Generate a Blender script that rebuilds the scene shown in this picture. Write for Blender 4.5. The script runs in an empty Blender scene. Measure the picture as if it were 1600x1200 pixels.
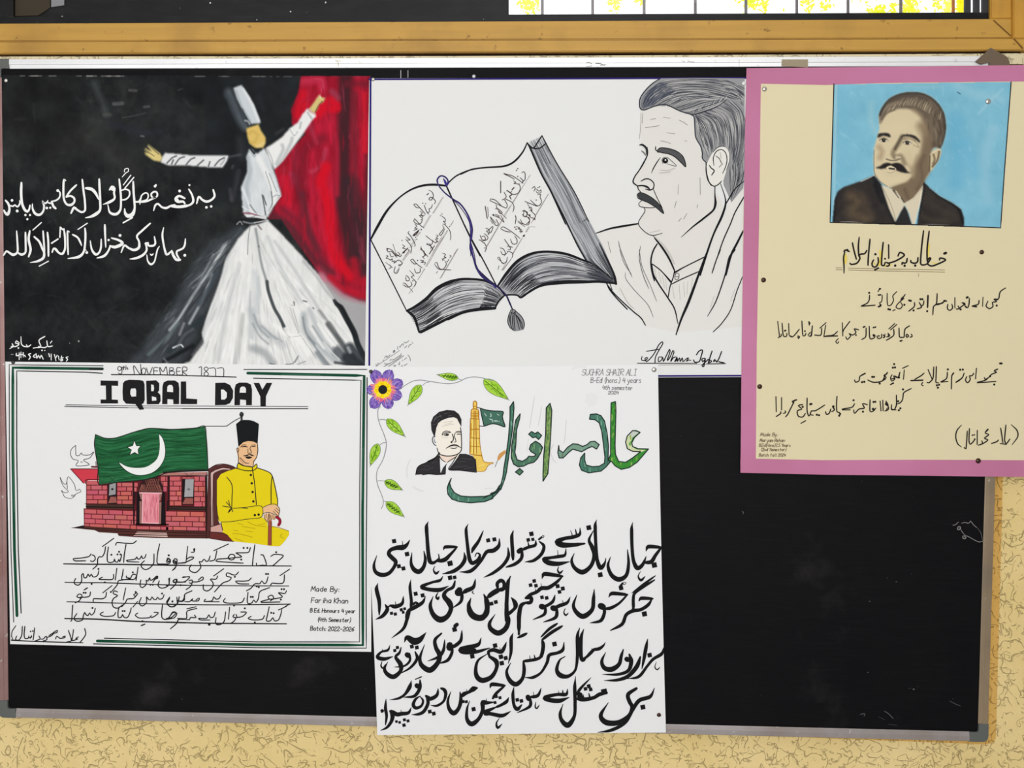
import bpy, bmesh, math, random
import numpy as np
from mathutils import Vector, Matrix
random.seed(7)
RS = np.random.RandomState(11)
scene = bpy.context.scene
COL = scene.collection
# ------------------------------------------------------------------ camera
CPOS = np.array([1.0064, -1.4043, 0.6819]); YAW, PIT, ROL, FPX = 0.0320, -0.0308, -0.0095, 1205.18
def _rot(y, p, r):
    cy, sy, cp, sp, cr, sr = math.cos(y), math.sin(y), math.cos(p), math.sin(p), math.cos(r), math.sin(r)
    return (np.array([[cy, -sy, 0], [sy, cy, 0], [0, 0, 1]]) @ np.array([[1, 0, 0], [0, cp, -sp], [0, sp, cp]])
            @ np.array([[cr, 0, sr], [0, 1, 0], [-sr, 0, cr]]))
CM = _rot(YAW, PIT, ROL)
cd = bpy.data.cameras.new('camera'); cam = bpy.data.objects.new('camera', cd); COL.objects.link(cam)
cd.sensor_width = 36.0; cd.lens = FPX / 1600 * 36.0; cd.clip_start = 0.01
cam.matrix_world = Matrix(((CM[0, 0], CM[0, 2], -CM[0, 1], CPOS[0]), (CM[1, 0], CM[1, 2], -CM[1, 1], CPOS[1]),
                           (CM[2, 0], CM[2, 2], -CM[2, 1], CPOS[2]), (0, 0, 0, 1)))
scene.camera = cam
# ------------------------------------------------------------------ world, lights, exposure
scene.view_settings.view_transform = 'Standard'; scene.view_settings.look = 'None'
scene.view_settings.gamma = 1.0; scene.view_settings.use_curve_mapping = False
scene.view_settings.exposure = 0.0
world = bpy.data.worlds.new('world'); scene.world = world; world.use_nodes = True
bg = world.node_tree.nodes['Background']; bg.inputs[0].default_value = (0.93, 0.97, 1.0, 1); bg.inputs[1].default_value = 1.7
def area(name, loc, target, sx, sy, power, col):
    l = bpy.data.lights.new(name, 'AREA'); l.shape = 'RECTANGLE'; l.size = sx; l.size_y = sy; l.energy = power; l.color = col
    o = bpy.data.objects.new(name, l); COL.objects.link(o); o.location = loc
    o.rotation_euler = (Vector(target) - Vector(loc)).to_track_quat('-Z', 'Y').to_euler(); return o
area('window_daylight', (0.6, -3.2, 0.9), (0.9, 0, 0.5), 3.2, 2.2, 82, (1.0, 0.977, 0.985))
area('tube_light', (1.3, -1.3, 2.33), (1.0, -0.7, 0.0), 1.6, 1.2, 5, (1.0, 0.98, 0.99))
# ------------------------------------------------------------------ helpers
def W(px, py, y=0.0):
    """photo pixel (1600x1200 frame) -> world point on the plane y (numpy arrays allowed)"""
    a = (np.asarray(px, float) - 800) / FPX; b = -(np.asarray(py, float) - 600) / FPX
    d = a[..., None] * CM[:, 0] + CM[:, 1] + b[..., None] * CM[:, 2]
    t = (np.asarray(y, float) - CPOS[1]) / d[..., 1]
    return CPOS + d * t[..., None]
def lin(c):
    c = np.asarray(c, float) / 255.0
    return np.where(c <= 0.04045, c / 12.92, ((c + 0.055) / 1.055) ** 2.4)
MATS = {}
def mat(col, rough=0.7, metal=0.0, spec=0.3, name=None):
    key = (tuple(col), rough, metal, spec)
    if key in MATS: return MATS[key]
    m = bpy.data.materials.new(name or 'paint'); m.use_nodes = True
    b = m.node_tree.nodes['Principled BSDF']; l = lin(col)
    b.inputs['Base Color'].default_value = (l[0], l[1], l[2], 1); b.inputs['Roughness'].default_value = rough
    b.inputs['Metallic'].default_value = metal; b.inputs['Specular IOR Level'].default_value = spec
    MATS[key] = m; return m
def nodemat(name, build):
    m = bpy.data.materials.new(name); m.use_nodes = True
    nt = m.node_tree; build(nt, nt.nodes, nt.links, nt.nodes['Principled BSDF']); return m
def vcol_mat(name, rough=0.65, spec=0.25, bump=0.0):
    def b(nt, N, L, P):
        a = N.new('ShaderNodeAttribute'); a.attribute_name = 'Col'; L.new(a.outputs['Color'], P.inputs['Base Color'])
        P.inputs['Roughness'].default_value = rough; P.inputs['Specular IOR Level'].default_value = spec
        if bump:
            n = N.new('ShaderNodeTexNoise'); n.inputs['Scale'].default_value = 90; n.inputs['Detail'].default_value = 6
            tc = N.new('ShaderNodeTexCoord'); L.new(tc.outputs['Object'], n.inputs['Vector'])
            bp = N.new('ShaderNodeBump'); bp.inputs['Strength'].default_value = bump; bp.inputs['Distance'].default_value = 0.001
            L.new(n.outputs['Fac'], bp.inputs['Height']); L.new(bp.outputs['Normal'], P.inputs['Normal'])
    return nodemat(name, b)
def link(name, me, parent=None):
    o = bpy.data.objects.new(name, me); COL.objects.link(o)
    if parent: o.parent = parent
    return o
def tag(o, label=None, cat=None, group=None, kind=None):
    if label: o['label'] = label
    if cat: o['category'] = cat
    if group: o['group'] = group
    if kind: o['kind'] = kind
    return o
def mesh(name, verts, faces, mats, parent=None, mi=None, smooth=False):
    me = bpy.data.meshes.new(name); me.from_pydata([tuple(v) for v in verts], [], faces)
    for m in (mats if isinstance(mats, (list, tuple)) else [mats]): me.materials.append(m)
    if mi is not None: me.polygons.foreach_set('material_index', mi)
    if smooth: me.polygons.foreach_set('use_smooth', [True] * len(me.polygons))
    me.update(); return link(name, me, parent)
def box(name, a, b, m, parent=None, bev=0.0):
    bm = bmesh.new(); bmesh.ops.create_cube(bm, size=1)
    for v in bm.verts:
        v.co = Vector([(a[i] + b[i]) / 2 + v.co[i] * (b[i] - a[i]) for i in range(3)])
    if bev: bmesh.ops.bevel(bm, geom=list(bm.edges), offset=bev, segments=2, affect='EDGES', profile=0.6)
    me = bpy.data.meshes.new(name); bm.to_mesh(me); bm.free(); me.materials.append(m); return link(name, me, parent)
def catmull(p, closed=False, step=2.0):
    p = np.asarray(p, float); n = len(p)
    if n < 3 and not closed: 
        return p
    q = np.vstack([p[-1], p, p[0], p[1]]) if closed else np.vstack([2 * p[0] - p[1], p, 2 * p[-1] - p[-2]])
    out = []
    for i in range(n if closed else n - 1):
        a, b, c, d = q[i], q[i + 1], q[i + 2], q[i + 3]
        k = int(min(12, max(2, np.hypot(*(c - b)[:2]) / step)))
        t = np.linspace(0, 1, k, endpoint=False)[:, None]
        # centripetal-ish tangents limited by the neighbouring chord
        m1 = (c - a) * 0.5; m2 = (d - b) * 0.5; L = np.hypot(*(c - b)[:2]) + 1e-9
        for m_ in (m1, m2):
            l_ = np.hypot(*m_[:2])
            if l_ > L: m_ *= L / l_
        out.append((2 * t**3 - 3 * t**2 + 1) * b + (t**3 - 2 * t**2 + t) * m1 + (-2 * t**3 + 3 * t**2) * c + (t**3 - t**2) * m2)
    if not closed: out.append(p[-1:])
    return np.vstack(out)
# ------------------------------------------------------------------ drawing on sheets (ink is thin geometry lying on the paper)
class Sheet:
    """one poster: a plane y0 in front of the board, a gentle bend, and the ink parts that lie on it"""
    def __init__(s, y0, bend=None, sx=0.0): s.y0 = y0; s.bend = bend; s.parts = {}; s.order = []; s.bands = {}
    def Y(s, px, py, L=0):
        y = np.full(np.shape(px), s.y0 - 0.00007 * L - 0.0)
        if s.bend is not None: y = y - s.bend(np.asarray(px, float), np.asarray(py, float))
        return y
    def pts(s, p, L): return W(p[:, 0], p[:, 1], s.Y(p[:, 0], p[:, 1], L))
S = None; FR = (0.0, 0.0, 1.0)
def at(ox, oy, s):
    global FR; FR = (ox, oy, s)
def parse(txt, w):
    res = []
    for st in txt.split(';'):
        tk = st.split()
        if not tk: continue
        pts = []; fl = set(); ww = w
        for t in tk:
            if t[0] == 'w': ww = float(t[1:])
            elif t[0].isdigit() or (t[0] == '-' and len(t) > 1):
                v = [float(x) for x in t.split(',')]
                pts.append([FR[0] + v[0] / FR[2], FR[1] + v[1] / FR[2], v[2] if len(v) > 2 else 1.0])
            else: fl.add(t)
        res.append((np.array(pts), fl, ww))
    return res
def _acc(part, col, L, y=None):
    k = part
    if y is not None and part in S.bands: k = '%s#%d' % (part, sum(y > t for t in S.bands[part]))
    if k not in S.parts: S.parts[k] = dict(v=[], f=[], mi=[], mats=[], n=0); S.order.append(k)
    d = S.parts[k]; m = mat(col, INKR[0], 0, INKR[1])
    if m not in d['mats']: d['mats'].append(m)
    return d, d['mats'].index(m)
INKR = (0.7, 0.08)
_CNT = [0]
def _lift(L):
    _CNT[0] += 1; return L + (_CNT[0] % 60) * 0.016
def _ribbon(d, mi, p, w, L, cap=True):
    """p: n x 3 (x, y, width multiplier)"""
    L = _lift(L); q = p[:, :2]; hw = p[:, 2] * w / 2
    keep = np.r_[True, np.hypot(*np.diff(q, axis=0).T) > 0.05]; q = q[keep]; hw = hw[keep]
    if len(q) < 2: return _dot(d, mi, q[0], hw[0], L)
    t = np.gradient(q, axis=0); t /= np.hypot(t[:, 0], t[:, 1])[:, None] + 1e-9
    nr = np.stack([-t[:, 1], t[:, 0]], 1)
    A = q + nr * hw[:, None]; B = q - nr * hw[:, None]; n = len(q)
    V = np.vstack([A, B]); F = [(i, i + 1, n + i + 1, n + i) for i in range(n - 1)]
    if cap:
        for (e, sg) in ((0, -1), (n - 1, 1)):
            if hw[e] < 0.25: continue
            c = q[e]; base = len(V); k = 3
            ang = [math.pi * (j + 1) / (k + 1) for j in range(k)]
            X = np.array([c + hw[e] * (math.cos(a) * nr[e] + sg * math.sin(a) * t[e]) for a in ang])
            V = np.vstack([V, X]); F.append(tuple([e] + list(range(base, base + k)) + [n + e]))
    P = S.pts(V, L); o = d['n']
    d['v'].append(P); d['f'] += [tuple(i + o for i in f) for f in F]; d['mi'] += [mi] * len(F); d['n'] += len(V)
def _dot(d, mi, c, r, L, k=10):
    L = _lift(L)
    V = np.array([[c[0] + r * math.cos(a), c[1] + r * math.sin(a)] for a in np.linspace(0, 2 * math.pi, k, endpoint=False)])
    P = S.pts(V, L); o = d['n']; d['v'].append(P); d['f'].append(tuple(range(o, o + k))); d['mi'].append(mi); d['n'] += k
def ink(part, col, w, txt, L=6, taper=0.75, nib=None, jit=0.0):
    """strokes; flags: - straight, z closed, t sharp taper both ends, s sharp end only, q square dot"""
    for p, fl, ww in parse(txt, w):
        d, mi = _acc(part, col, L, p[:, 1].mean())
        if len(p) == 1:
            _dot(d, mi, p[0, :2], ww * p[0, 2] / 2, L, 4 if 'q' in fl else 10); continue
        cl = 'z' in fl
        if '-' not in fl: p = catmull(p, cl)
        if cl: p = np.vstack([p, p[:1]])
        if '-' in fl and len(p) > 2:   # mitre corners by short joints
            for i in range(1, len(p) - 1): _dot(d, mi, p[i, :2], ww * p[i, 2] / 2, L, 8)
            for i in range(len(p) - 1): _ribbon(d, mi, p[i:i + 2].copy(), ww, L)
            continue
        if np.hypot(*np.diff(p[:, :2], axis=0).T).sum() < 0.8 * ww and len(p) <= 4:
            p[:, 2] *= 1.12; _ribbon(d, mi, p, ww, L); continue
        if nib is not None:
            g = np.gradient(p[:, :2], axis=0); th = np.arctan2(g[:, 1], g[:, 0])
            p[:, 2] *= nib[1] + (1 - nib[1]) * np.abs(np.sin(th - math.radians(nib[0])))
        n = len(p); u = np.linspace(0, 1, n); e = taper
        lo = 0.15 if ('t' in fl) else e; hi = 0.15 if ('t' in fl or 's' in fl) else e
        ed = 0.5 if ('t' in fl or 's' in fl) else 0.12
        p[:, 2] *= np.minimum(1, lo + (1 - lo) * u / ed) * np.minimum(1, hi + (1 - hi) * (1 - u) / ed)
        _ribbon(d, mi, p, ww, L)
def fill(part, col, txt, L=3):
    for p, fl, ww in parse(txt, 1):
        d, mi = _acc(part, col, L, p[:, 1].mean())
        if '-' not in fl: p = catmull(p, True, 3)
        P = S.pts(p[:, :2], L); o = d['n']; d['v'].append(P); d['f'].append(tuple(range(o, o + len(p)))); d['mi'].append(mi); d['n'] += len(p)
def dense(a, b, n, jit=0.0):
    """straight px segment cut in n"""
    t = np.linspace(0, 1, n)[:, None]; return np.asarray(a, float) * (1 - t) + np.asarray(b, float) * t
def raw(part, col, w, p, L=6):
    """p: list of photo-pixel points (x, y[, mult]) as one ribbon"""
    p = np.asarray(p, float); d, mi = _acc(part, col, L, p[:, 1].mean())
    if p.shape[1] == 2: p = np.c_[p, np.ones(len(p))]
    _ribbon(d, mi, p, w, L)
def rawfill(part, col, p, L=3):
    d, mi = _acc(part, col, L); p = np.asarray(p, float)
    P = S.pts(p, L); o = d['n']; d['v'].append(P); d['f'].append(tuple(range(o, o + len(p)))); d['mi'].append(mi); d['n'] += len(p)
def finish(root, labels={}, names={}):
    """every ink part becomes a child of the sheet; 'a/b' makes b a sub-part of a"""
    made = {}
    for k in sorted(S.order, key=lambda k: k.count('/')):
        d = S.parts[k]; nm = k.split('/')[-1].split('#')[0]
        par = made.get(k.rsplit('/', 1)[0]) if '/' in k else root
        o = mesh(nm, np.vstack(d['v']), d['f'], d['mats'], par or root, d['mi']); made[k] = o
        if k in labels: o['label'] = labels[k]
        if nm in ('smudge', 'pencil_strokes', 'signature', 'maker_note', 'pencil_note', 'stain'): o['kind'] = 'stuff'
    return made
def sheet_mesh(name, corners, m, n=24, thick=0.0003, edge=None):
    """the paper: a finely cut grid between four photo-pixel corners (TL, TR, BR, BL), thickened"""
    TL, TR, BR, BL = [np.asarray(c, float) for c in corners]
    u = np.linspace(0, 1, n); U, V = np.meshgrid(u, u)
    P = ((1 - U) * (1 - V))[..., None] * TL + (U * (1 - V))[..., None] * TR + (U * V)[..., None] * BR + ((1 - U) * V)[..., None] * BL
    P = P.reshape(-1, 2)
    if edge is not None: P = P + edge(U.ravel(), V.ravel())
    X = S.pts(P, 0); F = [(j * n + i, j * n + i + 1, (j + 1) * n + i + 1, (j + 1) * n + i) for j in range(n - 1) for i in range(n - 1)]
    F = [f[::-1] for f in F]
    B = X + np.array([0, thick, 0]); N = len(X)
    F2 = [tuple(N + i for i in f[::-1]) for f in F]
    ring = [i for i in range(n)] + [j * n + n - 1 for j in range(1, n)] + [(n - 1) * n + i for i in range(n - 2, -1, -1)] + [j * n for j in range(n - 2, 0, -1)]
    F3 = [(ring[k], ring[(k + 1) % len(ring)], N + ring[(k + 1) % len(ring)], N + ring[k]) for k in range(len(ring))]
    return mesh(name, np.vstack([X, B]), F + F2 + F3, m)
GL = {  # a plain one-stroke hand: x 0..6, y 0 (base) .. 10 (cap height)
'A': '0,0 3,10 6,0;1,3.5 5,3.5', 'B': '0,0 0,10 4,9.6 4.4,6.5 0,5.4 5,4.6 5,.6 0,0', 'D': '0,0 0,10 4,9 6,5 4,1 0,0', 'E': '5,10 0,10 0,0 5,0;0,5 4,5', 'F': '5,10 0,10 0,0;0,5 4,5', 'G': '6,8.5 3,10 0,5 3,0 6,2 6,5 3.5,5',
'H': '0,0 0,10;6,0 6,10;0,5 6,5', 'I': '1,10 5,10;3,10 3,0;1,0 5,0', 'K': '0,0 0,10;5.5,10 0,4.5 5.5,0', 'L': '0,10 0,0 5,0', 'M': '0,0 1,10 3.4,3 6,10 7,0', 'N': '0,0 0,10 6,0 6,10', 'O': '3,10 0,7 0,3 3,0 6,3 6,7 3,10',
'R': '0,0 0,10 5,9 5,6 0,5 6,0', 'S': '5.5,8.5 3,10 .4,8 1,5.6 5,4.4 5.4,1.6 3,0 0,1', 'U': '0,10 0,3 3,0 6,3 6,10', 'V': '0,10 3,0 6,10', 'Y': '0,10 3,5 6,10;3,5 3,0',
'a': '4.5,5.5 2,6 0,3 2,0 4.5,2 4.5,6 4.6,0', 'b': '0,10 0,0 3,0 4.5,3 3,6 0,4.6', 'c': '4.5,5.2 2,6 0,3 2,0 4.5,1', 'd': '4.5,4.6 2,6 0,3 2,0 4.5,1.4 4.5,10 4.6,0', 'e': '.3,3.2 4.4,3.6 3,6 .6,5 .2,2 2,0 4.5,1', 'f': '4,9.6 2,10 1.6,8 1.6,0;0,6 3.4,6', 'k': '0,10 0,0;4,6 0,3 4.4,0', 'g': '4.5,5.5 2,6 0,3 2,1 4.5,3 4.5,6 4.2,-3 1,-3', 'h': '0,10 0,0;0,4 2.5,6 4.5,4.4 4.5,0',
'i': '2,6 2,0;2,8.6', 'l': '1.5,10 1.5,.6 3,0', 'm': '0,6 0,0;0,4.5 1.8,6 3,4.5 3,0;3,4.5 4.8,6 6,4.5 6,0', 'n': '0,6 0,0;0,4 2.5,6 4.5,4.4 4.5,0', 'o': '2.4,6 0,3 2.4,0 4.6,3 2.4,6', 'q': '4.5,5.4 2,6 0,3 2,0 4.5,2 4.5,6 4.4,-4 6,-2', 'r': '0,6 .4,0;.3,3.6 2,6 3.8,5.4',
's': '3.8,5.4 1.8,6 .5,4.6 3.6,2 3,0 .2,.5', 't': '2,9 2,.6 4,0;0,6 4,6', 'u': '0,6 .4,1 2.5,0 4.4,2 4.4,6 4.6,0', 'y': '0,6 1.6,1.2 3,1;4.5,6 3.6,0 2,-3.6 0,-3', 'x': '0,6 4.5,0;4.5,6 0,0',
'0': '3,10 0,7 0,3 3,0 5.4,3 5.4,7 3,10', '1': '1,8 3,10 3,0;1,0 5,0', '2': '0,8 2.6,10 5,7.6 0,0 5.6,0', '4': '1.4,10 0,4 5.4,4;4.4,8 4.2,0', '6': '5,9.6 1,6 0,3 2.4,0 5,2.6 3,5 .4,3.4', '7': '0,10 5.5,10 5.2,0', '8': '3,5.4 .6,7.6 3,10 5,7.6 3,5.4 0,2.6 3,0 5.6,2.6 3,5.4', '9': '5,8 2.6,10 .2,8 2.4,5.6 5,7 5,9 3.6,0 1,.6',
'5': '5,10 1,10 .6,6 4,6 5,3 3,0 0,1', '3': '0,9 3,10 4.6,8 2,5.4 5,3 2.6,0 0,1', '-': '.5,4 4.5,4', '.': '1,.3', ':': '1,.6;1,4.6', '(': '3,11 1,5 3,-1.6', ')': '0,11 2,5 0,-1.6', ',': '1,.4 .4,-1.6'}
def write(part, col, w, text, x, y, h, ang=0.0, slant=0.12, L=8, gap=2.2, end=None):
    """handwriting at photo pixel (x, y) = start of the base line; h = capital height; end = x where the line stops"""
    widths = [(4 if c == ' ' else {'M': 7, 'm': 6, 'i': 2.6, 'l': 2.8, '.': 1.4, ':': 1.4, '1': 4.6, '(': 3, ')': 2.4}.get(c, 5.2)) + (gap if c != ' ' else 0) for c in text]
    k = h / 10.0; sx = k if end is None else (end - x) / (sum(widths)); cx = 0; ca, sa = math.cos(ang), math.sin(ang); d, mi = _acc(part, col, L)
    for c, wd in zip(text, widths):
        for st in GL.get(c, '').split(';'):
            if not st: continue
            p = np.array([[float(v) for v in t.split(',')] for t in st.split()]) + RS.randn(1, 2) * 0.12
            X = (cx + p[:, 0] + p[:, 1] * slant) * sx; Z = -p[:, 1] * k
            q = np.stack([x + X * ca - Z * sa, y + X * sa + Z * ca, np.ones(len(p))], 1)
            if len(q) == 1: _dot(d, mi, q[0, :2], w * 0.6, L)
            elif c not in 'AEFHIKLMNVY147': _ribbon(d, mi, catmull(q, False, 1.5), w, L)
            else:
                for i in range(len(q) - 1): _ribbon(d, mi, q[i:i + 2].copy(), w, L)
        cx += wd
# ------------------------------------------------------------------ painter: brushwork worked out on a pixel grid, laid on the sheet as a coloured mesh
def vnoise(x, y, seed=0):
    xi = np.floor(x).astype(int); yi = np.floor(y).astype(int); fx = x - xi; fy = y - yi
    fx = fx * fx * (3 - 2 * fx); fy = fy * fy * (3 - 2 * fy)
    def h(a, b):
        n = (a * 374761393 + b * 668265263 + seed * 974711) & 0x7fffffff
        n = ((n ^ (n >> 13)) * 1274126177) & 0x7fffffff
        return ((n ^ (n >> 16)) & 0xffff) / 65535.0
    return (h(xi, yi) * (1 - fx) + h(xi + 1, yi) * fx) * (1 - fy) + (h(xi, yi + 1) * (1 - fx) + h(xi + 1, yi + 1) * fx) * fy
class Paint:
    def __init__(s, x0, y0, x1, y1, st, col):
        s.st = st; s.x0 = x0; s.y0 = y0; s.nx = int(round((x1 - x0) / st)) + 1; s.ny = int(round((y1 - y0) / st)) + 1
        s.X, s.Yg = np.meshgrid(x0 + np.arange(s.nx) * st, y0 + np.arange(s.ny) * st)
        s.C = np.tile(np.array(col, float), (s.ny, s.nx, 1)); s.tagm = np.zeros((s.ny, s.nx), int)
    def _blend(s, sl, a, col):
        s.C[sl] = s.C[sl] * (1 - a[..., None]) + np.asarray(col, float) * a[..., None]
    def win(s, p, r):
        i0 = max(0, int((p[:, 0].min() - r - s.x0) / s.st)); i1 = min(s.nx, int((p[:, 0].max() + r - s.x0) / s.st) + 2)
        j0 = max(0, int((p[:, 1].min() - r - s.y0) / s.st)); j1 = min(s.ny, int((p[:, 1].max() + r - s.y0) / s.st) + 2)
        return (slice(j0, j1), slice(i0, i1)) if i1 > i0 and j1 > j0 else None
    def rst(s, p, w, col, a=1.0, soft=0.8, clip=None):
        p = np.asarray(p, float)
        if p.shape[1] == 2: p = np.c_[p, np.ones(len(p))]
        sl = s.win(p, w / 2 + soft + 1)
        if sl is None: return
        X = s.X[sl]; Y = s.Yg[sl]; cov = np.zeros(X.shape)
        for i in range(len(p) - 1):
            ax, ay, aw = p[i]; bx, by, bw = p[i + 1]; dx, dy = bx - ax, by - ay; l2 = dx * dx + dy * dy + 1e-9
            t = np.clip(((X - ax) * dx + (Y - ay) * dy) / l2, 0, 1)
            dd = np.hypot(X - ax - t * dx, Y - ay - t * dy); hw = (aw + (bw - aw) * t) * w / 2
            cov = np.maximum(cov, np.clip((hw + soft / 2 - dd) / soft, 0, 1))
        cov *= a
        if clip is not None: cov = cov * clip[sl]
        s._blend(sl, cov, col)
    def pst(s, txt, w, col, a=1.0, soft=0.8, clip=None):
        for p, fl, ww in parse(txt, w):
            if len(p) == 1: p = np.vstack([p, p + [0.01, 0, 0]])
            elif '-' not in fl: p = catmull(p, 'z' in fl, 4)
            if 't' in fl: 
                u = np.linspace(0, 1, len(p)); p = p.copy(); p[:, 2] *= np.clip(np.minimum(u, 1 - u) * 3.2, 0.1, 1)
            s.rst(p, ww, col, a, soft, clip)
    def mask(s, txt, soft=0.8, smooth=True):
        M = np.zeros(s.X.shape)
        for p, fl, _ in parse(txt, 1):
            if smooth and '-' not in fl: p = catmull(p, True, 4)
            inside = np.zeros(s.X.shape, bool); q = p[:, :2]
            for i in range(len(q)):
                x1, y1 = q[i]; x2, y2 = q[(i + 1) % len(q)]
                if y1 == y2: continue
                c = ((s.Yg < y1) != (s.Yg < y2)) & (s.X < (x2 - x1) * (s.Yg - y1) / (y2 - y1) + x1)
                inside ^= c
            M = np.maximum(M, inside.astype(float))
        return s.blur(M, soft)
    def blur(s, M, r):
        k = int(round(r / s.st))
        if k < 1: return M
        for _ in range(2):
            for ax in (0, 1):
                c = np.cumsum(np.concatenate([np.repeat(M.take([0], ax), k + 1, ax), M, np.repeat(M.take([-1], ax), k, ax)], ax), ax)
                n = M.shape[ax]
                M = (c.take(range(2 * k + 1, 2 * k + 1 + n), ax) - c.take(range(0, n), ax)) / (2 * k + 1)
        return M
    def poly(s, txt, col, a=1.0, soft=0.8, smooth=True):
        M = s.mask(txt, soft, smooth); s.C = s.C * (1 - (M * a)[..., None]) + np.asarray(col, float) * (M * a)[..., None]; return M
    def over(s, M, col): s.C = s.C * (1 - M[..., None]) + np.asarray(col, float) * M[..., None]
    def mul(s, M): s.C = s.C * M[..., None]
    def noise(s, amp, scale, seed, sx=1, sy=1, M=None, ang=0):
        c, sn = math.cos(ang), math.sin(ang); x = (s.X * c + s.Yg * sn) / scale * sx; y = (-s.X * sn + s.Yg * c) / scale * sy
        n = (vnoise(x, y, seed) * 0.55 + vnoise(x * 2.1, y * 2.1, seed + 1) * 0.3 + vnoise(x * 4.3, y * 4.3, seed + 2) * 0.15 - 0.5) * 2
        if M is not None: n = n * M
        s.C = np.clip(s.C + n[..., None] * np.asarray(amp, float), 0, 255)
    def emit(s, name, parent, m, corners=None, L=1, sel=None):
        """lay the (selected) cells on the sheet; corners maps the raster box onto a quad"""
        keep = np.ones((s.ny - 1, s.nx - 1), bool)
        if sel is not None: keep = sel[:-1, :-1]
        px, py = s.X, s.Yg
        if corners is not None:
            TL, TR, BR, BL = [np.asarray(c, float) for c in corners]
            U = ((px - s.x0) / (s.st * (s.nx - 1)))[..., None]; V = ((py - s.y0) / (s.st * (s.ny - 1)))[..., None]
            Q = (1 - U) * (1 - V) * TL + U * (1 - V) * TR + U * V * BR + (1 - U) * V * BL
            # identity inside, stretched only towards the border
            bl = np.minimum(np.minimum(U, 1 - U), np.minimum(V, 1 - V)) * 0
            px, py = Q[..., 0], Q[..., 1]
        j, i = np.nonzero(keep); a = j * s.nx + i
        quads = np.stack([a, a + s.nx, a + s.nx + 1, a + 1], 1)
        used = np.unique(quads); remap = np.zeros(s.nx * s.ny, int); remap[used] = np.arange(len(used)); quads = remap[quads]
        qx = px.ravel()[used]; qy = py.ravel()[used]
        P = W(qx, qy, S.Y(qx, qy, L))
        me = bpy.data.meshes.new(name); me.vertices.add(len(P)); me.vertices.foreach_set('co', P.astype(np.float32).ravel())
        me.loops.add(quads.size); me.loops.foreach_set('vertex_index', quads.astype(np.int32).ravel())
        me.polygons.add(len(quads)); me.polygons.foreach_set('loop_start', np.arange(0, quads.size, 4, dtype=np.int32))
        me.update(calc_edges=True)
        ca = me.color_attributes.new('Col', 'FLOAT_COLOR', 'POINT')
        cc = np.c_[lin(np.clip(s.C.reshape(-1, 3)[used], 0, 255)), np.ones(len(used))]
        ca.data.foreach_set('color', cc.astype(np.float32).ravel()); me.materials.append(m)
        return link(name, me, parent)
# ------------------------------------------------------------------ the room
YW = 0.020                     # face of the plaster wall; the board hangs in front of it, its writing face at y = 0
def slab(name, pts, yf, yb, m, parent=None, bev=0.0):
    """a prism: outline given on the plane yf, pushed straight back to yb"""
    p = np.array(pts, float); P = W(p[:, 0], p[:, 1], yf); n = len(P)
    bm = bmesh.new(); vf = [bm.verts.new(v) for v in P]; vb = [bm.verts.new((v[0], yb, v[2])) for v in P]
    bm.faces.new(vf); bm.faces.new(vb[::-1])
    for i in range(n): bm.faces.new((vf[i], vb[i], vb[(i + 1) % n], vf[(i + 1) % n]))
    bmesh.ops.recalc_face_normals(bm, faces=bm.faces)
    if bev:
        bmesh.ops.bevel(bm, geom=[e for e in bm.edges if e.verts[0] in vf and e.verts[1] in vf], offset=bev, segments=2, affect='EDGES')
    me = bpy.data.meshes.new(name); bm.to_mesh(me); bm.free(); me.materials.append(m); return link(name, me, parent)
def n_tex(N, L, vec, scale, detail=4, rough=0.55, dist=0.0):
    n = N.new('ShaderNodeTexNoise'); n.inputs['Scale'].default_value = scale; n.inputs['Detail'].default_value = detail
    n.inputs['Roughness'].default_value = rough; n.inputs['Distortion'].default_value = dist; L.new(vec, n.inputs['Vector']); return n.outputs['Fac']
def n_math(N, L, op, a, b=None, clamp=False):
    n = N.new('ShaderNodeMath'); n.operation = op; n.use_clamp = clamp
    for i, v in enumerate((a, b)):
        if v is None: continue
        if isinstance(v, (int, float)): n.inputs[i].default_value = v
        else: L.new(v, n.inputs[i])
    return n.outputs[0]
def n_mix(N, L, f, c1, c2):
    n = N.new('ShaderNodeMix'); n.data_type = 'RGBA'
    if isinstance(f, (int, float)): n.inputs[0].default_value = f
    else: L.new(f, n.inputs[0])
    for i, c in ((6, c1), (7, c2)):
        if isinstance(c, tuple): n.inputs[i].default_value = (*lin(c), 1)
        else: L.new(c, n.inputs[i])
    return n.outputs[2]
def n_ramp(N, L, f, a, b):
    n = N.new('ShaderNodeMapRange'); n.inputs['From Min'].default_value = a; n.inputs['From Max'].default_value = b; L.new(f, n.inputs['Value']); return n.outputs[0]
def n_map(N, L, sc):
    tc = N.new('ShaderNodeTexCoord'); mp = N.new('ShaderNodeMapping'); mp.inputs['Scale'].default_value = sc; L.new(tc.outputs['Object'], mp.inputs['Vector']); return mp.outputs[0]
def n_bump(N, L, P, h, dist, st=1.0):
    b = N.new('ShaderNodeBump'); b.inputs['Strength'].default_value = st; b.inputs['Distance'].default_value = dist
    L.new(h, b.inputs['Height']); L.new(b.outputs[0], P.inputs['Normal'])
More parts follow.
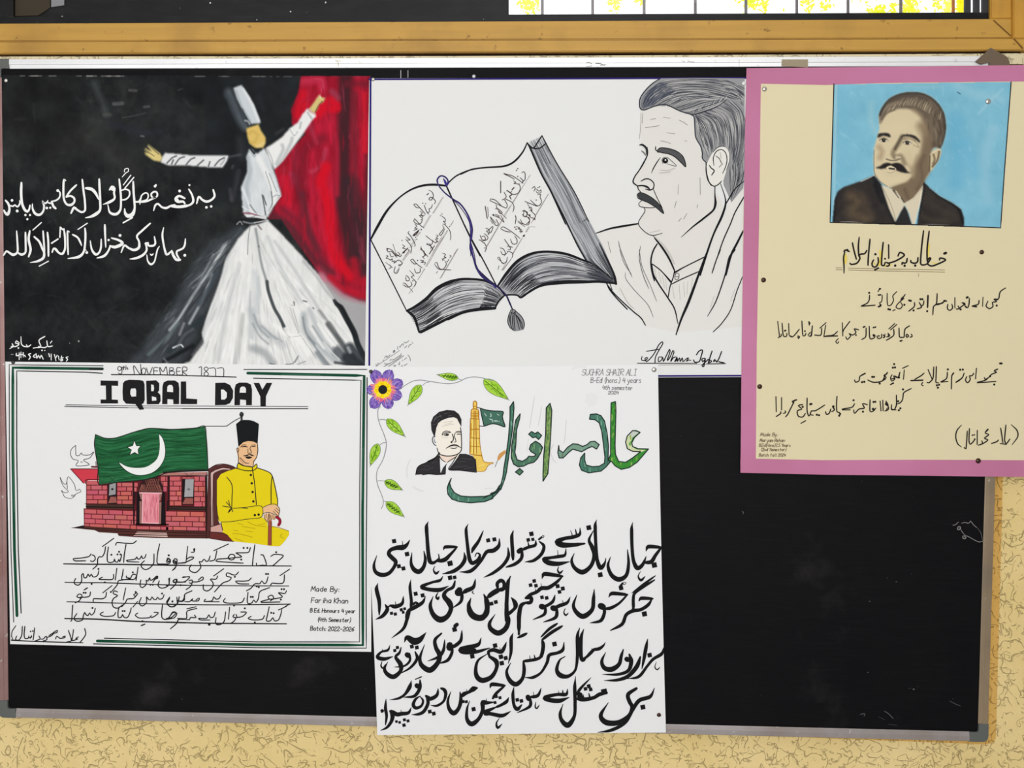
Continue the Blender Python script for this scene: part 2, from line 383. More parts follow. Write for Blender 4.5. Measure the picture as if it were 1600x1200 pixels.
def plaster(base, dark, light):
    def f(nt, N, L, P):
        v = n_map(N, L, (1, 1, 1))
        # combed plaster: broken, curling scratches
        lines = None
        for sc, w, ms, off in ((16, 0.009, 22, 0.0), (27, 0.012, 30, 3.1), (40, 0.015, 44, 7.7), (58, 0.02, 60, 5.3)):
            ad = N.new('ShaderNodeVectorMath'); ad.operation = 'ADD'; ad.inputs[1].default_value = (off, off * 2, -off); L.new(v, ad.inputs[0])
            n = n_tex(N, L, ad.outputs[0], sc, 1.0, 0.4, 0.6)
            l = n_math(N, L, 'ABSOLUTE', n_math(N, L, 'SUBTRACT', n, 0.5))
            l = n_math(N, L, 'SUBTRACT', 1.0, n_ramp(N, L, l, w * 0.25, w))
            k = n_ramp(N, L, n_tex(N, L, ad.outputs[0], ms, 2), 0.50, 0.56)
            l = n_math(N, L, 'MULTIPLY', l, k, True)
            lines = l if lines is None else n_math(N, L, 'MAXIMUM', lines, l)
        blot = n_tex(N, L, v, 5, 5); fine = n_tex(N, L, v, 160, 4)
        c = n_mix(N, L, n_ramp(N, L, blot, 0.35, 0.65), base, light)
        c = n_mix(N, L, n_math(N, L, 'MULTIPLY', lines, 0.27), c, dark)
        L.new(c, P.inputs['Base Color']); P.inputs['Roughness'].default_value = 0.62; P.inputs['Specular IOR Level'].default_value = 0.35
        h = n_math(N, L, 'ADD', n_math(N, L, 'MULTIPLY', lines, -1.0), n_math(N, L, 'ADD', n_math(N, L, 'MULTIPLY', fine, 0.22), n_math(N, L, 'MULTIPLY', blot, 0.8)))
        n_bump(N, L, P, h, 0.0022)
    return nodemat('combed_plaster', f)
def wood(base, dark, ang=0):
    def f(nt, N, L, P):
        v = n_map(N, L, (1.2, 30, 30) if not ang else (30, 30, 1.2)); v2 = n_map(N, L, (1, 1, 1))
        g = n_tex(N, L, v, 3, 6, 0.6, 0.3); sp = n_ramp(N, L, n_tex(N, L, v2, 60, 3), 0.66, 0.72); bl = n_tex(N, L, v2, 7, 4)
        c = n_mix(N, L, n_ramp(N, L, g, 0.3, 0.75), base, tuple(int(x * 0.93) for x in base))
        c = n_mix(N, L, n_math(N, L, 'MULTIPLY', n_ramp(N, L, bl, 0.5, 0.75), 0.4), c, dark)
        c = n_mix(N, L, n_math(N, L, 'MULTIPLY', sp, 0.7), c, dark)
        L.new(c, P.inputs['Base Color']); P.inputs['Roughness'].default_value = 0.42; P.inputs['Specular IOR Level'].default_value = 0.4
        n_bump(N, L, P, g, 0.0004)
    return nodemat('varnished_wood', f)
M_WALL = plaster((224, 200, 134), (146, 118, 62), (234, 211, 150))
M_WOOD = wood((196, 152, 68), (120, 84, 38)); M_WOODV = wood((200, 150, 58), (120, 84, 38), 1)
RX0, RX1, RZ0, RZ1, RY0 = -1.5, 3.3, -0.95, 2.35, -4.2
def quadwall(name, vs, m): return tag(mesh(name, vs, [(0, 1, 2, 3)], m), kind='structure')
# back wall with the window opening
WX0, WX1, WZ0 = W(-700, 90)[0] - 0.2, None, None
def wallpt(px, py): return W(px, py, YW)
oTL = wallpt(-900, -900); oz = wallpt(800, 86)[2]; oz1 = 2.1; ox1 = wallpt(1706, 60)[0]; ox0 = -1.1
rects = [((RX0, RZ0), (RX1, oz)), ((RX0, oz), (ox0, RZ1)), ((ox1, oz), (RX1, RZ1)), ((ox0, oz1), (ox1, RZ1))]
V = []; F = []
for (a, b) in rects:
    i = len(V); V += [(a[0], YW, a[1]), (b[0], YW, a[1]), (b[0], YW, b[1]), (a[0], YW, b[1])]; F.append((i, i + 1, i + 2, i + 3))
i = len(V)   # reveals of the opening
V += [(ox0, YW, oz), (ox1, YW, oz), (ox1, YW + 0.2, oz), (ox0, YW + 0.2, oz), (ox0, YW, oz1), (ox1, YW, oz1), (ox1, YW + 0.2, oz1), (ox0, YW + 0.2, oz1)]
F += [(i, i + 1, i + 2, i + 3), (i + 5, i + 4, i + 7, i + 6), (i + 1, i + 5, i + 6, i + 2), (i + 4, i, i + 3, i + 7)]
tag(mesh('wall_front', V, F, M_WALL), kind='structure')
M_SHELL = mat((206, 208, 210), 0.9, 0, 0.1, 'room_paint')
quadwall('wall_left', [(RX0, RY0, RZ0), (RX0, YW, RZ0), (RX0, YW, RZ1), (RX0, RY0, RZ1)], M_SHELL)
quadwall('wall_right', [(RX1, YW, RZ0), (RX1, RY0, RZ0), (RX1, RY0, RZ1), (RX1, YW, RZ1)], M_SHELL)
quadwall('wall_rear', [(RX1, RY0, RZ0), (RX0, RY0, RZ0), (RX0, RY0, RZ1), (RX1, RY0, RZ1)], M_SHELL)
quadwall('ceiling', [(RX0, RY0, RZ1), (RX1, RY0, RZ1), (RX1, YW, RZ1), (RX0, YW, RZ1)], mat((230, 232, 234), 0.9, 0, 0.1))
quadwall('floor', [(RX0, RY0, RZ0), (RX0, YW, RZ0), (RX1, YW, RZ0), (RX1, RY0, RZ0)][::-1], mat((150, 150, 150), 0.6, 0, 0.3))
# raised band of old plaster beside and behind the board (an older, wider mount)
M_OLD = plaster((206, 160, 78), (150, 105, 40), (214, 172, 92))
tag(slab('trim_1', [(1553, 700), (1570, 700), (1567, 746), (1556, 1153), (1553, 1160), (1540, 1163), (1200, 1150), (1200, 1130), (1540, 1150)], YW - 0.004, YW, M_OLD), kind='structure')
# ------------------------------------------------------------------ the window above the board
win = tag(bpy.data.objects.new('window_1', None), kind='structure'); COL.objects.link(win)
XL, XR = -330, 1990
def lny(y0, y1): return lambda x: y0 + (y1 - y0) * x / 1400.0
yA, yB, yC, yD = lny(36.5, 30.0), lny(64.5, 60.0), lny(84, 79), lny(64.0, 59.3)
def band(name, f0, f1, x0, x1, yf, yb, m, bev=0.0): return slab(name, [(x0, f0(x0)), (x1, f0(x1)), (x1, f1(x1)), (x0, f1(x0))], yf, yb, m, win, bev)
band('frame_rail', lambda x: yB(x) + 0.8, yC, XL, 1730, -0.002, 0.028, M_WOOD, 0.0015)
band('sash_rail', yA, yB, XL, 1581, 0.004, 0.040, M_WOOD, 0.0015)
band('gap_shade_strip', lambda x: yC(x) - 1, lambda x: yC(x) + 3.5, XL, 1595, 0.006, YW + 0.02, mat((52, 26, 18), 0.8), 0)  # dark strip stands in for the shaded gap under the frame rail
slab('sash_stile', [(1548, -900), (1581, -900), (1581, yA(1581) + 0.0), (1548, yA(1548) - 0.2)], 0.0035, 0.0100, M_WOODV, win, 0.0015)
slab('frame_stile', [(1584, -900), (1730, -900), (1730, 62), (1583.5, 60)], -0.003, 0.028, M_WOODV, win, 0.0015)
raw_m = mat((120, 84, 38), 0.8)
slab('mitre_joint', [(1552, 32), (1553.5, 31), (1580, 55), (1579, 56.5)], 0.0030, 0.0045, raw_m, win)
slab('mitre_joint', [(1584, 60.5), (1585, 59.5), (1599, 74.5), (1598, 76)], -0.0035, -0.0015, raw_m, win)
# strip of plaster filling between the window and the board
tag(slab('trim_2', [(-60, 88.4), (700, 87.6), (1400, 84.6), (1600, 83.2), (1600, 100), (1400, 100), (-60, 100)], 0.0005, YW, plaster((222, 208, 170), (120, 108, 88), (206, 196, 160))), kind='structure')
# blackened lower pane and bead
def dusty(nt, N, L, P):
    v = n_map(N, L, (1, 1, 1)); sp = n_ramp(N, L, n_tex(N, L, v, 95, 2), 0.735, 0.755); sm = n_ramp(N, L, n_tex(N, L, n_map(N, L, (4, 1, 14)), 4, 4), 0.45, 0.8)
    c = n_mix(N, L, n_math(N, L, 'MULTIPLY', sm, 0.5), (8, 9, 12), (38, 39, 40)); c = n_mix(N, L, sp, c, (225, 222, 215))
    L.new(c, P.inputs['Base Color']); P.inputs['Roughness'].default_value = 0.3; P.inputs['Specular IOR Level'].default_value = 0.35
M_DUST = nodemat('dusty_black_pane', dusty)
M_IRON = mat((46, 48, 50), 0.55, 0, 0.4)
band('sash_bead', lambda x: yA(x) - 10.5, lambda x: yA(x) + 1, XL, 1552, 0.0105, 0.030, nodemat('grimy_bead', dusty), 0.001)
slab('dark_pane', [(-330, -900), (795, -900), (795, 27), (-330, 29)], 0.034, 0.037, M_DUST, win)
slab('inner_stile_and_gap', [(1508, -900), (1517, -900), (1517, 23), (1508, 23)], 0.0110, 0.016, M_IRON, win)
slab('inner_stile_and_gap', [(1522, -900), (1531, -900), (1531, 23), (1522, 23)], 0.0110, 0.016, M_IRON, win)
slab('inner_stile_and_gap', [(1535, -900), (1556, -900), (1556, 23), (1535, 23)], 0.0110, 0.016, M_IRON, win)
slab('inner_stile_and_gap', [(13.5, -900), (21, -900), (21, 26), (13.5, 26)], 0.028, 0.036, mat((6, 5, 5), 0.5), win)  # no stile here: near-black strip stands in for the shade of a gap
slab('dirty_film', [(23, -900), (78, -900), (78, 12), (60, 24), (23, 25)], 0.0325, 0.034, mat((58, 50, 36), 0.75), win)
slab('dirty_film', [(79, -900), (103, -900), (100, 8), (80, 11)], 0.0320, 0.034, mat((132, 134, 136), 0.75), win)
def glassf(nt, N, L, P):
    N.remove(P); o = [n for n in N if n.type == 'OUTPUT_MATERIAL'][0]
    t = N.new('ShaderNodeBsdfTransparent'); g = N.new('ShaderNodeBsdfGlossy'); g.inputs['Roughness'].default_value = 0.02
    mx = N.new('ShaderNodeMixShader'); mx.inputs[0].default_value = 0.06; L.new(t.outputs[0], mx.inputs[1]); L.new(g.outputs[0], mx.inputs[2]); L.new(mx.outputs[0], o.inputs[0])
slab('glass_pane', [(796, -900), (1556, -900), (1556, 24), (796, 26)], 0.036, 0.039, nodemat('clear_glass', glassf), win)
YG = 0.10
def rod(name, p0, p1, r, yy, m, parent):
    a, b = W(*p0, yy), W(*p1, yy); z = Vector(b) - Vector(a); bm = bmesh.new()
    bmesh.ops.create_cone(bm, cap_ends=True, segments=10, radius1=r, radius2=r, depth=z.length)
    bmesh.ops.transform(bm, matrix=Matrix.Translation((Vector(a) + Vector(b)) / 2) @ z.to_track_quat('Z', 'Y').to_matrix().to_4x4(), verts=bm.verts)
    me = bpy.data.meshes.new(name); bm.to_mesh(me); bm.free(); me.materials.append(m); return link(name, me, parent)
grille = tag(bpy.data.objects.new('window_grille', None), 'dark iron window grille of upright bars outside the bright pane', 'grille'); COL.objects.link(grille)
for x in (846.5, 925, 1005.5, 1085.5, 1164.5, 1244, 1324, 1406.5):
    rod('bar', (x, -900), (x + 1.0, 60), 0.0029, YG, mat((96, 92, 98), 0.5, 0, 0.4), grille)
rod('cross_bar', (600, 64), (1640, 58), 0.005, YG + 0.004, M_IRON, grille)
rod('cross_bar', (600, -380), (1640, -384), 0.004, YG + 0.004, M_IRON, grille)
# outdoors: a pale post and sun-bleached leafy branches against a white sky
post = tag(slab('wooden_post', [(1488.5, -900), (1492.5, -900), (1492, 120), (1488, 120)], 0.30, 0.304, mat((176, 120, 70), 0.8)), 'thin brown post standing outside the right end of the window', 'post')
def leafm(nt, N, L, P):
    N.remove(P); o = [n for n in N if n.type == 'OUTPUT_MATERIAL'][0]
    a = N.new('ShaderNodeAttribute'); a.attribute_name = 'Col'
    d = N.new('ShaderNodeBsdfDiffuse'); t = N.new('ShaderNodeBsdfTranslucent'); mx = N.new('ShaderNodeMixShader'); mx.inputs[0].default_value = 0.5
    L.new(a.outputs['Color'], d.inputs[0]); L.new(a.outputs['Color'], t.inputs[0]); L.new(d.outputs[0], mx.inputs[1]); L.new(t.outputs[0], mx.inputs[2]); L.new(mx.outputs[0], o.inputs[0])
M_LEAF = nodemat('sunlit_leaf', leafm)
def leaves(name, blobs, y, seed, label):
    rs = np.random.RandomState(seed); V = []; F = []; C = []
    for (cx, cy, rx, ry, n, c) in blobs:
        for k in range(n):
            px = cx + rs.randn() * rx * 0.5; py = cy + rs.randn() * ry * 0.5
            b = W(px, py, y + rs.rand() * 0.5); s = 0.004 + 0.009 * rs.rand(); a = rs.rand() * 6.28
            d1 = np.array([math.cos(a), rs.randn() * 0.3, math.sin(a)]) * s; d2 = np.array([-math.sin(a), rs.randn() * 0.3, math.cos(a)]) * s * 0.4
            i = len(V); V += [b - d1, b - d2, b + d1, b + d2]; F.append((i, i + 1, i + 2, i + 3))
            cc = lin(np.clip(np.array(c) + rs.randn() * 14, 0, 255)); C += [cc] * 4
    o = mesh(name, V, F, M_LEAF); ca = o.data.color_attributes.new('Col', 'FLOAT_COLOR', 'POINT')
    ca.data.foreach_set('color', np.c_[np.array(C), np.ones(len(C))].astype(np.float32).ravel())
    tag(o, label, 'foliage', kind='stuff'); return o
YL = (206, 220, 30); YY = (222, 214, 50)
leaves('foliage', [(828, 5, 14, 18, 130, YL), (828, -40, 26, 30, 120, YL), (962, 6, 12, 12, 46, YY), (990, -30, 40, 26, 70, YL), (1000, 2, 8, 7, 12, YL)], 1.2, 3, 'bright yellow-green leaves outside at the left of the clear pane')
leaves('foliage', [(1172, 4, 14, 12, 60, YL), (1192, 10, 9, 22, 34, YY), (1262, 4, 14, 16, 34, YY), (1290, 8, 12, 14, 24, YY), (1370, 17, 14, 7, 60, YL), (1365, -6, 30, 18, 46, YY), (1396, 14, 6, 12, 24, YL),
      (1424, 5, 16, 14, 90, YY), (1420, 16, 12, 6, 40, YL), (1466, 6, 8, 14, 26, YL), (1300, -60, 160, 50, 300, YL)], 1.2, 5, 'pale yellow leaves outside behind the middle bars of the grille')
leaves('foliage', [(1480, 8, 7, 26, 90, (250, 240, 90)), (1502, 6, 7, 30, 190, (240, 225, 30))], 1.2, 9, 'yellow leafy stem outside beside the thin brown post')
sunl = bpy.data.lights.new('sun', 'SUN'); sunl.energy = 4.0; sunl.color = (1, 0.96, 0.86); sunl.angle = 0.02
so = bpy.data.objects.new('sun', sunl); COL.objects.link(so); so.rotation_euler = (math.radians(38), 0, math.radians(180 - 25)); so.location = (0, 4, 5)
# ------------------------------------------------------------------ the board
board = tag(bpy.data.objects.new('notice_board', None), 'wide black notice board in an aluminium frame on the cream wall', 'board'); COL.objects.link(board)
BW, BH = 1.829, 1.2257; FW = 0.0175
def boardm(nt, N, L, P):
    v = n_map(N, L, (1, 1, 1)); tc = N.new('ShaderNodeTexCoord'); mp = N.new('ShaderNodeMapping'); mp.inputs['Rotation'].default_value = (0, math.radians(62), 0); mp.inputs['Scale'].default_value = (1.5, 1, 26)
    L.new(tc.outputs['Object'], mp.inputs['Vector']); st = n_tex(N, L, mp.outputs[0], 9, 4, 0.6)
    bl = n_tex(N, L, v, 3.0, 5); ch = n_ramp(N, L, n_tex(N, L, v, 5.5, 5, 0.65), 0.60, 0.80); sp = n_ramp(N, L, n_tex(N, L, v, 110, 2), 0.75, 0.77)
    c = n_mix(N, L, n_ramp(N, L, bl, 0.35, 0.7), (11, 12, 15), (17, 17, 18)); c = n_mix(N, L, n_math(N, L, 'MULTIPLY', n_ramp(N, L, st, 0.5, 0.9), 0.5), c, (34, 32, 32))
    c = n_mix(N, L, n_math(N, L, 'MULTIPLY', ch, 0.2), c, (88, 84, 84)); c = n_mix(N, L, n_math(N, L, 'MULTIPLY', sp, 0.4), c, (120, 118, 120))
    L.new(c, P.inputs['Base Color']); P.inputs['Roughness'].default_value = 0.5; P.inputs['Specular IOR Level'].default_value = 0.08
M_BOARD = nodemat('black_board_face', boardm)
box('writing_surface', (FW * 0.6, 0.0, FW * 0.6), (BW - FW * 0.6, 0.012, BH - FW * 0.6), M_BOARD, board)
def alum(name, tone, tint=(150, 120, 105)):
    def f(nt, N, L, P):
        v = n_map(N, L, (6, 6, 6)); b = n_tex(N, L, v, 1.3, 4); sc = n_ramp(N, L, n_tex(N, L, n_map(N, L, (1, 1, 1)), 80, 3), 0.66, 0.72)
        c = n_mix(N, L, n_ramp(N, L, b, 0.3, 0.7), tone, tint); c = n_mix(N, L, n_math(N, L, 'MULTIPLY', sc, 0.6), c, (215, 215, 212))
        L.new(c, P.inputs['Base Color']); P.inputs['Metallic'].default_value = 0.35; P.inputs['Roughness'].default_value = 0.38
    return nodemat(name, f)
A_TOP = alum('bright_aluminium', (246, 248, 250), (238, 240, 240)); A_BOT = alum('dull_aluminium', (172, 168, 168), (150, 138, 130)); A_LEFT = alum('stained_aluminium', (168, 140, 136), (134, 92, 88)); A_RIGHT = alum('brown_reflection_aluminium', (160, 140, 112), (132, 118, 98))  # brown on the right and bottom rails is reflection put into the colour
def rail(name, axis, a, b, c0, c1, m):
    """aluminium channel with a raised outer lip and a stepped inner lip, extruded along its length"""
    prof = [(0, 0.019), (0, -0.0015), (0.0012, -0.003), (0.010, -0.003), (0.0108, -0.0022), (FW - 0.001, -0.0016), (FW, -0.001), (FW, 0.0)]
    n = len(prof); V = []
    for t in (a, b):
        for (d, y) in prof:
            o = c0 + (c1 - c0) / FW * d
            V.append((t, y, o) if axis == 'x' else (o, y, t))
    F = [(i, (i + 1) % n, n + (i + 1) % n, n + i) for i in range(n)] + [tuple(range(n))[::-1], tuple(range(n, 2 * n))]
    o = mesh(name, V, F, m, board); bm = bmesh.new(); bm.from_mesh(o.data); bmesh.ops.recalc_face_normals(bm, faces=bm.faces); bm.to_mesh(o.data); bm.free(); return o
CR = 0.033
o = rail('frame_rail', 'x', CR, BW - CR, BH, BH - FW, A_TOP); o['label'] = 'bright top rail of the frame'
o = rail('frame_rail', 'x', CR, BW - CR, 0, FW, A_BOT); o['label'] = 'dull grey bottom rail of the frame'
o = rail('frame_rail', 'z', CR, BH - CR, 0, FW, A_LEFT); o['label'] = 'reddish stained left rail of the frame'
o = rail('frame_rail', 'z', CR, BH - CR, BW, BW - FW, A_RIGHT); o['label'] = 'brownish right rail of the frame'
def corner(cx, cz, sx, sz):
    """grey plastic corner cap, L shaped with a rounded outside"""
    pts = [(CR, 0)] + [(0.010 * (1 - math.sin(a)), 0.010 * (1 - math.cos(a))) for a in np.linspace(0, math.pi / 2, 6)] + [(0, CR), (FW, CR), (FW, FW + 0.003), (FW + 0.001, FW + 0.001), (FW + 0.003, FW), (CR, FW)]
    P = [(cx + sx * a, cz + sz * b) for a, b in pts]; n = len(P); bm = bmesh.new()
    vf = [bm.verts.new((a, -0.0034, b)) for a, b in P]; vb = [bm.verts.new((a, 0.0195, b)) for a, b in P]
    bm.faces.new(vf); bm.faces.new(vb[::-1])
    for i in range(n): bm.faces.new((vf[i], vb[i], vb[(i + 1) % n], vf[(i + 1) % n]))
    bmesh.ops.recalc_face_normals(bm, faces=bm.faces); me = bpy.data.meshes.new('corner_cap'); bm.to_mesh(me); bm.free(); me.materials.append(mat((92, 96, 92), 0.5, 0, 0.4)); link('corner_cap', me, board)
for c in ((0, 0, 1, 1), (BW, 0, -1, 1), (0, BH, 1, -1), (BW, BH, -1, -1)): corner(*c)
# chalk scribble near the right rail
S = Sheet(-0.0004)
at(1400, 700, 8)
ink('chalk_scribble', (128, 126, 124), 1.1, "710,965 740,960 780,925; 820,940 860,930 910,940 930,910; 935,915 970,960 1010,995; w1.8 770,990 800,985 805,1010 775,1020 z; 810,1020 835,1060 860,1085 w1; w1.6 835,1100 865,1105 870,1130 840,1130 z; 860,1090 920,1115 980,1150 1040,1175 1080,1165; w0.5 1020,1000 1060,1060 1075,1120 1085,1180", 1)
at(1333, 1000, 6); ink('chalk_mark', (92, 90, 90), 1.2, "290,665 330,690 380,740; 240,720 300,750; 520,455 545,450; w3 568,462; w1 600,440 620,432; w.8 900,570 960,600 1010,620; 60,700 110,690 100,720; 330,790 410,800", 1, .3)
at(1155, 795, 8); ink('chalk_mark', (120, 118, 118), 1.2, "40,35 55,45; 50,60", 1)
for k, d in S.parts.items(): mesh(k, np.vstack(d['v']), d['f'], d['mats'], board, d['mi'])['kind'] = 'stuff'
# ------------------------------------------------------------------ poster 1: painted whirling dancer
M_PAINT = vcol_mat('brushed_paint', 0.6, 0.08, 0.25)
M_PAPER = mat((228, 230, 230), 0.75, 0, 0.15, 'white_paper')
WHT = (232, 234, 232)
S = Sheet(-0.0040)
C1 = [(2.5, 117), (579, 118.5), (579.5, 574), (8, 571)]
p1 = sheet_mesh('painted_poster', C1, M_PAPER, 14)
tag(p1, 'black and red painted poster of a whirling dancer in white, upper left of the board', 'poster')
P = Paint(2.5, 117, 579.5, 574, 1.0, (27, 30, 31))
P.noise((15, 16, 14), 46, 3); P.noise((7, 8, 6), 14, 9, 1.6, 1); P.noise((4, 4, 5), 4, 21)
at(0, 0, 4)
for (t, w, c, a, sf) in (("60,560 110,800 90,1000", 34, (52, 55, 54), .45, 22), ("590,520 640,640 660,720", 9, (62, 68, 68), .7, 9), ("340,930 520,860 700,960 820,1060", 42, (52, 54, 50), .5, 30),
    ("960,700 1050,720 1240,780 1220,900 1100,960 900,880", 36, (44, 48, 48), .5, 30), ("700,780 900,830 1000,820", 8, (40, 44, 58), .6, 8), ("760,735 840,722 910,705", 1.2, (96, 98, 96), .6, 1.5),
    ("810,562 850,565", 4, (92, 92, 88), .8, 2), ("712,648 762,645", 6, (88, 92, 92), .8, 2.5), ("650,718 685,716", 5, (72, 76, 72), .7, 3), ("900,668 930,664", 4, (84, 86, 86), .8, 2), ("880,850 895,852", 3, (108, 108, 104), .8, 1.5),
    ("1115,560 1140,552", 2, (80, 80, 78), .8, 1.5), ("120,560 160,540 340,560 380,760 340,880 200,800 110,700", 40, (18, 20, 19), .6, 30), ("1200,520 1420,560 1480,700 1400,880", 40, (20, 25, 28), .6, 30)):
    P.pst(t, w, c, a, sf)
rs = np.random.RandomState(4)
for k in range(230):      # loose brush marks over the dark ground
    x = rs.uniform(10, 390); y = rs.uniform(125, 565); l = rs.uniform(6, 34); a = rs.choice([0.1, -0.5, 1.2, 0.5]) + rs.randn() * 0.25
    c = np.array([46, 49, 47]) * rs.uniform(0.55, 1.35) + np.array([0, 0, rs.uniform(-2, 6)])
    P.rst([(x, y, .4), (x + l * .5 * math.cos(a), y + l * .5 * math.sin(a), 1), (x + l * math.cos(a), y + l * math.sin(a), .3)], rs.uniform(2, 7), c, rs.uniform(.12, .4), 3)
for k in range(26):
    x = rs.uniform(10, 570); P.rst([(x, 118.6), (x + rs.uniform(2, 16), 118.4)], 1.5, (190, 186, 180), .5, 1.2)
# ground right of the head
at(320, 110, 5.714)
P.poly("0,50 860,50 830,200 770,330 785,470 640,600 540,700 380,760 330,900 300,1200 0,1200 -", (25, 29, 32), .75, 3, False)
P.noise((8, 9, 9), 24, 77)
for (t, w, c, a, sf) in (("640,560 700,520", 4, (74, 72, 74), .5, 5), ("300,900 280,1000 240,1150", 7, (66, 66, 70), .5, 6), ("220,1060 235,1160", 4, (88, 84, 92), .5, 5), ("250,850 240,870", 3, (90, 90, 90), .6, 3), ("310,620 330,760", 12, (54, 58, 60), .5, 10), ("480,240 520,330", 8, (44, 48, 52), .5, 9)): P.pst(t, w, c, a, sf)
# red curtain
RD = P.mask("862,45 1490,45 1490,2000 1468,2000 1300,1980 1230,1900 1000,1780 800,1500 680,1320 560,1320 680,1110 620,880 720,760 900,560 780,480 772,340 832,200 -", 1.2, False)
P.over(RD, (158, 16, 42))
P.noise((30, 8, 12), 30, 31, 2.4, .6, RD); P.noise((20, 8, 12), 9, 35, 2, .5, RD)
def rc(t, w, c, a, sf): P.pst(t, w, c, a, sf, RD)
rc("1260,60 1250,400 1240,900 1230,1200 1330,1700 1300,1780", 20, (56, 28, 34), .92, 10); rc("1300,1000 1400,1500 1390,1800", 25, (52, 32, 38), .92, 12)
rc("1340,200 1340,700 1350,1200", 9, (98, 30, 42), .7, 8); rc("1430,200 1420,500 1430,720", 6, (202, 20, 42), .8, 5); rc("1455,760 1440,1200 1450,1500", 6, (70, 34, 40), .8, 8)
rc("1270,110 1480,110", 12, (104, 22, 38), .7, 8); rc("880,90 1040,80 1050,140", 12, (186, 44, 72), .8, 8); rc("880,200 830,400 900,300", 12, (196, 8, 34), .9, 8)
rc("1060,330 1180,330 1130,260 1000,400", 14, (204, 6, 34), .9, 7); rc("1140,180 1190,240", 9, (146, 62, 82), .7, 7); rc("1050,600 900,700 860,900 880,1100", 15, (118, 18, 38), .7, 10)
rc("940,480 1000,640", 7, (168, 52, 76), .6, 6); rc("1080,700 1040,850 950,900", 6, (178, 70, 92), .6, 6); rc("1160,560 1180,700 1180,1100", 8, (170, 24, 52), .8, 7)
rc("1080,860 1040,1000 1100,1200 1120,1500 1190,1700 1300,1830", 17, (206, 4, 32), .9, 9); rc("1010,1060 1020,1200 1060,1500", 9, (192, 24, 54), .7, 6)
rc("700,960 740,1100 720,1180", 16, (196, 16, 44), .8, 9); rc("650,900 720,880", 12, (160, 22, 42), .8, 7); rc("760,920 790,930 800,1000", 6, (150, 56, 84), .6, 6)
rc("820,700 800,900 850,1150 860,1300", 7, (112, 30, 48), .6, 7); rc("600,1300 760,1400 900,1600 1120,1820", 15, (82, 32, 42), .85, 9); rc("700,1240 860,1380 950,1500 1050,1700", 12, (110, 26, 44), .7, 9)
rc("870,1100 900,1250 940,1450 1000,1600", 9, (84, 34, 44), .7, 8); rc("1330,1700 1370,1860 1430,1880", 14, (172, 14, 38), .8, 8); rc("1400,1500 1420,1700", 8, (150, 50, 70), .5, 8)
for k in range(150):
    x = rs.uniform(430, 575); y = rs.uniform(125, 430); l = rs.uniform(8, 40); c = [(206, 10, 38), (130, 20, 40), (88, 34, 44), (170, 50, 76)][rs.randint(4)]
    P.rst([(x, y, .3), (x + rs.randn(), y + l * .5, 1), (x + rs.randn() * 3, y + l, .3)], rs.uniform(1.5, 4), c, rs.uniform(.15, .4), 2.2, RD)
# pale ground in the lower right corner, feathered under the red
at(320, 300, 5.714)
G = P.mask("1000,700 1100,760 1240,900 1380,960 1470,980 1470,1600 1300,1600 -", 2.0, False); P.over(G, (166, 166, 167)); P.noise((7, 7, 7), 30, 51, 1, 1, G)
P.pst("1020,700 1120,790 1230,890 1330,930 1460,960", 12, (170, 60, 84), .55, 11); P.pst("1120,760 1240,860 1380,920 1460,930", 10, (186, 14, 40), .85, 7)
P.pst("1040,740 1060,780", 8, (200, 110, 130), .6, 7)
# skirt
SK = "395,310 470,285 560,255 640,330 860,570 1010,740 1100,860 1230,1060 1320,1240"
at(320, 300, 5.714)
K = P.mask("400,300 480,285 560,250 640,330 870,575 1010,735 1090,860 1150,950 1240,1100 1330,1300 1420,1480 1470,1590 -300,1590 -150,1520 -20,1350 -40,1260 40,1020 120,820 180,600 290,420 -", 1.0, False)
DK = P.mask("300,300 400,320 300,420 170,610 120,800 60,960 -60,1230 -160,1470 -270,1590 -760,1590 -600,1420 -300,1000 -100,620 60,440 -", 5, False)
P.over(DK * .75, (70, 76, 82)); P.noise((14, 15, 16), 22, 61, 1, 3.4, DK, math.radians(-55) + math.pi)
for (t, w, c, a, sf) in (("160,480 40,700 -110,920 -240,1130 -330,1240", 4, (196, 204, 206), .8, 3), ("180,470 80,640", 3.4, (214, 220, 220), .9, 2), ("60,740 -30,960 -150,1180", 4, (176, 184, 188), .8, 3), ("70,560 -60,800 -120,860", 3, (150, 158, 164), .7, 3),
    ("120,640 40,830 -60,1010", 7, (60, 70, 78), .8, 5), ("-40,1130 -200,1300 -330,1430", 9, (38, 48, 52), .8, 6), ("-250,1180 -380,1330 -520,1460", 5, (108, 122, 126), .7, 5), ("-380,1520 -250,1450 -120,1380", 6, (16, 20, 22), .9, 4), ("-560,1560 -640,1590", 4, (170, 170, 178), .8, 3),
    ("-330,1560 -380,1500", 3, (150, 150, 160), .6, 3), ("-460,1590 -420,1560 -360,1545", 3, (220, 222, 224), .9, 2), ("-300,1400 -230,1370 -210,1390", 2.4, (225, 230, 232), .9, 1.5), ("-260,1390 -200,1290 -120,1230", 4, (110, 110, 112), .6, 4), ("320,330 180,470 60,600", 3, (120, 128, 134), .7, 3),
    ("340,320 260,380 200,440", 3, (44, 52, 58), .8, 3), ("-120,1460 -40,1350 0,1280", 5, (90, 92, 96), .8, 4), ("-200,1180 -240,1280", 4, (186, 186, 188), .5, 3)): P.pst(t, w, c, a, sf)
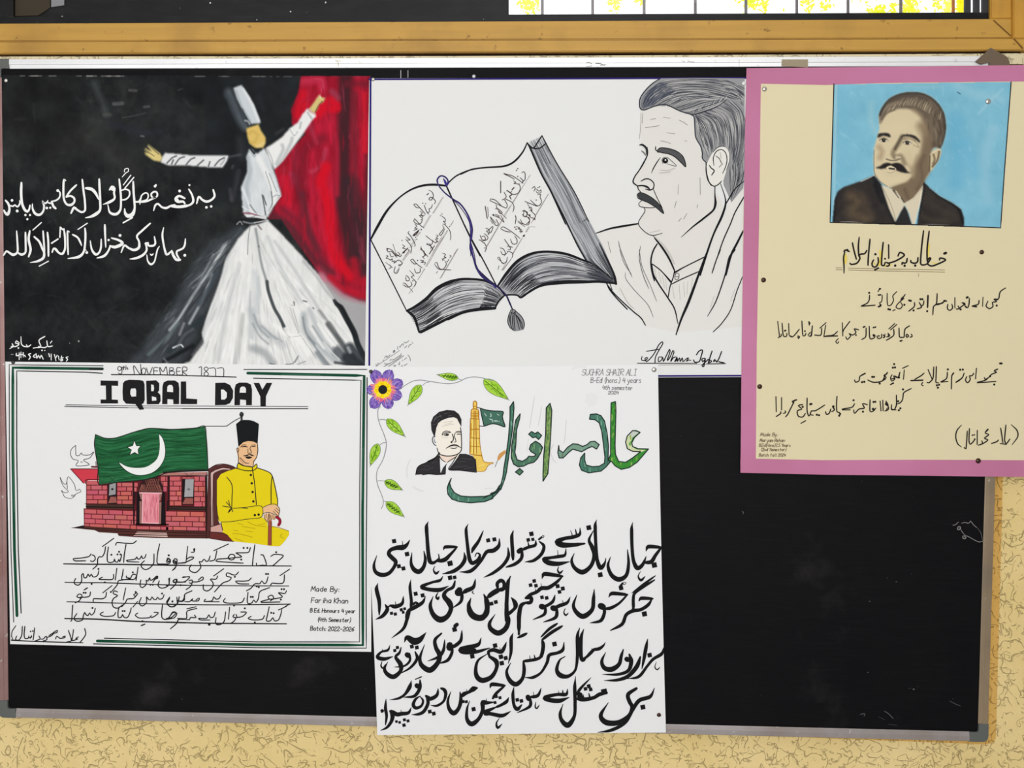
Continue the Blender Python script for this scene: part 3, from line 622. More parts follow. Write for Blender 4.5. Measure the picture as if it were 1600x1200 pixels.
for k in range(200):
    t = rs.uniform(.12, 1); u = rs.uniform(0, 1); x0, y0 = 388, 352; ang = math.radians(118 + 22 * u + 6); l = rs.uniform(8, 30); R_ = t * 235
    x = x0 + R_ * math.cos(ang) ; y = y0 + R_ * math.sin(ang); g = rs.choice([40, 60, 90, 130, 170]); 
    P.rst([(x, y, .3), (x + l * .5 * math.cos(ang), y + l * .5 * math.sin(ang), 1), (x + l * math.cos(ang), y + l * math.sin(ang), .2)], rs.uniform(.8, 2.6), (g, g + 6, g + 9), rs.uniform(.2, .6), 1.6, DK)
P.over(K, (222, 224, 222)); P.noise((11, 10, 10), 30, 71, 3, .8, K); P.noise((8, 8, 8), 10, 73, 2.5, .6, K)
for k in range(560):      # folds fanning out of the waist
    u = rs.uniform(0, 1); ang = math.radians(47 + 82 * u); R_ = 12 + 215 * math.sqrt(rs.uniform(0, 1)); l = rs.uniform(10, 50)
    x = 396 + R_ * math.cos(ang); y = 352 + R_ * math.sin(ang); g = rs.choice([176, 196, 208, 238, 244, 240])
    P.rst([(x, y, .3), (x + l * .5 * math.cos(ang), y + l * .5 * math.sin(ang), 1), (x + l * math.cos(ang - .04), y + l * math.sin(ang - .04), .2)], rs.uniform(.8, 4), (g, g + 2, g + 1), rs.uniform(.2, .6), 1.8, K)
def kc(t, w, c, a, sf): P.pst(t, w, c, a, sf, K)
kc("400,310 385,400 375,560", 1.0, (90, 96, 98), .9, 1); kc("450,330 470,450 500,640 540,780 560,880", 3.2, (120, 126, 128), .8, 3); kc("550,800 560,880 610,1030 660,1120 700,1200", 5, (62, 68, 70), .95, 2.2)
kc("680,1160 690,1220 740,1290 760,1300", 1.6, (60, 60, 60), .8, 1); kc("470,300 500,330", 2, (110, 110, 112), .8, 2); kc("440,720 460,900 440,1060 420,1300", 8, (166, 176, 180), .45, 8); kc("470,760 480,900 470,1080; 400,900 390,1100 400,1300", 4, (176, 184, 186), .5, 4); kc("560,400 640,600 720,760 860,980", 5, (188, 194, 194), .7, 4)
kc("620,440 760,640 900,860 1060,1120", 5, (180, 184, 184), .6, 4); kc("880,620 1000,760 1080,880 1150,960", 4, (150, 154, 154), .6, 4); kc("300,640 230,900 160,1200 110,1500", 6, (190, 194, 194), .6, 5); kc("210,560 150,800 60,1040 -30,1300", 4, (196, 200, 200), .6, 4)
kc("400,1060 440,1160 540,1260 640,1330 690,1370", 11, (170, 176, 178), .55, 8); kc("430,1100 480,1220 560,1300; 420,1180 480,1290 560,1360; 500,1200 600,1290 680,1340", 3, (132, 140, 144), .6, 3); kc("420,1400 520,1440 600,1540", 12, (150, 156, 158), .7, 7); kc("330,1100 290,1400 260,1560", 6, (160, 164, 160), .5, 6)
kc("880,1100 900,1240 1020,1380 1150,1500", 10, (154, 162, 166), .65, 7); kc("870,1120 900,1260 980,1360; 960,1200 1040,1320 1120,1400; 920,1300 1020,1440 1100,1540", 3, (118, 126, 130), .7, 2.5); kc("930,1050 1040,1300 1160,1450", 8, (176, 182, 184), .7, 5); kc("1100,1180 1200,1320 1270,1420 1330,1480", 8, (70, 74, 76), .85, 4); kc("1020,1060 1090,1150 1160,1250", 4, (120, 122, 120), .7, 4)
kc("1000,1440 1090,1550 1150,1590", 8, (120, 128, 132), .8, 5); kc("1180,1420 1260,1500 1320,1580", 16, (70, 76, 82), .8, 7); kc("1270,1480 1360,1540 1440,1600", 17, (40, 46, 52), .9, 6)
kc("620,1190 700,1260 800,1300 860,1350 920,1450", 8, (236, 238, 236), .8, 4); kc("1010,1180 1080,1290 1160,1370", 4, (232, 234, 232), .8, 2); kc("1000,1320 1060,1400", 2.5, (236, 238, 236), .8, 2); kc("1060,1340 1130,1430 1200,1500", 2, (220, 224, 224), .8, 1.6)
kc("590,1380 660,1330 760,1560", 2, (210, 212, 210), .7, 2); kc("-240,1570 -100,1590 0,1560", 6, (240, 240, 238), .8, 5)
at(400, 400, 6)
P.pst("725,415,.3 750,450,.6 790,480 850,590 920,720 950,820 1000,920 1060,1010", 9, (26, 31, 34), .95, 2.2); P.pst("735,405,.4 820,520 880,650 930,760", 4.0, (22, 26, 28), .9, 1.5); P.pst("880,860 960,960 1000,1030", 16, (38, 44, 50), .85, 6)
P.pst("740,1000 820,1010 1060,1020", 4, (40, 44, 50), .8, 3); P.pst("860,860 880,900", 5, (190, 194, 196), .7, 4)
P.pst("270,1020 340,1010 390,940 360,1000; 380,1020 460,990 w.8; 120,1010 160,1020", 1.4, (70, 76, 76), .7, 1.4); P.pst("350,430 355,460; 530,485 537,495; w2 440,420 470,430", 1.8, (66, 68, 66), .8, 1)
P.pst("310,480 350,600 390,730; 340,490 370,600 400,720; 320,460 360,470; 340,760 420,750; 430,770 560,960", .6, (130, 132, 130), .8, .8)
# torso and sleeves
at(320, 110, 5.714)
T = P.mask("372,760 400,690 470,740 530,690 575,770 610,880 640,960 682,1105 620,1200 560,1310 340,1310 320,1040 380,900 -", 1, False)
P.over(T, (208, 214, 216)); P.noise((10, 10, 10), 16, 81, 3, 1, T)
P.pst("380,780 400,900 370,1050 390,1280", 8, (160, 172, 178), .7, 6, T); P.pst("480,780 540,900 600,1050 620,1180", 9, (232, 234, 232), .8, 5, T); P.pst("400,700 440,760", 4, (150, 160, 166), .8, 4, T); P.pst("340,1060 390,1200 420,1300", 4, (226, 230, 230), .8, 3, T)
P.pst("540,900 590,1060 600,1200; 575,920 640,1080; 600,1130 640,1110 670,1120", 1, (110, 118, 120), .8, 1.2, T); P.pst("510,1110 540,1290; 520,1120 545,1200", 1.8, (60, 66, 70), .85, 1.2, T); P.pst("400,1200 470,1290 530,1320; 590,1080 600,1180 570,1260", 1.6, (90, 96, 98), .8, 1.4, T)
P.poly("430,720 470,700 450,745 -", (30, 36, 42), .95, .8, False); P.pst("400,690 440,740", 2.5, (26, 30, 34), .9, 1)
SL = P.mask("540,690 600,655 690,590 760,510 830,460 870,390 920,330 940,360 985,385 998,400 960,440 880,560 790,680 700,800 620,885 580,800 -", .9, False)
P.over(SL, (228, 230, 228)); P.pst("690,660 700,700 640,830; 780,600 770,640 700,780 650,850", 5, (176, 182, 182), .75, 3, SL); P.pst("860,460 850,510; 920,370 960,430", 3, (170, 176, 176), .8, 2, SL); P.pst("760,520 800,580 830,540", 1.2, (150, 156, 156), .7, 1.2, SL)
P.pst("560,700 600,790 615,870", 1.6, (160, 166, 168), .7, 1.4)
H = P.mask("930,340 975,280 1000,240 1025,205 1040,230 1078,240 1060,275 1020,300 1010,340 975,380 -", .7, False); P.over(H, (206, 190, 122)); P.pst("1050,270 1010,320 985,375", 1.6, (60, 50, 30), .85, 1, H); P.pst("1030,215 1035,240", 2, (226, 222, 190), .8, 1, H)
P.pst("1040,160 1040,200 1000,240", 1.2, (214, 90, 110), .6, 1.5); P.pst("935,335 960,370 990,380", 1.4, (200, 202, 196), .9, 1); P.pst("1060,150 1050,80 980,66", .8, (190, 90, 110), .6, 1)
# hat and face
HT = P.mask("256,150 330,125 395,220 440,300 500,455 490,470 415,475 330,330 290,250 -", .8, False)
P.pst("215,190 260,300 320,440 360,500", 12, (96, 106, 114), .7, 9); P.pst("190,220 230,250 270,380", 7, (60, 68, 76), .6, 8)
P.over(HT, (196, 204, 208)); P.pst("350,160 420,290 480,440", 5, (224, 228, 228), .8, 3, HT); P.pst("280,180 330,320 400,440", 4, (160, 172, 178), .7, 3, HT); P.pst("330,350 360,440", 5, (60, 70, 76), .8, 3)
P.pst("360,445 385,450 400,475", 3, (170, 176, 180), .8, 2)
F_ = P.mask("368,515 480,475 500,530 540,590 545,640 520,690 450,690 400,650 380,590 -", .8, False)
P.over(F_, (216, 186, 104)); P.pst("400,560 420,540 470,570 440,640 400,640", 5, (196, 164, 84), .6, 4, F_); P.pst("470,680 520,650", 5, (226, 204, 140), .7, 3, F_); P.pst("385,600 400,650 450,690", 1.2, (240, 214, 100), .6, 1, F_)
# left arm
at(0, 0, 4)
A1 = P.mask("1005,990 1030,955 1200,970 1428,968 1420,1000 1390,1045 1300,1045 1180,1035 1050,1035 1000,1015 -", .7, False)
P.over(A1, (222, 224, 224))
for q in ("1040,1020 1075,985 1100,975", "1090,1030 1120,990 1150,980", "1160,1030 1190,995 1215,985", "1230,1035 1270,1000", "1300,1040 1310,1010", "1340,1035 1370,1000 1400,985", "1070,1025 1080,1000"): P.pst(q, 2.2, (70, 74, 78), .9, 1.4, A1)
P.pst("1380,1030 1420,985 1500,965", 3, (110, 114, 120), .5, 4); P.pst("1420,975 1400,1020 1380,1040", 1.5, (240, 240, 240), .9, 1, A1)
H1 = P.mask("1000,960 960,930 925,903 920,915 950,950 905,925 900,938 930,958 898,950 905,965 930,985 955,1003 1000,1012 1012,985 -", .6, False); P.over(H1, (214, 196, 128)); P.pst("925,905 960,940 990,965; 902,930 930,955 960,975", 1.1, (40, 40, 30), .7, .8, H1)
# sash and waist detail
at(320, 300, 5.714)
P.pst("330,190 400,190 470,210", 2.2, (120, 40, 56), .8, 2); P.pst("350,215 430,215 540,235", 3.4, (226, 228, 228), .9, 1.6); P.pst("310,240 330,200 370,245 430,260", 4, (28, 32, 36), .9, 2.2); P.pst("280,290 310,262 330,290", 1.2, (200, 206, 208), .8, 1)
P.pst("340,265 400,280 440,275", 2.5, (150, 156, 160), .8, 2); P.pst("440,262 540,258", 1.2, (40, 44, 46), .9, 1); P.pst("440,275 560,250", 1.4, (228, 230, 230), .9, 1); P.pst("400,230 470,205 530,215", 1.0, (90, 96, 98), .8, 1)
P.pst("330,130 420,180 540,220", 1.4, (232, 234, 234), .8, 1); P.pst("560,190 600,130 680,30", 1.2, (236, 236, 236), .9, 1); P.pst("480,300 500,335", 1.6, (120, 96, 98), .6, 2); P.pst("475,485 478,490", 2, (80, 82, 84), .8, 1)
fig = np.clip(K + T + SL + HT + F_ + H + A1 + H1, 0, 1) > 0.5
ext = P.X < 1e9
bgp = P.emit('painted_ground', p1, M_PAINT, C1, 1)
# the figure again as its own part, a hair above the ground
fg = P.emit('painted_dancer', p1, M_PAINT, C1, 2, fig); fg['label'] = 'dancer in a white robe and tall hat'
# brushed lettering
S.bands = {'lettering': [342], 'signature': [549]}
IW = (238, 240, 238)
at(0, 260, 8)
ink('lettering', IW, 3.5, "70,425 105,470 118,540 95,600,1.4 65,580 50,550; w2.6 245,425,.7 248,465 218,505 185,482 165,498 118,488; w4.3 150,425; w4.6 215,557; w4.0 268,205 264,330 275,460 308,540 342,565 365,535,.8 374,488,.8; w3.8 318,608; 375,608; 342,660; w3.0 405,470,.7 408,530 440,590,1.3 495,605,1.3 540,560 550,490 528,432,.7 556,462 586,450 598,425,.6; w2.4 598,450 635,462 652,432,.7; 645,440 668,500 695,525,1.2; w2.6 655,435 700,425 742,390 752,340 740,310; w4.6 722,302; w4.2 585,520; 628,517; w3.2 822,178,.6 800,165 793,250 797,400 830,470 885,482,1.3 928,445 925,395 880,370 828,382; w3 828,380 880,305 955,232; w3.2 1028,165 1043,300 1060,430 1062,550 1020,572 960,540 925,515,1.3 888,585; w3.6 1240,160 1246,300 1252,440 1250,545 1200,595,1.4 1130,630 1068,642,.5; w4.8 1075,272 1145,285 1195,335,.9 1232,412,.4; w3.2 1370,292 1400,255,1.4 1432,275 1425,330 1432,400 1370,445,1.3 1288,475,.4; w5 1400,275 1415,285")
at(160, 250, 8)
ink('lettering', IW, 3.2, "210,240 222,350 232,480 226,615 190,668,1.3 140,678,1.3 90,650 68,560,.6; w2.5 240,380 285,365 335,385 335,450 290,492 238,500; w2.2 262,312 355,190; w2.6 278,356 392,218; w1.5 275,150 280,115 320,105 325,140 295,160 280,175 248,212; w3.4 385,270 390,400 400,520 402,610 375,680,1.8 320,700,1.8 285,665,1.3 278,610,.7; w2.8 405,522 455,520 485,470; w2.2 468,550 490,445 540,410 572,430 560,492 490,515; w2.8 440,525 540,520 625,485 685,450 680,405 650,395 610,425 625,470 665,465; w4.2 658,328; 668,314; w3 260,785 375,720; w3 640,632,.7 662,565 695,548 745,590 800,600,1.2 850,575 905,560; w3.6 1030,480 960,450 915,485,1.2 940,520,1.2 1010,520 1030,545; w4.4 1070,570 960,585 860,575; w3 1020,570 1085,565 1135,520,1.2 1122,440 1080,365; w4.4 965,387; 1088,314; w3.3 1178,545,.8 1205,460 1245,495 1300,520,1.2 1360,500 1402,450 1385,372; w4.2 1300,592; w4 1360,580; w5 930,500 935,505")
at(0, 340, 8)
ink('lettering', IW, 3.1, "45,470 80,420 115,438 165,465,1.4 212,440 222,400 208,168,.8; 225,440 270,462,1.3 315,440 322,400 318,185; 372,165 358,270,1.2 382,400,1.2 358,490; w2.4 412,155 517,62; w3.4 428,240 490,300 530,390 552,440 540,505,1.2 470,545 378,562,.4; w2.8 538,168 548,300 556,430; 593,185 603,300 606,480; w2.3 490,607 605,545; 645,320 725,268; w3 755,120 748,245; 765,130 782,150; w3 798,140 812,250 812,390 780,452,1.3 735,440 700,400,1.3 672,385 652,432; w2.8 868,180,.6 845,168 845,300 852,460; w3 908,212 970,248 1000,300 1020,350,.6; w3.3 1062,135 1068,200 1064,320 1045,430 985,490,1.3 848,513,.5; w2.3 975,147 1092,70; w4.4 1085,437; w1.6 1078,410 1070,402; w3 1128,290,.6 1148,400 1195,460,1.4 1240,435 1262,370 1265,270,.8; w3 1310,92,1.2 1315,230 1322,370,.7; w3.8 1357,280; w3 1380,350 1352,420 1300,480,1.3 1212,505,.6; w3.6 1375,355 1440,368,1.3 1530,325,1.3 1490,285 1395,255,.8; w4.8 1500,223")
at(160, 330, 8)
ink('lettering', IW, 3.1, "235,515,.8 275,428 325,458 395,485,1.3 455,455,1.3 458,380 432,310 500,240 598,152; w3.1 345,598,.6 430,585,1.2 510,545,1.2 552,490 548,430; w4.4 545,400 548,430; w3 535,405 570,395 575,430 640,430,1.1 662,400 650,318,.8; w2.4 555,545,.7 568,625 608,665,1.4 650,630 672,545 690,475 712,440,.8; w2.6 598,535,.7 615,550 636,533,.7; w3 765,205,.6 750,300 772,450 802,542,1.2 842,518 868,490,.7; w3.4 866,495 890,560,1.2 925,605,1.3 970,608,1.4; w3 965,600,.8 932,545 930,502 1005,465 1030,420 1038,345,.7; w4.6 1030,551")
at(0, 500, 8)
ink('signature', IW, 1.7, "650,262 628,290; 655,325 600,330 585,260; 585,330 560,345 510,340 480,330; 560,205,1.2 488,255 510,335 450,345; 450,345 415,352; w2.6 525,380; 560,382; w1.8 385,310 350,335 330,310; 355,335 300,330 268,300 262,205,.7; w1.8 240,285 205,262 195,290 240,300 200,330 140,330; w1.8 150,295 165,330 120,358,.6; w2.6 230,350; w2 205,415,.9 205,445 240,440; 240,410 240,495; 262,400 262,470; 250,430 280,430; 290,405 292,470 300,435 320,460; w1.8 385,420 355,430 380,460 360,495; 440,430 415,455 440,470; 450,420 460,480 480,440 500,480 515,440 540,490; w2 610,420 620,460; 640,425 640,500; 680,430 700,510; 715,440 700,470; 730,450 740,500; 770,450 760,510 785,500 765,480 790,470; 850,460 825,470 845,490 830,515", 6)
ink('signature', (150, 150, 150), 1.2, "870,285 872,296; w2.2 982,262 985,268; w1.6 140,430 165,430", 5)
finish(p1)
# ------------------------------------------------------------------ poster 2: open book and a man in profile, pen on white card
def guide(txt, m=24):
    p = parse(txt, 1)[0][0]; c = catmull(p, False, 3)[:, :2]
    d = np.r_[0, np.cumsum(np.hypot(*np.diff(c, axis=0).T))]; t = np.linspace(0, d[-1], m)
    return np.stack([np.interp(t, d, c[:, 0]), np.interp(t, d, c[:, 1])], 1)
def hatch(part, guides, n, cols, w, L=4, span=(0.15, 0.6), rs=None, wave=0.0, full=None):
    """pen lines that follow the field between guide curves"""
    rs = rs or RS; K = len(guides) - 1; m = len(guides[0])
    for k in range(n):
        u = rs.rand() * K; i = min(int(u), K - 1); f = u - i; c = guides[i] * (1 - f) + guides[i + 1] * f
        sp = rs.uniform(*span); a = rs.uniform(-0.15, 1.02 - sp * 0.8); i0 = max(0, int(a * m)); i1 = min(m, int((a + sp) * m) + 2)
        if i1 - i0 < 3: continue
        q = c[i0:i1] + wave * np.cumsum(rs.randn(i1 - i0, 2), 0) * 0.3
        mm = np.clip(np.minimum(np.linspace(0, 1, len(q)), np.linspace(1, 0, len(q))) * 4, .25, 1)
        raw(part, cols[rs.randint(len(cols))], rs.uniform(*w), np.c_[q, mm], L + 1.6 * k / n)
S = Sheet(-0.0046)
C2 = [(577, 122.5), (1166, 121), (1161.5, 589), (570, 592)]
p2 = sheet_mesh('book_poster', C2, mat((226, 228, 226), 0.75, 0, 0.15), 14)
tag(p2, 'white poster with a pen drawing of an open book and a man looking up', 'poster')
BLU = (44, 34, 110); K1 = (26, 27, 30); PG = (206, 207, 208)
S.bands = {'smudge': []}
raw('blue_border', BLU, 3.0, dense((579, 122), (577, 574), 20), 2); raw('blue_border#t', BLU, 2.6, dense((577, 124), (1000, 122.5), 20), 2); raw('blue_border#t', BLU, 2.6, dense((1000, 122.5), (1165, 122), 8), 2)
raw('blue_border#b', BLU, 2.8, dense((1020, 587.5), (1161, 587), 8), 2)
# book
at(0, 0, 1)
def cpx(ox, oy, s, t):     # crop coordinates -> photo pixels, as text
    return ' '.join('%.1f,%.1f' % (ox + float(a.split(',')[0]) / s, oy + float(a.split(',')[1]) / s) for a in t.split())
topL = cpx(570, 370, 8, "530,925 620,880 760,780 900,650 1050,570 1180,530 1350,525 1500,545") + ' ' + cpx(700, 380, 5.714, "330,335 440,385 510,465")
botL = cpx(570, 370, 8, "680,1190 800,1150 1000,1030 1200,955 1400,915 1600,890") + ' ' + cpx(700, 380, 5.714, "260,595 420,580")
topR = cpx(700, 380, 5.714, "440,385 520,270 620,160 740,95 880,75 1050,95 1200,150 1300,190 1450,320")
botR = cpx(700, 380, 5.714, "650,485 700,440 820,380 1000,350 1200,345 1350,345 1500,360")
covL = cpx(720, 200, 8, "830,185 870,260 1000,560 1130,800 1310,1200") + ' ' + cpx(720, 300, 8, "1450,650 1580,880") + ' ' + cpx(700, 380, 5.714, "1330,240 1480,350")
covR = cpx(720, 200, 8, "1015,95 1200,440 1420,800 1600,1170") + ' ' + cpx(900, 220, 5.714, "100,680 180,830 260,990 340,1190") + ' ' + cpx(700, 380, 5.714, "1500,350")
def flip(t): return ' '.join(t.split()[::-1])
fill('open_book', (170, 172, 174), cpx(570, 370, 8, "530,925 620,1010 680,1190") + ' ' + botL + ' ' + cpx(700, 380, 5.714, "450,520 500,470") + ' ' + flip(topL) + ' -', 3)
fill('open_book', (168, 171, 173), topR + ' ' + cpx(700, 380, 5.714, "1500,365") + ' ' + flip(botR) + ' ' + cpx(700, 380, 5.714, "620,465 560,460 510,465") + ' -', 3)
fill('open_book', (158, 162, 165), cpx(720, 200, 8, "870,245 940,258 1000,245 1060,195") + ' ' + ' '.join(covR.split()[1:]) + ' ' + flip(' '.join(covL.split()[1:])) + ' -', 2)
rs = np.random.RandomState(21)
gL = [guide(topL), guide(botL)]; gR = [guide(topR), guide(botR)]; gC = [guide(covL, 30), guide(covR, 30)]
hatch('open_book', gL, 260, [(40, 42, 46), (96, 98, 102), (204, 206, 208), (216, 218, 218), (120, 122, 126)], (.5, 1.3), 4, (.1, .4), rs)
hatch('open_book', gR, 330, [(46, 48, 54), (98, 100, 106), (206, 208, 210), (190, 192, 194), (112, 116, 122)], (.5, 1.3), 4, (.1, .45), rs)
hatch('open_book', gC, 260, [(104, 108, 112), (130, 133, 137), (196, 199, 202), (178, 181, 184), (142, 146, 150)], (.5, 1.6), 4, (.1, .4), rs)
for g, n in ((gL, 60), (gR, 60)):       # darker where the pages meet and at the outer corner
    hatch('open_book', [g[0][:7], g[1][:7]], n, [(30, 32, 36), (60, 62, 66)], (.6, 1.4), 5, (.3, .9), rs)
hatch('open_book', [gL[0][-6:], gL[1][-6:]], 50, [(34, 36, 40), (80, 82, 84), (60, 62, 70)], (.6, 1.2), 5, (.3, .9), rs)
hatch('open_book', [gR[0][-7:], gR[1][-7:]], 70, [(44, 48, 56), (80, 84, 90), (60, 62, 70)], (.6, 1.2), 5, (.4, .9), rs)
hatch('open_book', [gC[0][-8:], gC[1][-8:]], 50, [(60, 62, 66), (90, 94, 98)], (.6, 1.2), 5, (.3, .9), rs)
at(570, 250, 8)
ink('open_book', K1, 3.0, "75,990,1.1 160,830,1.4 280,630,1.2 420,480,.8 560,380,.9 700,325,1.1 850,308,1.2 1020,322,1.2; w2.2 1020,325,1.5 1060,270 1150,195 1300,130 1450,100 1600,90; w1.9 75,995 180,1200; w2.2 1020,325,1.3 1100,500 1300,930 1440,1200", 7, 0.8)
at(570, 370, 8)
ink('open_book', K1, 1.8, "75,40 300,480 520,920; w4.6 525,925,.8 620,880 760,780,1 900,650,1.3 1050,570,1.2 1180,535,.8 1350,530,.8 1500,548,.8 1600,590,.8; w3.6 530,925 620,1010,1.2 680,1195,.8; w4.4 700,1190,1.2 900,1090,1 1150,970,.9 1350,915,.9 1600,888,.6", 7, 0.9)
at(720, 200, 8)
ink('open_book', K1, 2.4, "0,580,.8 130,520 300,495 520,480,1.2 620,450,1.2 700,390,1.2 780,290 830,185,1; w2 830,185,1 870,230 910,250 960,180 1015,95; w1.6 1015,95 1200,440 1420,800 1600,1170; w2 870,245 940,258 1000,245 1060,195; w2.6 830,185,.7 870,260 1000,560 1130,800 1310,1200", 7, 0.8)
at(720, 300, 8)
ink('open_book', K1, 2.0, "0,320 130,580 290,870 450,1180; w2.2 1130,0 1300,330 1450,650 1580,880", 7, 0.9)
at(700, 380, 5.714)
ink('open_book', K1, 4.2, "0,350 100,322,.8 200,318,.7 330,335,.7 440,385,.7 510,465,.8; 0,680,.9 130,620 260,595 420,580,1.1; w2.6 420,580 450,520 500,470; w4 440,385,.6 520,270 620,160,1.1 740,95,1 880,75,.9 1050,95 1200,150,.9 1300,190,.6 1470,320,.4; w2.6 510,465 560,460 620,465 650,485,1.2 720,440; w5.2 660,478,.6 820,382,.8 1000,350,1.2 1200,345,1 1350,345,.6 1500,360,.6; w3 1350,0,.4 1440,180,.8 1485,290,1.2 1500,362,1.4; w2 1415,350 1440,410 1500,485 1600,590; w1.4 1440,350 1465,415", 7, 0.9)
# ribbon and tassel
PU = (62, 52, 128); PD = (38, 34, 74)
at(570, 250, 8)
ink('bookmark_ribbon', PU, 2.4, "920,320 905,250 945,200 1000,210 1040,260 1020,320 985,235; w2.2 930,335 1000,410 1090,480 1200,560 1280,680 1330,830 1330,950 1315,1100 1345,1200", 8)
ink('bookmark_ribbon', PD, 1.2, "915,300 905,240 950,195 1010,215 1045,270; 935,330 990,395 1070,470 1190,540 1290,680 1345,840 1340,980; 1080,470 1200,600 1300,760 1320,900 1315,1000 1325,1200", 9)
ink('bookmark_ribbon', PU, 4, "1000,250,.6 1020,300,1.1", 8)
at(570, 370, 8)
ink('bookmark_ribbon', PU, 2.2, "1315,20 1340,180 1370,300 1410,400 1470,490 1560,560 1640,640", 8)
ink('bookmark_ribbon', PD, 1.3, "1320,20 1320,150 1360,290 1390,390 1460,500 1600,600; 1330,80 1370,230 1400,380 1480,470 1590,570", 9)
at(700, 380, 5.714)
ink('bookmark_ribbon', PD, 2.6, "290,270 350,320 430,380 515,460 545,520 575,590", 8)
fill('bookmark_ribbon/tassel', (140, 142, 144), "575,590 620,620 665,670 685,730 670,770 600,785 560,765 535,700 545,630", 8)
ink('bookmark_ribbon/tassel', K1, 1.3, "560,600 540,650 535,710 560,765; 600,600 660,660 682,720 672,770; 575,600 555,680 570,760 595,785; 590,610 590,700 600,780; 600,620 620,700 640,775; 610,640 640,700 655,760; 580,630 575,700 585,770; 550,640 550,700; 620,650 660,720 665,770; 555,600 580,590 605,605 590,625 560,620", 9, 0.5)
# verses written along the pages
TX = (62, 48, 46); LN = (150, 142, 142)
at(570, 250, 8)
ink('verse#l', TX, 1.15, "800,375 840,400 858,450 830,500 800,490 820,465 855,480 885,520 865,550; 845,555 830,600 800,610 812,640 780,660; 745,570 770,640 800,680; 610,555 640,550 690,600 760,680; 610,555 640,590 680,600; 690,640 720,660 700,680 735,700 680,690 720,730 700,750; 625,740 610,760 650,800 700,790 720,740; 620,730 700,820 740,850; 625,800 650,830 620,850 660,860 610,880; w1.6 670,880 600,945 640,930 680,870; w1.15 555,890 540,910 580,960 630,1060 620,1080; 520,960 540,980 570,1000 530,1000; w1.15 510,990 580,1080 575,1170; 470,1060 500,1080 470,1100 510,1110; w1.8 540,1100 470,1165 500,1150; w1.15 350,1050 385,1150; 410,1150 440,1180 400,1200 380,1180; 280,1105 330,1120 400,1200; 275,1100 270,1130", 8, 0.6)
ink('verse#l', TX, 1.7, "775,435 795,420; 725,540; 760,545; 745,570; 740,690; 725,710; w2.2 705,870; w1.7 635,965; 650,990; 465,1005; 545,1125; w1.6 945,695; 965,675; 1060,830; 1078,812; w2.4 780,1050; 900,1020", 8, 0.8)
ink('verse#l', LN, 0.6, "970,465 845,670; 985,460 860,665; 830,690 735,850; 815,690 725,840; 700,900 650,960; 685,900 640,955; 640,990 580,1100; 620,990 560,1100; 560,1120 500,1200; 1030,875 830,1200; 1040,880 845,1200; 1110,755 1075,810; 1105,770 1085,800; 1160,1110 1110,1180", 7, 1)
ink('verse#l', TX, 1.1, "960,700 1000,730 1010,770 980,760 1010,800 975,800; 995,800 1060,880 1075,960 1065,1000; 970,820 990,850 930,930 955,940 1000,860; 890,935 920,950 890,970 920,985 880,990 915,1020 880,1030; 760,945 830,1000 890,1040; 850,1000 840,1050 810,1060; 800,1040 830,1080 820,1110; w2 870,1070 805,1175; w1.1 705,1080 700,1120 740,1140 750,1200", 8, 0.6)
at(570, 370, 8)
ink('verse#l', TX, 1.15, "265,240 285,235; 280,150 290,190 330,180 400,260; 310,200 330,250 360,240; w1.15 260,320 350,385; 275,260 320,290 345,270 340,310 380,300 360,330; 310,350 330,380 300,400; 370,330 420,290 470,330 440,360; 380,370 365,440 400,455 430,400; w1.15 380,200 440,250 460,220", 8, 0.6)
ink('verse#l', TX, 2.0, "270,265; 285,245; 285,150; 425,355; 440,350; 1045,290; 1030,310; 600,550; 660,295", 8)
ink('verse#l', TX, 1.15, "350,90 385,190; 770,90 830,120 850,170; w2 870,110 810,210; w1.15 700,130 720,170 790,250; 735,200 760,230 720,250 745,270; 570,290 600,280 640,330 720,390; 570,295 620,340 650,330; 690,290 740,300 700,320 760,320 740,350; 620,400 640,450 690,440 690,390; 560,420 620,490; 590,450 610,480 580,500 600,520; 510,480 540,500 560,540 520,550 510,500; 475,580 500,580 560,640; 475,600 540,630 590,600 570,560; 600,520 640,570 620,620; 560,640 600,690; 970,205 1010,220 990,250 1020,260 980,270 970,300 ; 960,270 1000,300; 875,330 900,320 940,400 1080,415; 870,340 920,400 980,405 1020,340 1000,300; 1060,230 1080,240 1060,260; 895,455 910,430", 8, 0.6)
ink('verse#l', LN, 0.7, "940,520 1160,150; 950,515 1165,150; 660,540 750,400; 670,530 745,400; 760,370 960,0; 775,370 985,0; 550,710 600,640; 600,640 650,560; 470,290 560,170; 480,300 570,180; 385,450 470,320", 7, 1)
at(720, 200, 8)
ink('verse#r', TX, 1.15, "535,565 580,580 650,600 780,690; 540,575 620,610 670,640; 760,560 790,545 805,580 800,650 770,665; 740,620 780,660 760,690; 660,660 690,680 660,690 720,700 740,700; 640,790 620,810 660,830 720,810 745,740 720,700; w2.4 640,770 665,745; w1.6 580,780 640,830 610,850 630,890; w1.15 540,800 570,860 550,880; 545,880 640,930 665,990 650,1050; 515,900 540,890 580,960 570,1000 530,985 370,910; 370,885 430,900 520,985; 370,885 365,915; 440,960 450,1000 430,1010; 455,1000 490,1030 520,1060 490,1070 470,1040; 450,1010 570,1130; 500,1090 540,1170; 430,1080 480,1100 460,1120; 370,1110 440,1190; w2 498,665 498,810; w2 305,980 330,1130; 335,990 345,1110", 8, 0.7)
ink('verse#r', TX, 2.0, "695,530; 712,508; 712,605; 577,785; w3 407,1087; w1.8 965,745; 985,735; 943,900; w2.6 862,1088", 8)
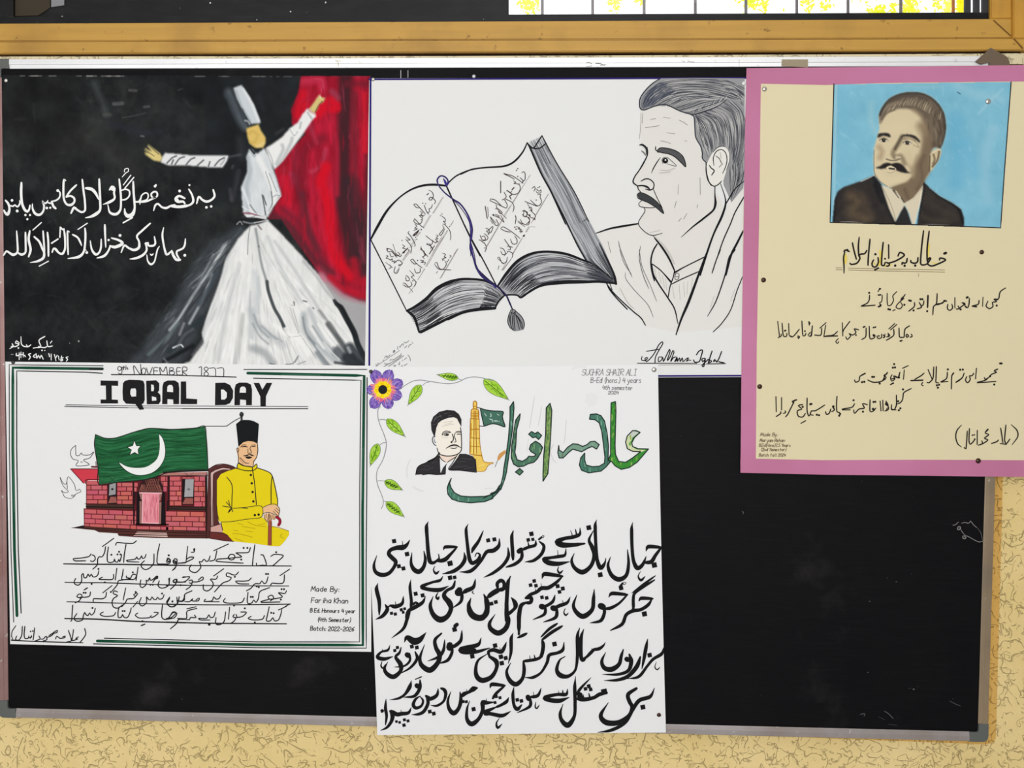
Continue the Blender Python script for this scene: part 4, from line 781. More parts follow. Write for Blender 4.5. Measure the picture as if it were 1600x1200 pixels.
ink('verse#r', TX, 1.15, "890,755 920,730 930,760 910,790; 940,760 980,790 1000,770 1000,810 960,810 940,790; 960,830 1000,830 990,860 1010,920 980,970 940,965 870,900; 800,915 830,930 960,980; 830,940 900,1060; 850,1000 880,990 890,1030 860,1030; 880,1040 930,1090 920,1140 900,1150; 770,1040 800,1030 830,1080 800,1110 770,1080; 780,1100 850,1120 860,1160 820,1200; 710,1160 770,1200; 680,1090 690,1140 680,1190", 8, 0.7)
ink('verse#r', LN, 0.6, "870,580 655,930; 860,600 640,940; 640,950 545,1110; 620,970 540,1090; 1100,820 940,1090; 1090,830 930,1090; 930,1110 880,1190", 7, 1)
at(720, 300, 8)
ink('verse#r', TX, 1.15, "370,320 440,420 470,400 440,340; 370,350 400,400; 400,290 480,320 520,360 540,380; 310,450 350,470 360,500 330,500 320,480; 330,490 400,430 380,500 340,520; 225,600 240,600 290,640; 240,540 270,600 310,590 290,550 260,560; 270,610 320,600 340,570 310,530 290,520; 290,630 320,690 300,750; 290,700 320,700; 680,295 690,320 680,400; 745,340 770,390 840,410 860,350 830,310; 780,240 830,250 820,300 780,300 790,250; 830,270 880,320 920,330 930,350; 720,380 800,430; 690,430 740,450 710,460 760,470 730,490 775,490 740,510; 500,450 530,435 640,500 740,580; 500,460 560,490 620,500; 620,590 650,650 700,640 700,590 670,550; 545,590 610,680 650,690; 580,680 610,680 620,720 590,720; 490,700 530,710 560,770 520,780 500,740; 580,760 540,800; 600,740 650,770 640,820; 460,820 480,815 520,890 570,870 580,810; 460,830 540,900; 465,970 480,920", 8, 0.7)
ink('verse#r', TX, 2.2, "345,525; 588,745; 675,440; 690,465; w3 785,550; 795,540", 8)
ink('verse#r', LN, 0.7, "535,320 330,680; 525,330 320,680; 860,440 820,500; 850,430 810,500; 770,570 640,780; 760,590 650,780; 640,820 520,975; 630,840 530,975; 870,430 930,440; 570,880 510,980", 7, 1)
BG = (96, 98, 104)
at(570, 500, 10)
ink('signature', BG, 0.9, "175,725 545,475; 280,740 420,660 500,615 575,555; 350,740 480,650 610,555; w.7 170,680 185,720 200,680 230,670; 280,640 300,620; 310,600 320,570 350,560 340,590 380,560 400,540; w1.2 440,500 460,470 470,490 445,510; w.8 515,410 510,450 530,460; 540,410 550,430 570,390 600,370 600,400; 610,340 640,360 690,320; 620,440 640,420 660,400; 680,430 700,390 730,380; 735,345 755,370; w.8 300,690 370,680; 310,670 340,700; 390,640 400,620 450,620 520,570 560,550 570,520; w1 450,700 470,730 480,700; 520,680 540,700 545,650; 580,640 600,620; 620,620 640,600 655,590; 670,545 700,580 715,640; w2 580,718; w.9 610,710 640,700 665,680; 545,740 560,730", 6, .7)
at(570, 500, 8)
# the man: hair, face, ear, coat
FC = (222, 221, 215); HG = (150, 151, 152)
at(0, 0, 1)
face = cpx(960, 110, 7.273, "300,450 560,385 880,500 920,640 990,870 1040,1050") + ' 1109,290 1126,310 1131,330 1118,370 1098,400 1090,430 1056,425 1040,385 1017,367 1003,360 998,350 1004,335 1007,326 998,322 1000,312 995,300 997,292 989,283 1000,262 1010,245 1002,225 999,200'
fill('portrait_of_a_man', FC, face + ' -', 2)
fill('portrait_of_a_man', (224, 223, 218), "933,364 998,349 1010,362 1030,372 1045,395 1055,425 1104,398 1110,370 1131,330 1163,285 1162,510 1060,520 1010,510 960,450 958,425 -", 1)
at(960, 110, 7.273)
hair = "285,430 290,330 350,230 430,150 520,92 900,85 1490,85 1490,1200 1400,1200 1480,1180"
fill('portrait_of_a_man/hair', HG, "285,430 290,330 350,230 430,150 520,92 900,85 1480,90 1478,1200 1462,1340 1330,1500 1240,1300 1240,1180 1290,1080 1310,960 1270,880 1200,870 1120,930 1050,1060 1000,1000 990,870 920,760 905,520 860,495 720,450 560,385 440,410 330,448 -", 4)
rs = np.random.RandomState(8)
gT = [guide("290,430 330,300 480,150 700,100 1000,95 1250,110 1470,200"), guide("330,440 400,330 560,230 800,190 1050,200 1280,260 1475,330"), guide("450,405 560,340 720,290 900,270 1080,280 1250,310 1320,330"), guide("640,410 760,340 880,310 1020,300 1150,320 1230,320 1290,320")]
gF = [guide("640,410 760,340 880,310 1020,300 1150,320 1230,320"), guide("700,440 850,400 1000,350 1150,335 1290,325"), guide("790,478 900,450 1050,400 1180,360 1290,335"), guide("860,498 940,492 1050,458 1150,418 1270,345")]
rs9 = np.random.RandomState(9)
gB = [guide("915,510 960,720 1010,880 1060,1010"), guide("920,500 1040,600 1100,760 1120,900"), guide("1000,480 1160,560 1220,720 1240,860"), guide("1100,420 1280,520 1340,750 1330,960"), guide("1250,350 1400,480 1420,800 1360,1100"), guide("1350,320 1480,500 1478,900 1380,1250 1320,1440")]
DKH = [(74, 78, 86), (96, 99, 104), (62, 66, 74), (184, 184, 182), (196, 196, 192), (120, 122, 124)]
hatch('portrait_of_a_man/hair', gT, 380, DKH, (.45, 1.0), 5, (.12, .45), rs); hatch('portrait_of_a_man/hair', [guide('1150,95 1300,120 1482,200'), guide('1250,200 1380,240 1482,330'), guide('1290,300 1400,330 1482,440')], 90, DKH, (.45, 1.0), 5.5, (.2, .6), rs9); hatch('portrait_of_a_man/hair', gF, 260, DKH, (.45, 1.0), 6, (.3, .8), rs); hatch('portrait_of_a_man/hair', gB, 480, DKH, (.45, 1.1), 5, (.15, .5), rs)
hatch('portrait_of_a_man/hair', [guide("290,430 330,300 450,170 560,110"), guide("420,410 500,350 620,280 700,230")], 150, [(60, 66, 80), (84, 90, 102), (100, 104, 112)], (.5, 1.2), 6, (.2, .6), rs)
hatch('portrait_of_a_man/hair', [guide("1290,1090 1300,1250 1330,1460"), guide("1480,1000 1475,1200 1340,1480")], 90, [(60, 62, 66), (84, 86, 90), (170, 170, 170)], (.5, 1.1), 6, (.2, .7), rs)
for k in range(70):
    u = rs9.rand(); x = 880 + 380 * u; y = 492 - 165 * u; a = math.radians(-95 + 40 * u + rs9.randn() * 6); l = rs9.uniform(30, 75)
    raw('portrait_of_a_man/hair', DKH[rs9.randint(4)], .7, [(960 + x / 7.273, 110 + y / 7.273, 1), (960 + (x + l * .5 * math.cos(a) + 6) / 7.273, 110 + (y + l * .5 * math.sin(a)) / 7.273, 1), (960 + (x + l * math.cos(a) + 18) / 7.273, 110 + (y + l * math.sin(a)) / 7.273, .3)], 7.5)
ink('portrait_of_a_man/hair', (48, 52, 62), 1.7, "520,92 430,150 345,235 292,320 285,400 300,440 340,450 440,412 560,385 640,410 720,450 800,480 870,500 905,530 915,650 925,760 980,860 1000,940 1000,1000 1045,1050; w1.3 870,505 940,495 1050,460 1150,420 1270,340", 8, 0.9)
ink('portrait_of_a_man', (120, 120, 120), 0.7, "410,556 470,548; 555,532 635,542; 350,652 430,640 510,628; 735,565 780,585 830,620; 595,708 690,720; 525,800 590,812 640,832; 800,795 825,805; w0.5 300,480 300,600 285,780; 320,490 315,600", 8, 0.8)
ink('portrait_of_a_man', K1, 1.6, "470,865 468,900 490,920; 522,990,.6 480,1050 440,1120 420,1170,.4", 8)
fill('portrait_of_a_man/eyebrow', (84, 84, 86), "480,915 520,880 600,885 700,915 780,980 815,1080 805,1100 760,1050 700,990 620,950 540,935 490,935 -", 8)
ink('portrait_of_a_man/eyebrow', K1, 1.4, "480,915 520,880 600,885 700,915 780,980 812,1095 750,1040 690,985 620,950 540,935 482,915", 9)
fill('portrait_of_a_man/eyebrow', (60, 62, 64), "282,850 300,838 340,850 370,880 378,930 360,960 355,900 320,860", 8)
ink('portrait_of_a_man', K1, 1.7, "285,850 310,838 350,860 375,900 375,960 345,1030 300,1110 232,1200", 9)
ink('portrait_of_a_man', (120, 120, 118), 2.2, "310,915 340,940 355,965", 8)
ink('portrait_of_a_man/eye', K1, 9.2, "578,1026", 9); ink('portrait_of_a_man/eye', (240, 240, 238), 2.4, "580,1018", 10); ink('portrait_of_a_man/eye', (90, 90, 90), 1, "550,1060 540,1020 560,990 600,990 640,1020 705,1085 660,1080 600,1060", 8)
ink('portrait_of_a_man', (190, 187, 180), 1.4, "520,1130 600,1140 690,1110; 510,1165 600,1160 640,1150", 8)
fill('portrait_of_a_man/ear', (228, 227, 220), "1050,1060 1120,930 1200,870 1270,880 1310,960 1300,1060 1260,1180 1230,1260 1150,1330 1090,1300 1050,1180 1040,1100", 7)
ink('portrait_of_a_man/ear', K1, 1.4, "1130,1080 1125,990 1160,920 1220,900 1265,940 1280,1020 1262,1100 1230,1170; 1045,1060 1040,1130 1060,1240 1100,1310; w0.9 1120,930 1180,870 1250,862; w0.8 1310,930 1310,1020 1270,1140", 8)
ink('portrait_of_a_man/ear', (120, 112, 108), 1.6, "1150,970 1190,1000 1220,1060; 1200,930 1215,1000; w3 1190,1100 1230,1060", 8, .4)
ink('portrait_of_a_man/ear', K1, 1.8, "1080,1080 1100,1110 1135,1140 1105,1190", 8)
at(900, 220, 5.714)
ink('portrait_of_a_man', K1, 1.8, "635,60,1.2 635,130 600,200 560,270 525,320 510,370,1.2 550,405 555,430 575,455; 580,360 620,340 660,345 695,380 690,425 660,440 620,430; w2.4 550,402 600,400 640,415,1.3 660,435,.6", 9)
ink('portrait_of_a_man', K1, 1.2, "690,430 720,500 770,600; 600,595 680,598 710,590; 590,530 560,560 570,585 610,598 615,630 590,670 560,720 560,750 590,790 640,830 690,845 770,825; w1.4 555,740", 9)
fill('portrait_of_a_man/moustache', (62, 64, 66), "548,480 570,460 620,475 690,520 750,580 780,650 730,605 660,560 600,530 560,515", 9)
ink('portrait_of_a_man/moustache', K1, 1.2, "545,480 570,460 630,480 700,525 760,590 782,650 720,600 650,555 590,530 550,510 545,480", 10)
ink('portrait_of_a_man', K1, 1.6, "1160,200 1165,280 1190,370 1230,405 1270,390 1300,360; w3 1240,405,.6 1240,480,.6 1245,560,1.3 1225,620,1 1130,700,1 1040,770,.7 940,860,.3; w2.6 1290,380,.4 1330,500,.6 1335,570,1.1 1300,680,1.4 1230,830,1.1 1170,1000,1.2 1110,1200,1", 9, 0.8)
ink('portrait_of_a_man', K1, 1.8, "1500,360,.8 1420,430 1340,560,1.2; w1.9 1500,500,1.2 1420,640 1380,740 1310,900 1215,1180,.7; w3.4 1495,800,.8 1440,910 1385,1020,1 1340,1200,.7; w3 180,825,.6 300,785,.9 420,762,1.1 555,740,.8; w3 700,870,.4 760,940,1 830,1050,1 885,1170,.7; w1 690,850 740,905; w2.4 725,920 690,980 670,1060 675,1150 700,1250", 9, 0.8)
ink('portrait_of_a_man', (90, 90, 90), 1.1, "380,895 390,950 440,1080 500,1215; 575,940 565,1050 600,1200 650,1320; 285,900 310,1000; w0.8 915,390 910,480; 1108,330 1110,480; 895,540 880,600; 1085,570 1080,600; 990,650 960,700; 940,690 915,720", 8, 0.6)
ink('portrait_of_a_man', K1, 1.6, "885,1170 960,1130 1160,1030; 680,1100 760,1160 850,1270", 9)
ink('portrait_of_a_man', (200, 198, 192), 4, "690,850 800,960 880,1100; 750,800 660,820", 3, .4)
at(900, 390, 5.714)
ink('portrait_of_a_man', K1, 1.7, "675,130,1.6 690,220,1.6 740,310,1.4 820,430,1.3 880,530,1.2 910,660,.9; 880,180 870,240 840,330 822,430; 685,130 760,190 850,285; 880,210 960,160 1160,60; 850,310 950,260 1110,190; w3.6 1180,0,1 1140,100,.8 1060,320,1.1 1000,480,1.2 940,620,.9 893,760,.6; w1.8 1290,0 1250,100 1215,210; w3 1420,0,.9 1370,70,1 1330,230,.7 1250,460,.6 1175,595,.4; w1.6 1490,235 1440,360 1380,540 1300,660 1225,735; w1.9 270,300 330,380 420,470 520,560 580,610 620,675", 9, 0.8)
ink('portrait_of_a_man', K1, 1.0, "905,210 920,220 915,260 895,270 882,250 890,215 905,210; 888,240 918,245", 9)
ink('portrait_of_a_man', (110, 110, 110), 1.0, "440,205 445,260 520,360 640,490 690,600; 565,0 590,150 660,310 720,460; 390,0 430,120 495,220", 8, 0.6)
ink('portrait_of_a_man', (178, 176, 170), 1.0, "700,170 720,260; 740,200 760,300; 770,230 790,340; 800,260 810,360; 860,330 880,440; 920,310 930,450; 960,290 970,420; 1000,280 990,400; 1040,250 1030,350; 390,340 460,470 520,530; 400,360 440,440; 1230,420 1200,520; 1420,350 1380,460", 8, 0.6)
# caption
ink('caption', K1, 1.6, "630,908,1 740,890; 590,955 585,985 620,990 640,965 615,970 630,1000 690,940 740,850 770,822 775,840 740,900 710,960 705,1010; 770,960 740,960 735,1000 760,990 775,960 780,1000 800,960 835,890 840,910 815,990 840,960 865,900 875,915 845,1000 870,965 900,960 880,1000 895,990 905,965 905,1000 925,965 930,1000 950,965 955,1000 985,975 1005,965 985,1000 1005,985 1025,990", 9, .9)
ink('caption', K1, 1.9, "1075,940 1100,905 1130,898 1115,960 1100,1000 1060,1005 1050,985; 1150,970 1125,975 1130,1000 1150,985 1155,970 1140,1045 1125,1035 1180,980; 1215,905 1180,1015 1195,985 1210,1000 1190,1010; 1240,980 1225,1000 1250,990 1255,1005 1275,975 1300,910; 1275,1000 1290,1005 1320,1010", 9, .9)
ink('caption', K1, 1.2, "548,1015 800,1015 1080,1016; 1165,1020 1335,1015", 9, .9); ink('caption', (150, 150, 150), .7, "740,1030 1335,1022", 8, 1)
finish(p2, {'portrait_of_a_man': 'pen portrait of a man in three-quarter profile', 'portrait_of_a_man/hair': 'swept-back hair'})
# ------------------------------------------------------------------ poster 3: the day poster with flag, brick house and seated man
S = Sheet(-0.0048)
C3 = [(8.3, 565), (581, 571.5), (580, 1018.5), (16, 1006.3)]
p3 = sheet_mesh('day_poster', C3, mat((231, 233, 232), 0.75, 0, 0.15), 14, edge=lambda U, V: np.stack([0 * U, 0.9 * np.sin(math.pi * U) * (V == 1)], 1))
tag(p3, 'white poster headed IQBAL DAY with a green flag and a seated man in yellow', 'poster')
S.bands = {'verse': [891, 921, 946, 982], 'maker_note': [], 'dove': [723]}
K3 = (30, 30, 32); GB = (22, 74, 52)
def path(part, col, w, pts, L=5):
    q = [np.array(pts[0], float)]
    for a, b_ in zip(pts[:-1], pts[1:]): q += list(dense(a, b_, 8)[1:])
    raw(part, col, w, q, L)
for col, w, a in ((K3, 1.3, [(161, 571.5), (14.2, 569.8), (14.6, 700), (17, 860), (21.3, 972)]), (GB, 4.4, [(160, 576.3), (20, 574.5), (20, 700), (22.5, 860), (26.5, 962)]), (K3, 1.6, [(160, 583.3), (135, 581.6), (26, 579.6), (26, 700), (28.5, 860), (33, 958)]),
    (K3, 1.4, [(381, 577.3), (573, 577.2)]), (GB, 4.4, [(387, 583), (480, 585), (569, 587), (566.5, 800), (567, 1008), (400, 1007.5), (152, 1001.5)]), (K3, 1.5, [(396, 591), (480, 592.6), (564, 594.2), (562, 760), (561.8, 1003), (400, 1003), (163, 997.2)]),
    (K3, 1.6, [(573.6, 590), (573, 760), (572, 900), (572.3, 1012.8), (400, 1012), (146, 1006)])):
    path('border', col, w, a)
raw('border', K3, 2.6, [(140, 576.6), (160, 576.8)], 5.6); at(0, 0, 1)
ink('border', (60, 110, 84), 1.4, "21,600 21,690 22,800; 180,1002 260,1004; 440,585 500,586; 567,700 566,780", 6)
# headings
at(140, 560, 6.154)
ink('date_line', K3, 1.2, "305,90 285,75 268,100 285,120 308,100 312,80 310,140 295,150 275,140; w1.6 330,75 325,110; 318,88 340,88; 350,70 348,110; 350,95 365,90 368,108; w1.2 430,155 425,70 490,155 490,55; 520,90 500,110 505,150 530,150 540,110 520,90; 545,90 570,155 605,85; 660,90 620,90 620,155 665,155; 620,120 655,120; 680,155 675,85 705,130 735,80 748,155; 770,90 770,155 815,150 810,125 770,122 805,110 800,90 770,90; 875,90 840,90 840,155 885,158; 840,125 870,122; 895,160 895,85 935,90 930,120 895,125 940,165; 1050,90 1075,80 1075,165; 1060,168 1090,170; 1120,125 1100,100 1120,82 1142,100 1120,125 1098,150 1120,172 1145,150 1120,125; 1150,95 1205,95 1212,170; 1225,95 1285,95 1290,172", 5, .9)
raw('date_line', K3, 1.6, [(174, 585.3), (250, 585.6), (369, 589.2)], 5)
PW = (232, 234, 233)
def blk(t, L=5, col=K3): fill('heading', col, t + ' -', L)
blk("105,212 275,215 273,265 212,262 213,395 272,398 273,433 105,433 105,395 158,395 155,262 105,262"); blk("320,240 340,215 380,205 480,208 515,215 528,250 530,400 515,435 500,440 525,490 480,495 455,460 440,440 350,435 320,400 316,320"); blk("392,310 400,290 440,288 448,310 447,365 405,368 392,345", 6, PW)
blk("543,215 640,210 670,240 668,310 655,325 680,350 683,410 665,440 550,442"); blk("592,250 615,255 620,290 615,315 592,315", 6, PW); blk("598,365 640,375 642,405 600,408", 6, PW)
blk("700,270 712,230 750,212 820,212 855,235 862,290 860,440 805,440 803,395 748,392 748,440 697,440"); blk("745,320 748,270 765,255 790,255 802,275 803,325", 6, PW)
blk("877,222 928,222 930,385 1035,392 1033,440 875,440")
blk("1208,235 1300,232 1350,255 1380,310 1378,380 1350,430 1310,448 1205,450"); blk("1263,300 1290,300 1320,330 1318,375 1300,395 1265,395", 6, PW)
blk("1395,290 1405,250 1440,232 1510,232 1550,250 1562,300 1560,450 1505,450 1503,400 1447,395 1445,450 1392,450"); blk("1442,330 1447,285 1465,270 1490,272 1503,290 1503,330", 6, PW)
at(340, 560, 6.154); blk("345,235 400,235 430,300 470,235 525,235 465,365 463,460 412,460 410,365")
at(0, 0, 1)
ink('heading', K3, 1.0, "103,632.5 200,634 300,634.5 481,635.3; w1.3 101,635 150,636 200,637; w0.9 200,637 300,638.5; w1.3 285,638.4 400,638.6 481,638.6", 4.5, 1)
# flag
FG = (30, 92, 54)
at(80, 640, 6.154)
flag = "425,240 520,275 620,272 800,215 930,182 1020,182 1150,190 1280,185 1400,175 1475,160 1490,260 1500,400 1508,580 1400,582 1200,590 1100,610 960,660 850,680 650,695 460,720 450,560 420,340"
fill('flag', FG, flag + ' -', 4)
rs = np.random.RandomState(31)
Ft = guide("425,245 520,277 620,274 800,220 930,187 1020,185 1150,193 1280,188 1400,178 1472,165", 40); Fb = guide("462,712 650,688 850,672 960,650 1100,602 1200,585 1400,575 1500,573", 40)
hatch('flag', [Ft, Fb], 420, [(26, 80, 46), (40, 108, 66), (24, 72, 42), (48, 116, 74), (34, 100, 58)], (.7, 1.9), 4.4, (.06, .3), rs)
fill('flag', (236, 238, 236), "1040,235 1075,290 1095,380 1085,470 1040,550 970,605 880,628 800,622 730,590 680,545 655,510 720,545 800,560 900,555 970,520 1020,470 1040,400 1045,330", 7)
fill('flag', (236, 238, 236), "800,305 818,352 855,352 832,382 838,430 802,408 760,432 775,385 738,362 785,350 -", 7)
ink('flag', K3, 1.4, "425,240 520,275 620,272 800,215 930,182 1020,182 1150,190 1280,185 1400,175 1475,160 1490,260 1500,400 1508,580; 1508,580 1400,582 1200,592 1100,612 960,662 850,682 650,697 462,720 450,560 415,340 425,240; w1 1475,160 1600,160; w.8 1035,230 1075,280 1098,380 1088,470 1040,555 970,608 880,632 800,628 730,595 670,545 640,490; w.7 800,290 820,345 870,345 835,385 840,440 800,415 750,438 770,388 728,360 782,345 800,290", 8, .9)
# flag pole / walking stick head and doves
at(300, 640, 8)
ink('flag', K3, 1.2, "160,208 300,208 425,206 470,180 530,140 605,100", 8, .9)
at(80, 640, 6.154)
ink('dove', (50, 52, 54), 1.0, "235,345 195,380 185,430 210,475 260,492 240,540 365,530 310,485 370,465 410,405 370,435 300,435 290,415 270,440 240,440 235,400 235,345; w1 285,500 287,508; 297,500 299,508; w.8 85,650 110,700 140,720 150,690 165,645 220,715 240,780 270,765 285,790 240,810 215,840 190,855 130,840 110,800 95,775 130,800 165,790 150,770 120,740 95,690 85,650; 150,690 155,760; w1 195,820 200,835; 208,820 212,835; 222,818 226,832", 5, .9)
# brick building
BR = (196, 96, 100); MO = (96, 28, 36); BN = (88, 52, 46)
fill('brick_building', MO, "335,675 460,720 650,695 850,680 1020,635 1135,635 1490,640 1490,1165 315,1140 312,950 335,950 -", 2)
fill('brick_building', (204, 62, 76), "185,570 450,572 458,680 330,680 320,712 300,700 -", 3); ink('brick_building', MO, 1.2, "185,570 450,570; 185,570 240,630 310,708; 330,712 335,675 460,675; w2.6 390,550 440,552; 430,500 432,550", 5, 1)
def inpoly(x, y, poly):
    r = False
    for i in range(len(poly)):
        a, b_ = poly[i], poly[(i + 1) % len(poly)]
        if (a[1] > y) != (b_[1] > y) and x < (b_[0] - a[0]) * (y - a[1]) / (b_[1] - a[1]) + a[0]: r = not r
    return r
fpoly = [tuple(float(v) for v in t.split(',')) for t in flag.split()]
def bricks(x0, x1, y0, y1, rows, bw, sl=0.0, sr=0.0, off=0):
    rh = (y1 - y0) / rows; n = 0
    for r in range(rows):
        x = x0 - (bw * .5 if (r + off) % 2 else bw * .05)
        while x < x1 - 4:
            w_ = bw * rs.uniform(.8, 1.15); a, b_ = max(x, x0), min(x + w_, x1)
            if b_ - a > 12:
                ya, yb = y0 + r * rh + 4, y0 + (r + 1) * rh - 4; k = lambda X: sl * (X - x0)
                if not inpoly((a + b_) / 2, (ya + yb) / 2 + k(a), fpoly) and not inpoly(a + 8, ya + 8, fpoly):
                    P = np.array([(a + 4, ya + k(a)), (b_ - 4, ya + k(b_)), (b_ - 4, yb + k(b_)), (a + 4, yb + k(a))]) / FR[2] + np.array(FR[:2])
                    rawfill('brick_building', (int(BR[0] + rs.randint(-6, 6)), int(BR[1] + rs.randint(-8, 12)), int(BR[2] + rs.randint(-12, 12))) if n % 3 else BR, P, 3.2); n += 1
            x += w_
MATQ = {}
bricks(338, 540, 680, 912, 5, 120); bricks(632, 785, 700, 912, 5, 105, off=1); bricks(318, 820, 955, 1140, 4, 125, 0.035); bricks(1050, 1120, 640, 790, 3, 60); bricks(1137, 1255, 640, 925, 6, 100); bricks(1372, 1482, 640, 935, 6, 100, off=1); bricks(1100, 1490, 975, 1170, 4, 125, 0.02); bricks(820, 1130, 1118, 1160, 1, 120, 0.02); bricks(795, 835, 700, 790, 2, 50); bricks(1258, 1372, 645, 668, 1, 110)
fill('brick_building', (34, 22, 24), "545,715 630,700 628,905 545,905 -; 1258,668 1376,668 1370,915 1258,915 -", 4); fill('brick_building', (150, 88, 80), "570,838 622,838 632,895 548,900 -; 1290,850 1362,850 1365,908 1262,908 -", 5)
fill('brick_building', (232, 232, 232), "560,712 622,705 620,815 556,825 -; 1290,670 1370,668 1365,838 1280,840 -", 5)
for (xa, xb, ya, yb) in ((556, 622, 705, 822), (1283, 1368, 668, 840)):
    for k in range(-6, 16):
        y_ = ya + k * 15
        for dy, sg in ((0, 1), (0, -1)):
            pa, pb = np.array([xa, y_ + (0 if sg > 0 else 60)], float), np.array([xb, y_ + (60 if sg > 0 else 0)], float)
            if max(pa[1], pb[1]) < ya or min(pa[1], pb[1]) > yb: continue
            for q_, o_ in ((pa, pb), (pb, pa)):
                for lim in (ya, yb):
                    if (q_[1] < lim) == (lim == ya) and q_[1] != lim and (q_[1] - lim) * (o_[1] - lim) < 0:
                        t_ = (lim - q_[1]) / (o_[1] - q_[1]); q_[:] = q_ + (o_ - q_) * t_
            raw('brick_building', (40, 40, 44), .75 if sg > 0 else .5, [pa / FR[2] + FR[:2], pb / FR[2] + FR[:2]], 6)
ink('brick_building', K3, 3.4, "588,765; 1322,765", 7)
fill('brick_building', (70, 48, 40), "330,912 785,915 790,958 345,948 -; 1130,935 1495,940 1490,972 1128,965 -", 5); ink('brick_building', (26, 20, 22), 1.8, "335,935 785,942; 1130,955 1490,960; w1 325,905 785,912; 1130,935 1490,938", 6, 1)
fill('brick_building/arched_door', (52, 28, 30), "840,795 840,740 870,690 950,655 1020,655 1060,700 1078,750 1080,800 -", 5)
for k in range(14): ink('brick_building/arched_door', (150, 92, 80), .55, "%d,792 %d,%d; %d,792 %d,%d" % (845 + k * 17, min(1040, 880 + k * 17), 665 if 3 < k < 11 else 720, 845 + k * 17, max(870, 800 + k * 17), 665 if 5 < k < 12 else 720), 6, 1)
fill('brick_building/arched_door', (24, 18, 22), "820,790 865,790 868,1105 808,1105 820,1090 -; 1070,790 1095,800 1098,1095 1130,1105 1040,1108 -; 808,1098 1130,1100 1130,1112 808,1110 -", 5)
fill('brick_building/arched_door', (150, 108, 98), "850,880 868,880 868,1095 850,1095 -; 1040,890 1060,890 1055,1100 1035,1100 -; 845,800 875,805 875,870 860,860 -; 1065,805 1035,810 1035,870 1050,880 -", 6)
fill('brick_building/arched_door', (226, 140, 152), "845,797 1070,800 1040,815 1035,1098 870,1092 878,815 -", 6.5); ink('brick_building/arched_door', (240, 190, 194), 1.4, "850,800 1060,803; 872,1088 1032,1094; 880,820 874,1080", 7, 1)
hatch('brick_building/arched_door', [guide("890,820 885,1080"), guide("1030,820 1025,1080")], 50, [(210, 112, 128), (234, 160, 168), (200, 104, 120)], (.6, 1.4), 7.2, (.1, .4), rs)
fill('brick_building', (176, 120, 112), "1060,608 1500,600 1505,632 1030,636 -", 5); ink('brick_building', (40, 22, 24), 2.4, "1080,605 1300,592 1510,585; w1.2 1020,638 1505,634; 1130,640 1128,960; 790,700 795,1100; 1487,640 1490,1165; 1120,880 1118,970; 805,800 800,900", 6, 1)
fill('brick_building', (84, 46, 40), "310,1115 400,1125 830,1150 1490,1165 1515,1178 1515,1240 1000,1235 800,1225 650,1215 640,1190 460,1180 420,1160 190,1137 -", 5); fill('brick_building', (34, 22, 24), "310,1112 320,1138 190,1140 -", 6)
ink('brick_building', (40, 24, 24), 1, "420,1160 830,1175 1500,1190; 640,1200 830,1205 1500,1215; 318,1142 830,1155 1490,1170", 6, 1)
fill('brick_building', (214, 180, 170), "830,1170 1110,1180 1120,1225 790,1215 -", 6); ink('brick_building', (60, 30, 30), .8, "820,1185 1115,1195; 805,1200 1118,1208; 790,1218 1120,1228", 7, 1)
# chair
at(260, 720, 7.273)
CH = (84, 46, 44)
fill('chair', CH, "475,120 480,90 560,50 650,38 740,55 800,85 800,130 600,300 575,500 590,680 640,780 760,900 765,918 640,905 500,880 455,885 455,600 470,300 -", 4)
fill('chair', (206, 172, 164), "500,140 560,105 640,80 720,90 735,105 640,100 560,130 535,160 530,740 510,745 500,500 -", 5); ink('chair', (40, 24, 26), 1.0, "478,95 560,48 650,36 745,58 800,88; 495,140 560,100 640,76 725,88 735,105 640,104 565,130 535,155 530,400 520,745; 500,140 505,500 505,750; 462,130 460,600 455,880", 7, 1)
fill('chair', (206, 160, 150), "505,750 620,720 640,790 640,820 505,805 -", 5); fill('chair', (104, 46, 42), "495,815 640,825 720,870 765,918 640,908 495,880 -", 5.4); ink('chair', (50, 26, 26), 1.1, "505,750 615,718; 500,808 640,820 700,850; 490,880 640,905 765,918; 485,800 490,880", 7, 1)
# man
YC = (226, 206, 24); SK3 = (230, 186, 140)
fill('seated_man/coat', YC, "800,85 815,30 900,60 985,65 1020,35 1030,75 1130,115 1195,150 1225,220 1265,450 1260,510 1200,500 1100,530 1090,640 1150,690 1150,740 1250,760 1390,800 1395,840 1340,920 1290,970 1200,970 1000,940 760,915 700,850 640,815 620,700 590,680 575,500 575,220 620,150 700,115 -", 5.5)
ink('seated_man/coat', K3, 1.4, "800,90 815,30 870,55 985,68 1020,35 1030,75 985,110 900,112 830,95 798,82; 975,70 980,110 1000,240 1015,400 1022,500; 1030,80 1120,110 1180,140 1205,180 1235,300 1262,440 1262,500; 1200,185 1190,300 1190,490; 685,185 735,250 750,320 745,420 742,535; w1 750,540 850,535 1000,515 1070,512 1095,540 1092,620 1060,648 900,665 740,690 620,695; 620,700 640,790; w.9 570,500 580,600 600,680; 640,515 740,530; 680,470 735,530; 705,450 720,500; 700,590 735,540 755,580; 715,580 740,550; w1.2 830,535 925,540", 7, .9)
ink('seated_man/coat', K3, 4.0, "960,162; 970,255; 980,355; 988,462; 1005,617; 1048,612", 7); ink('seated_man/coat', (170, 140, 20), .8, "810,710 870,725; 860,745 1010,770; 760,790 810,795; 900,800 980,805; 750,825 850,835 980,870; 780,880 870,915; 920,690 1000,730 1130,750; 1050,725 1120,715; 1320,830 1290,860 1340,880; w1.2 1190,745 1280,760 1390,800", 7, .9)
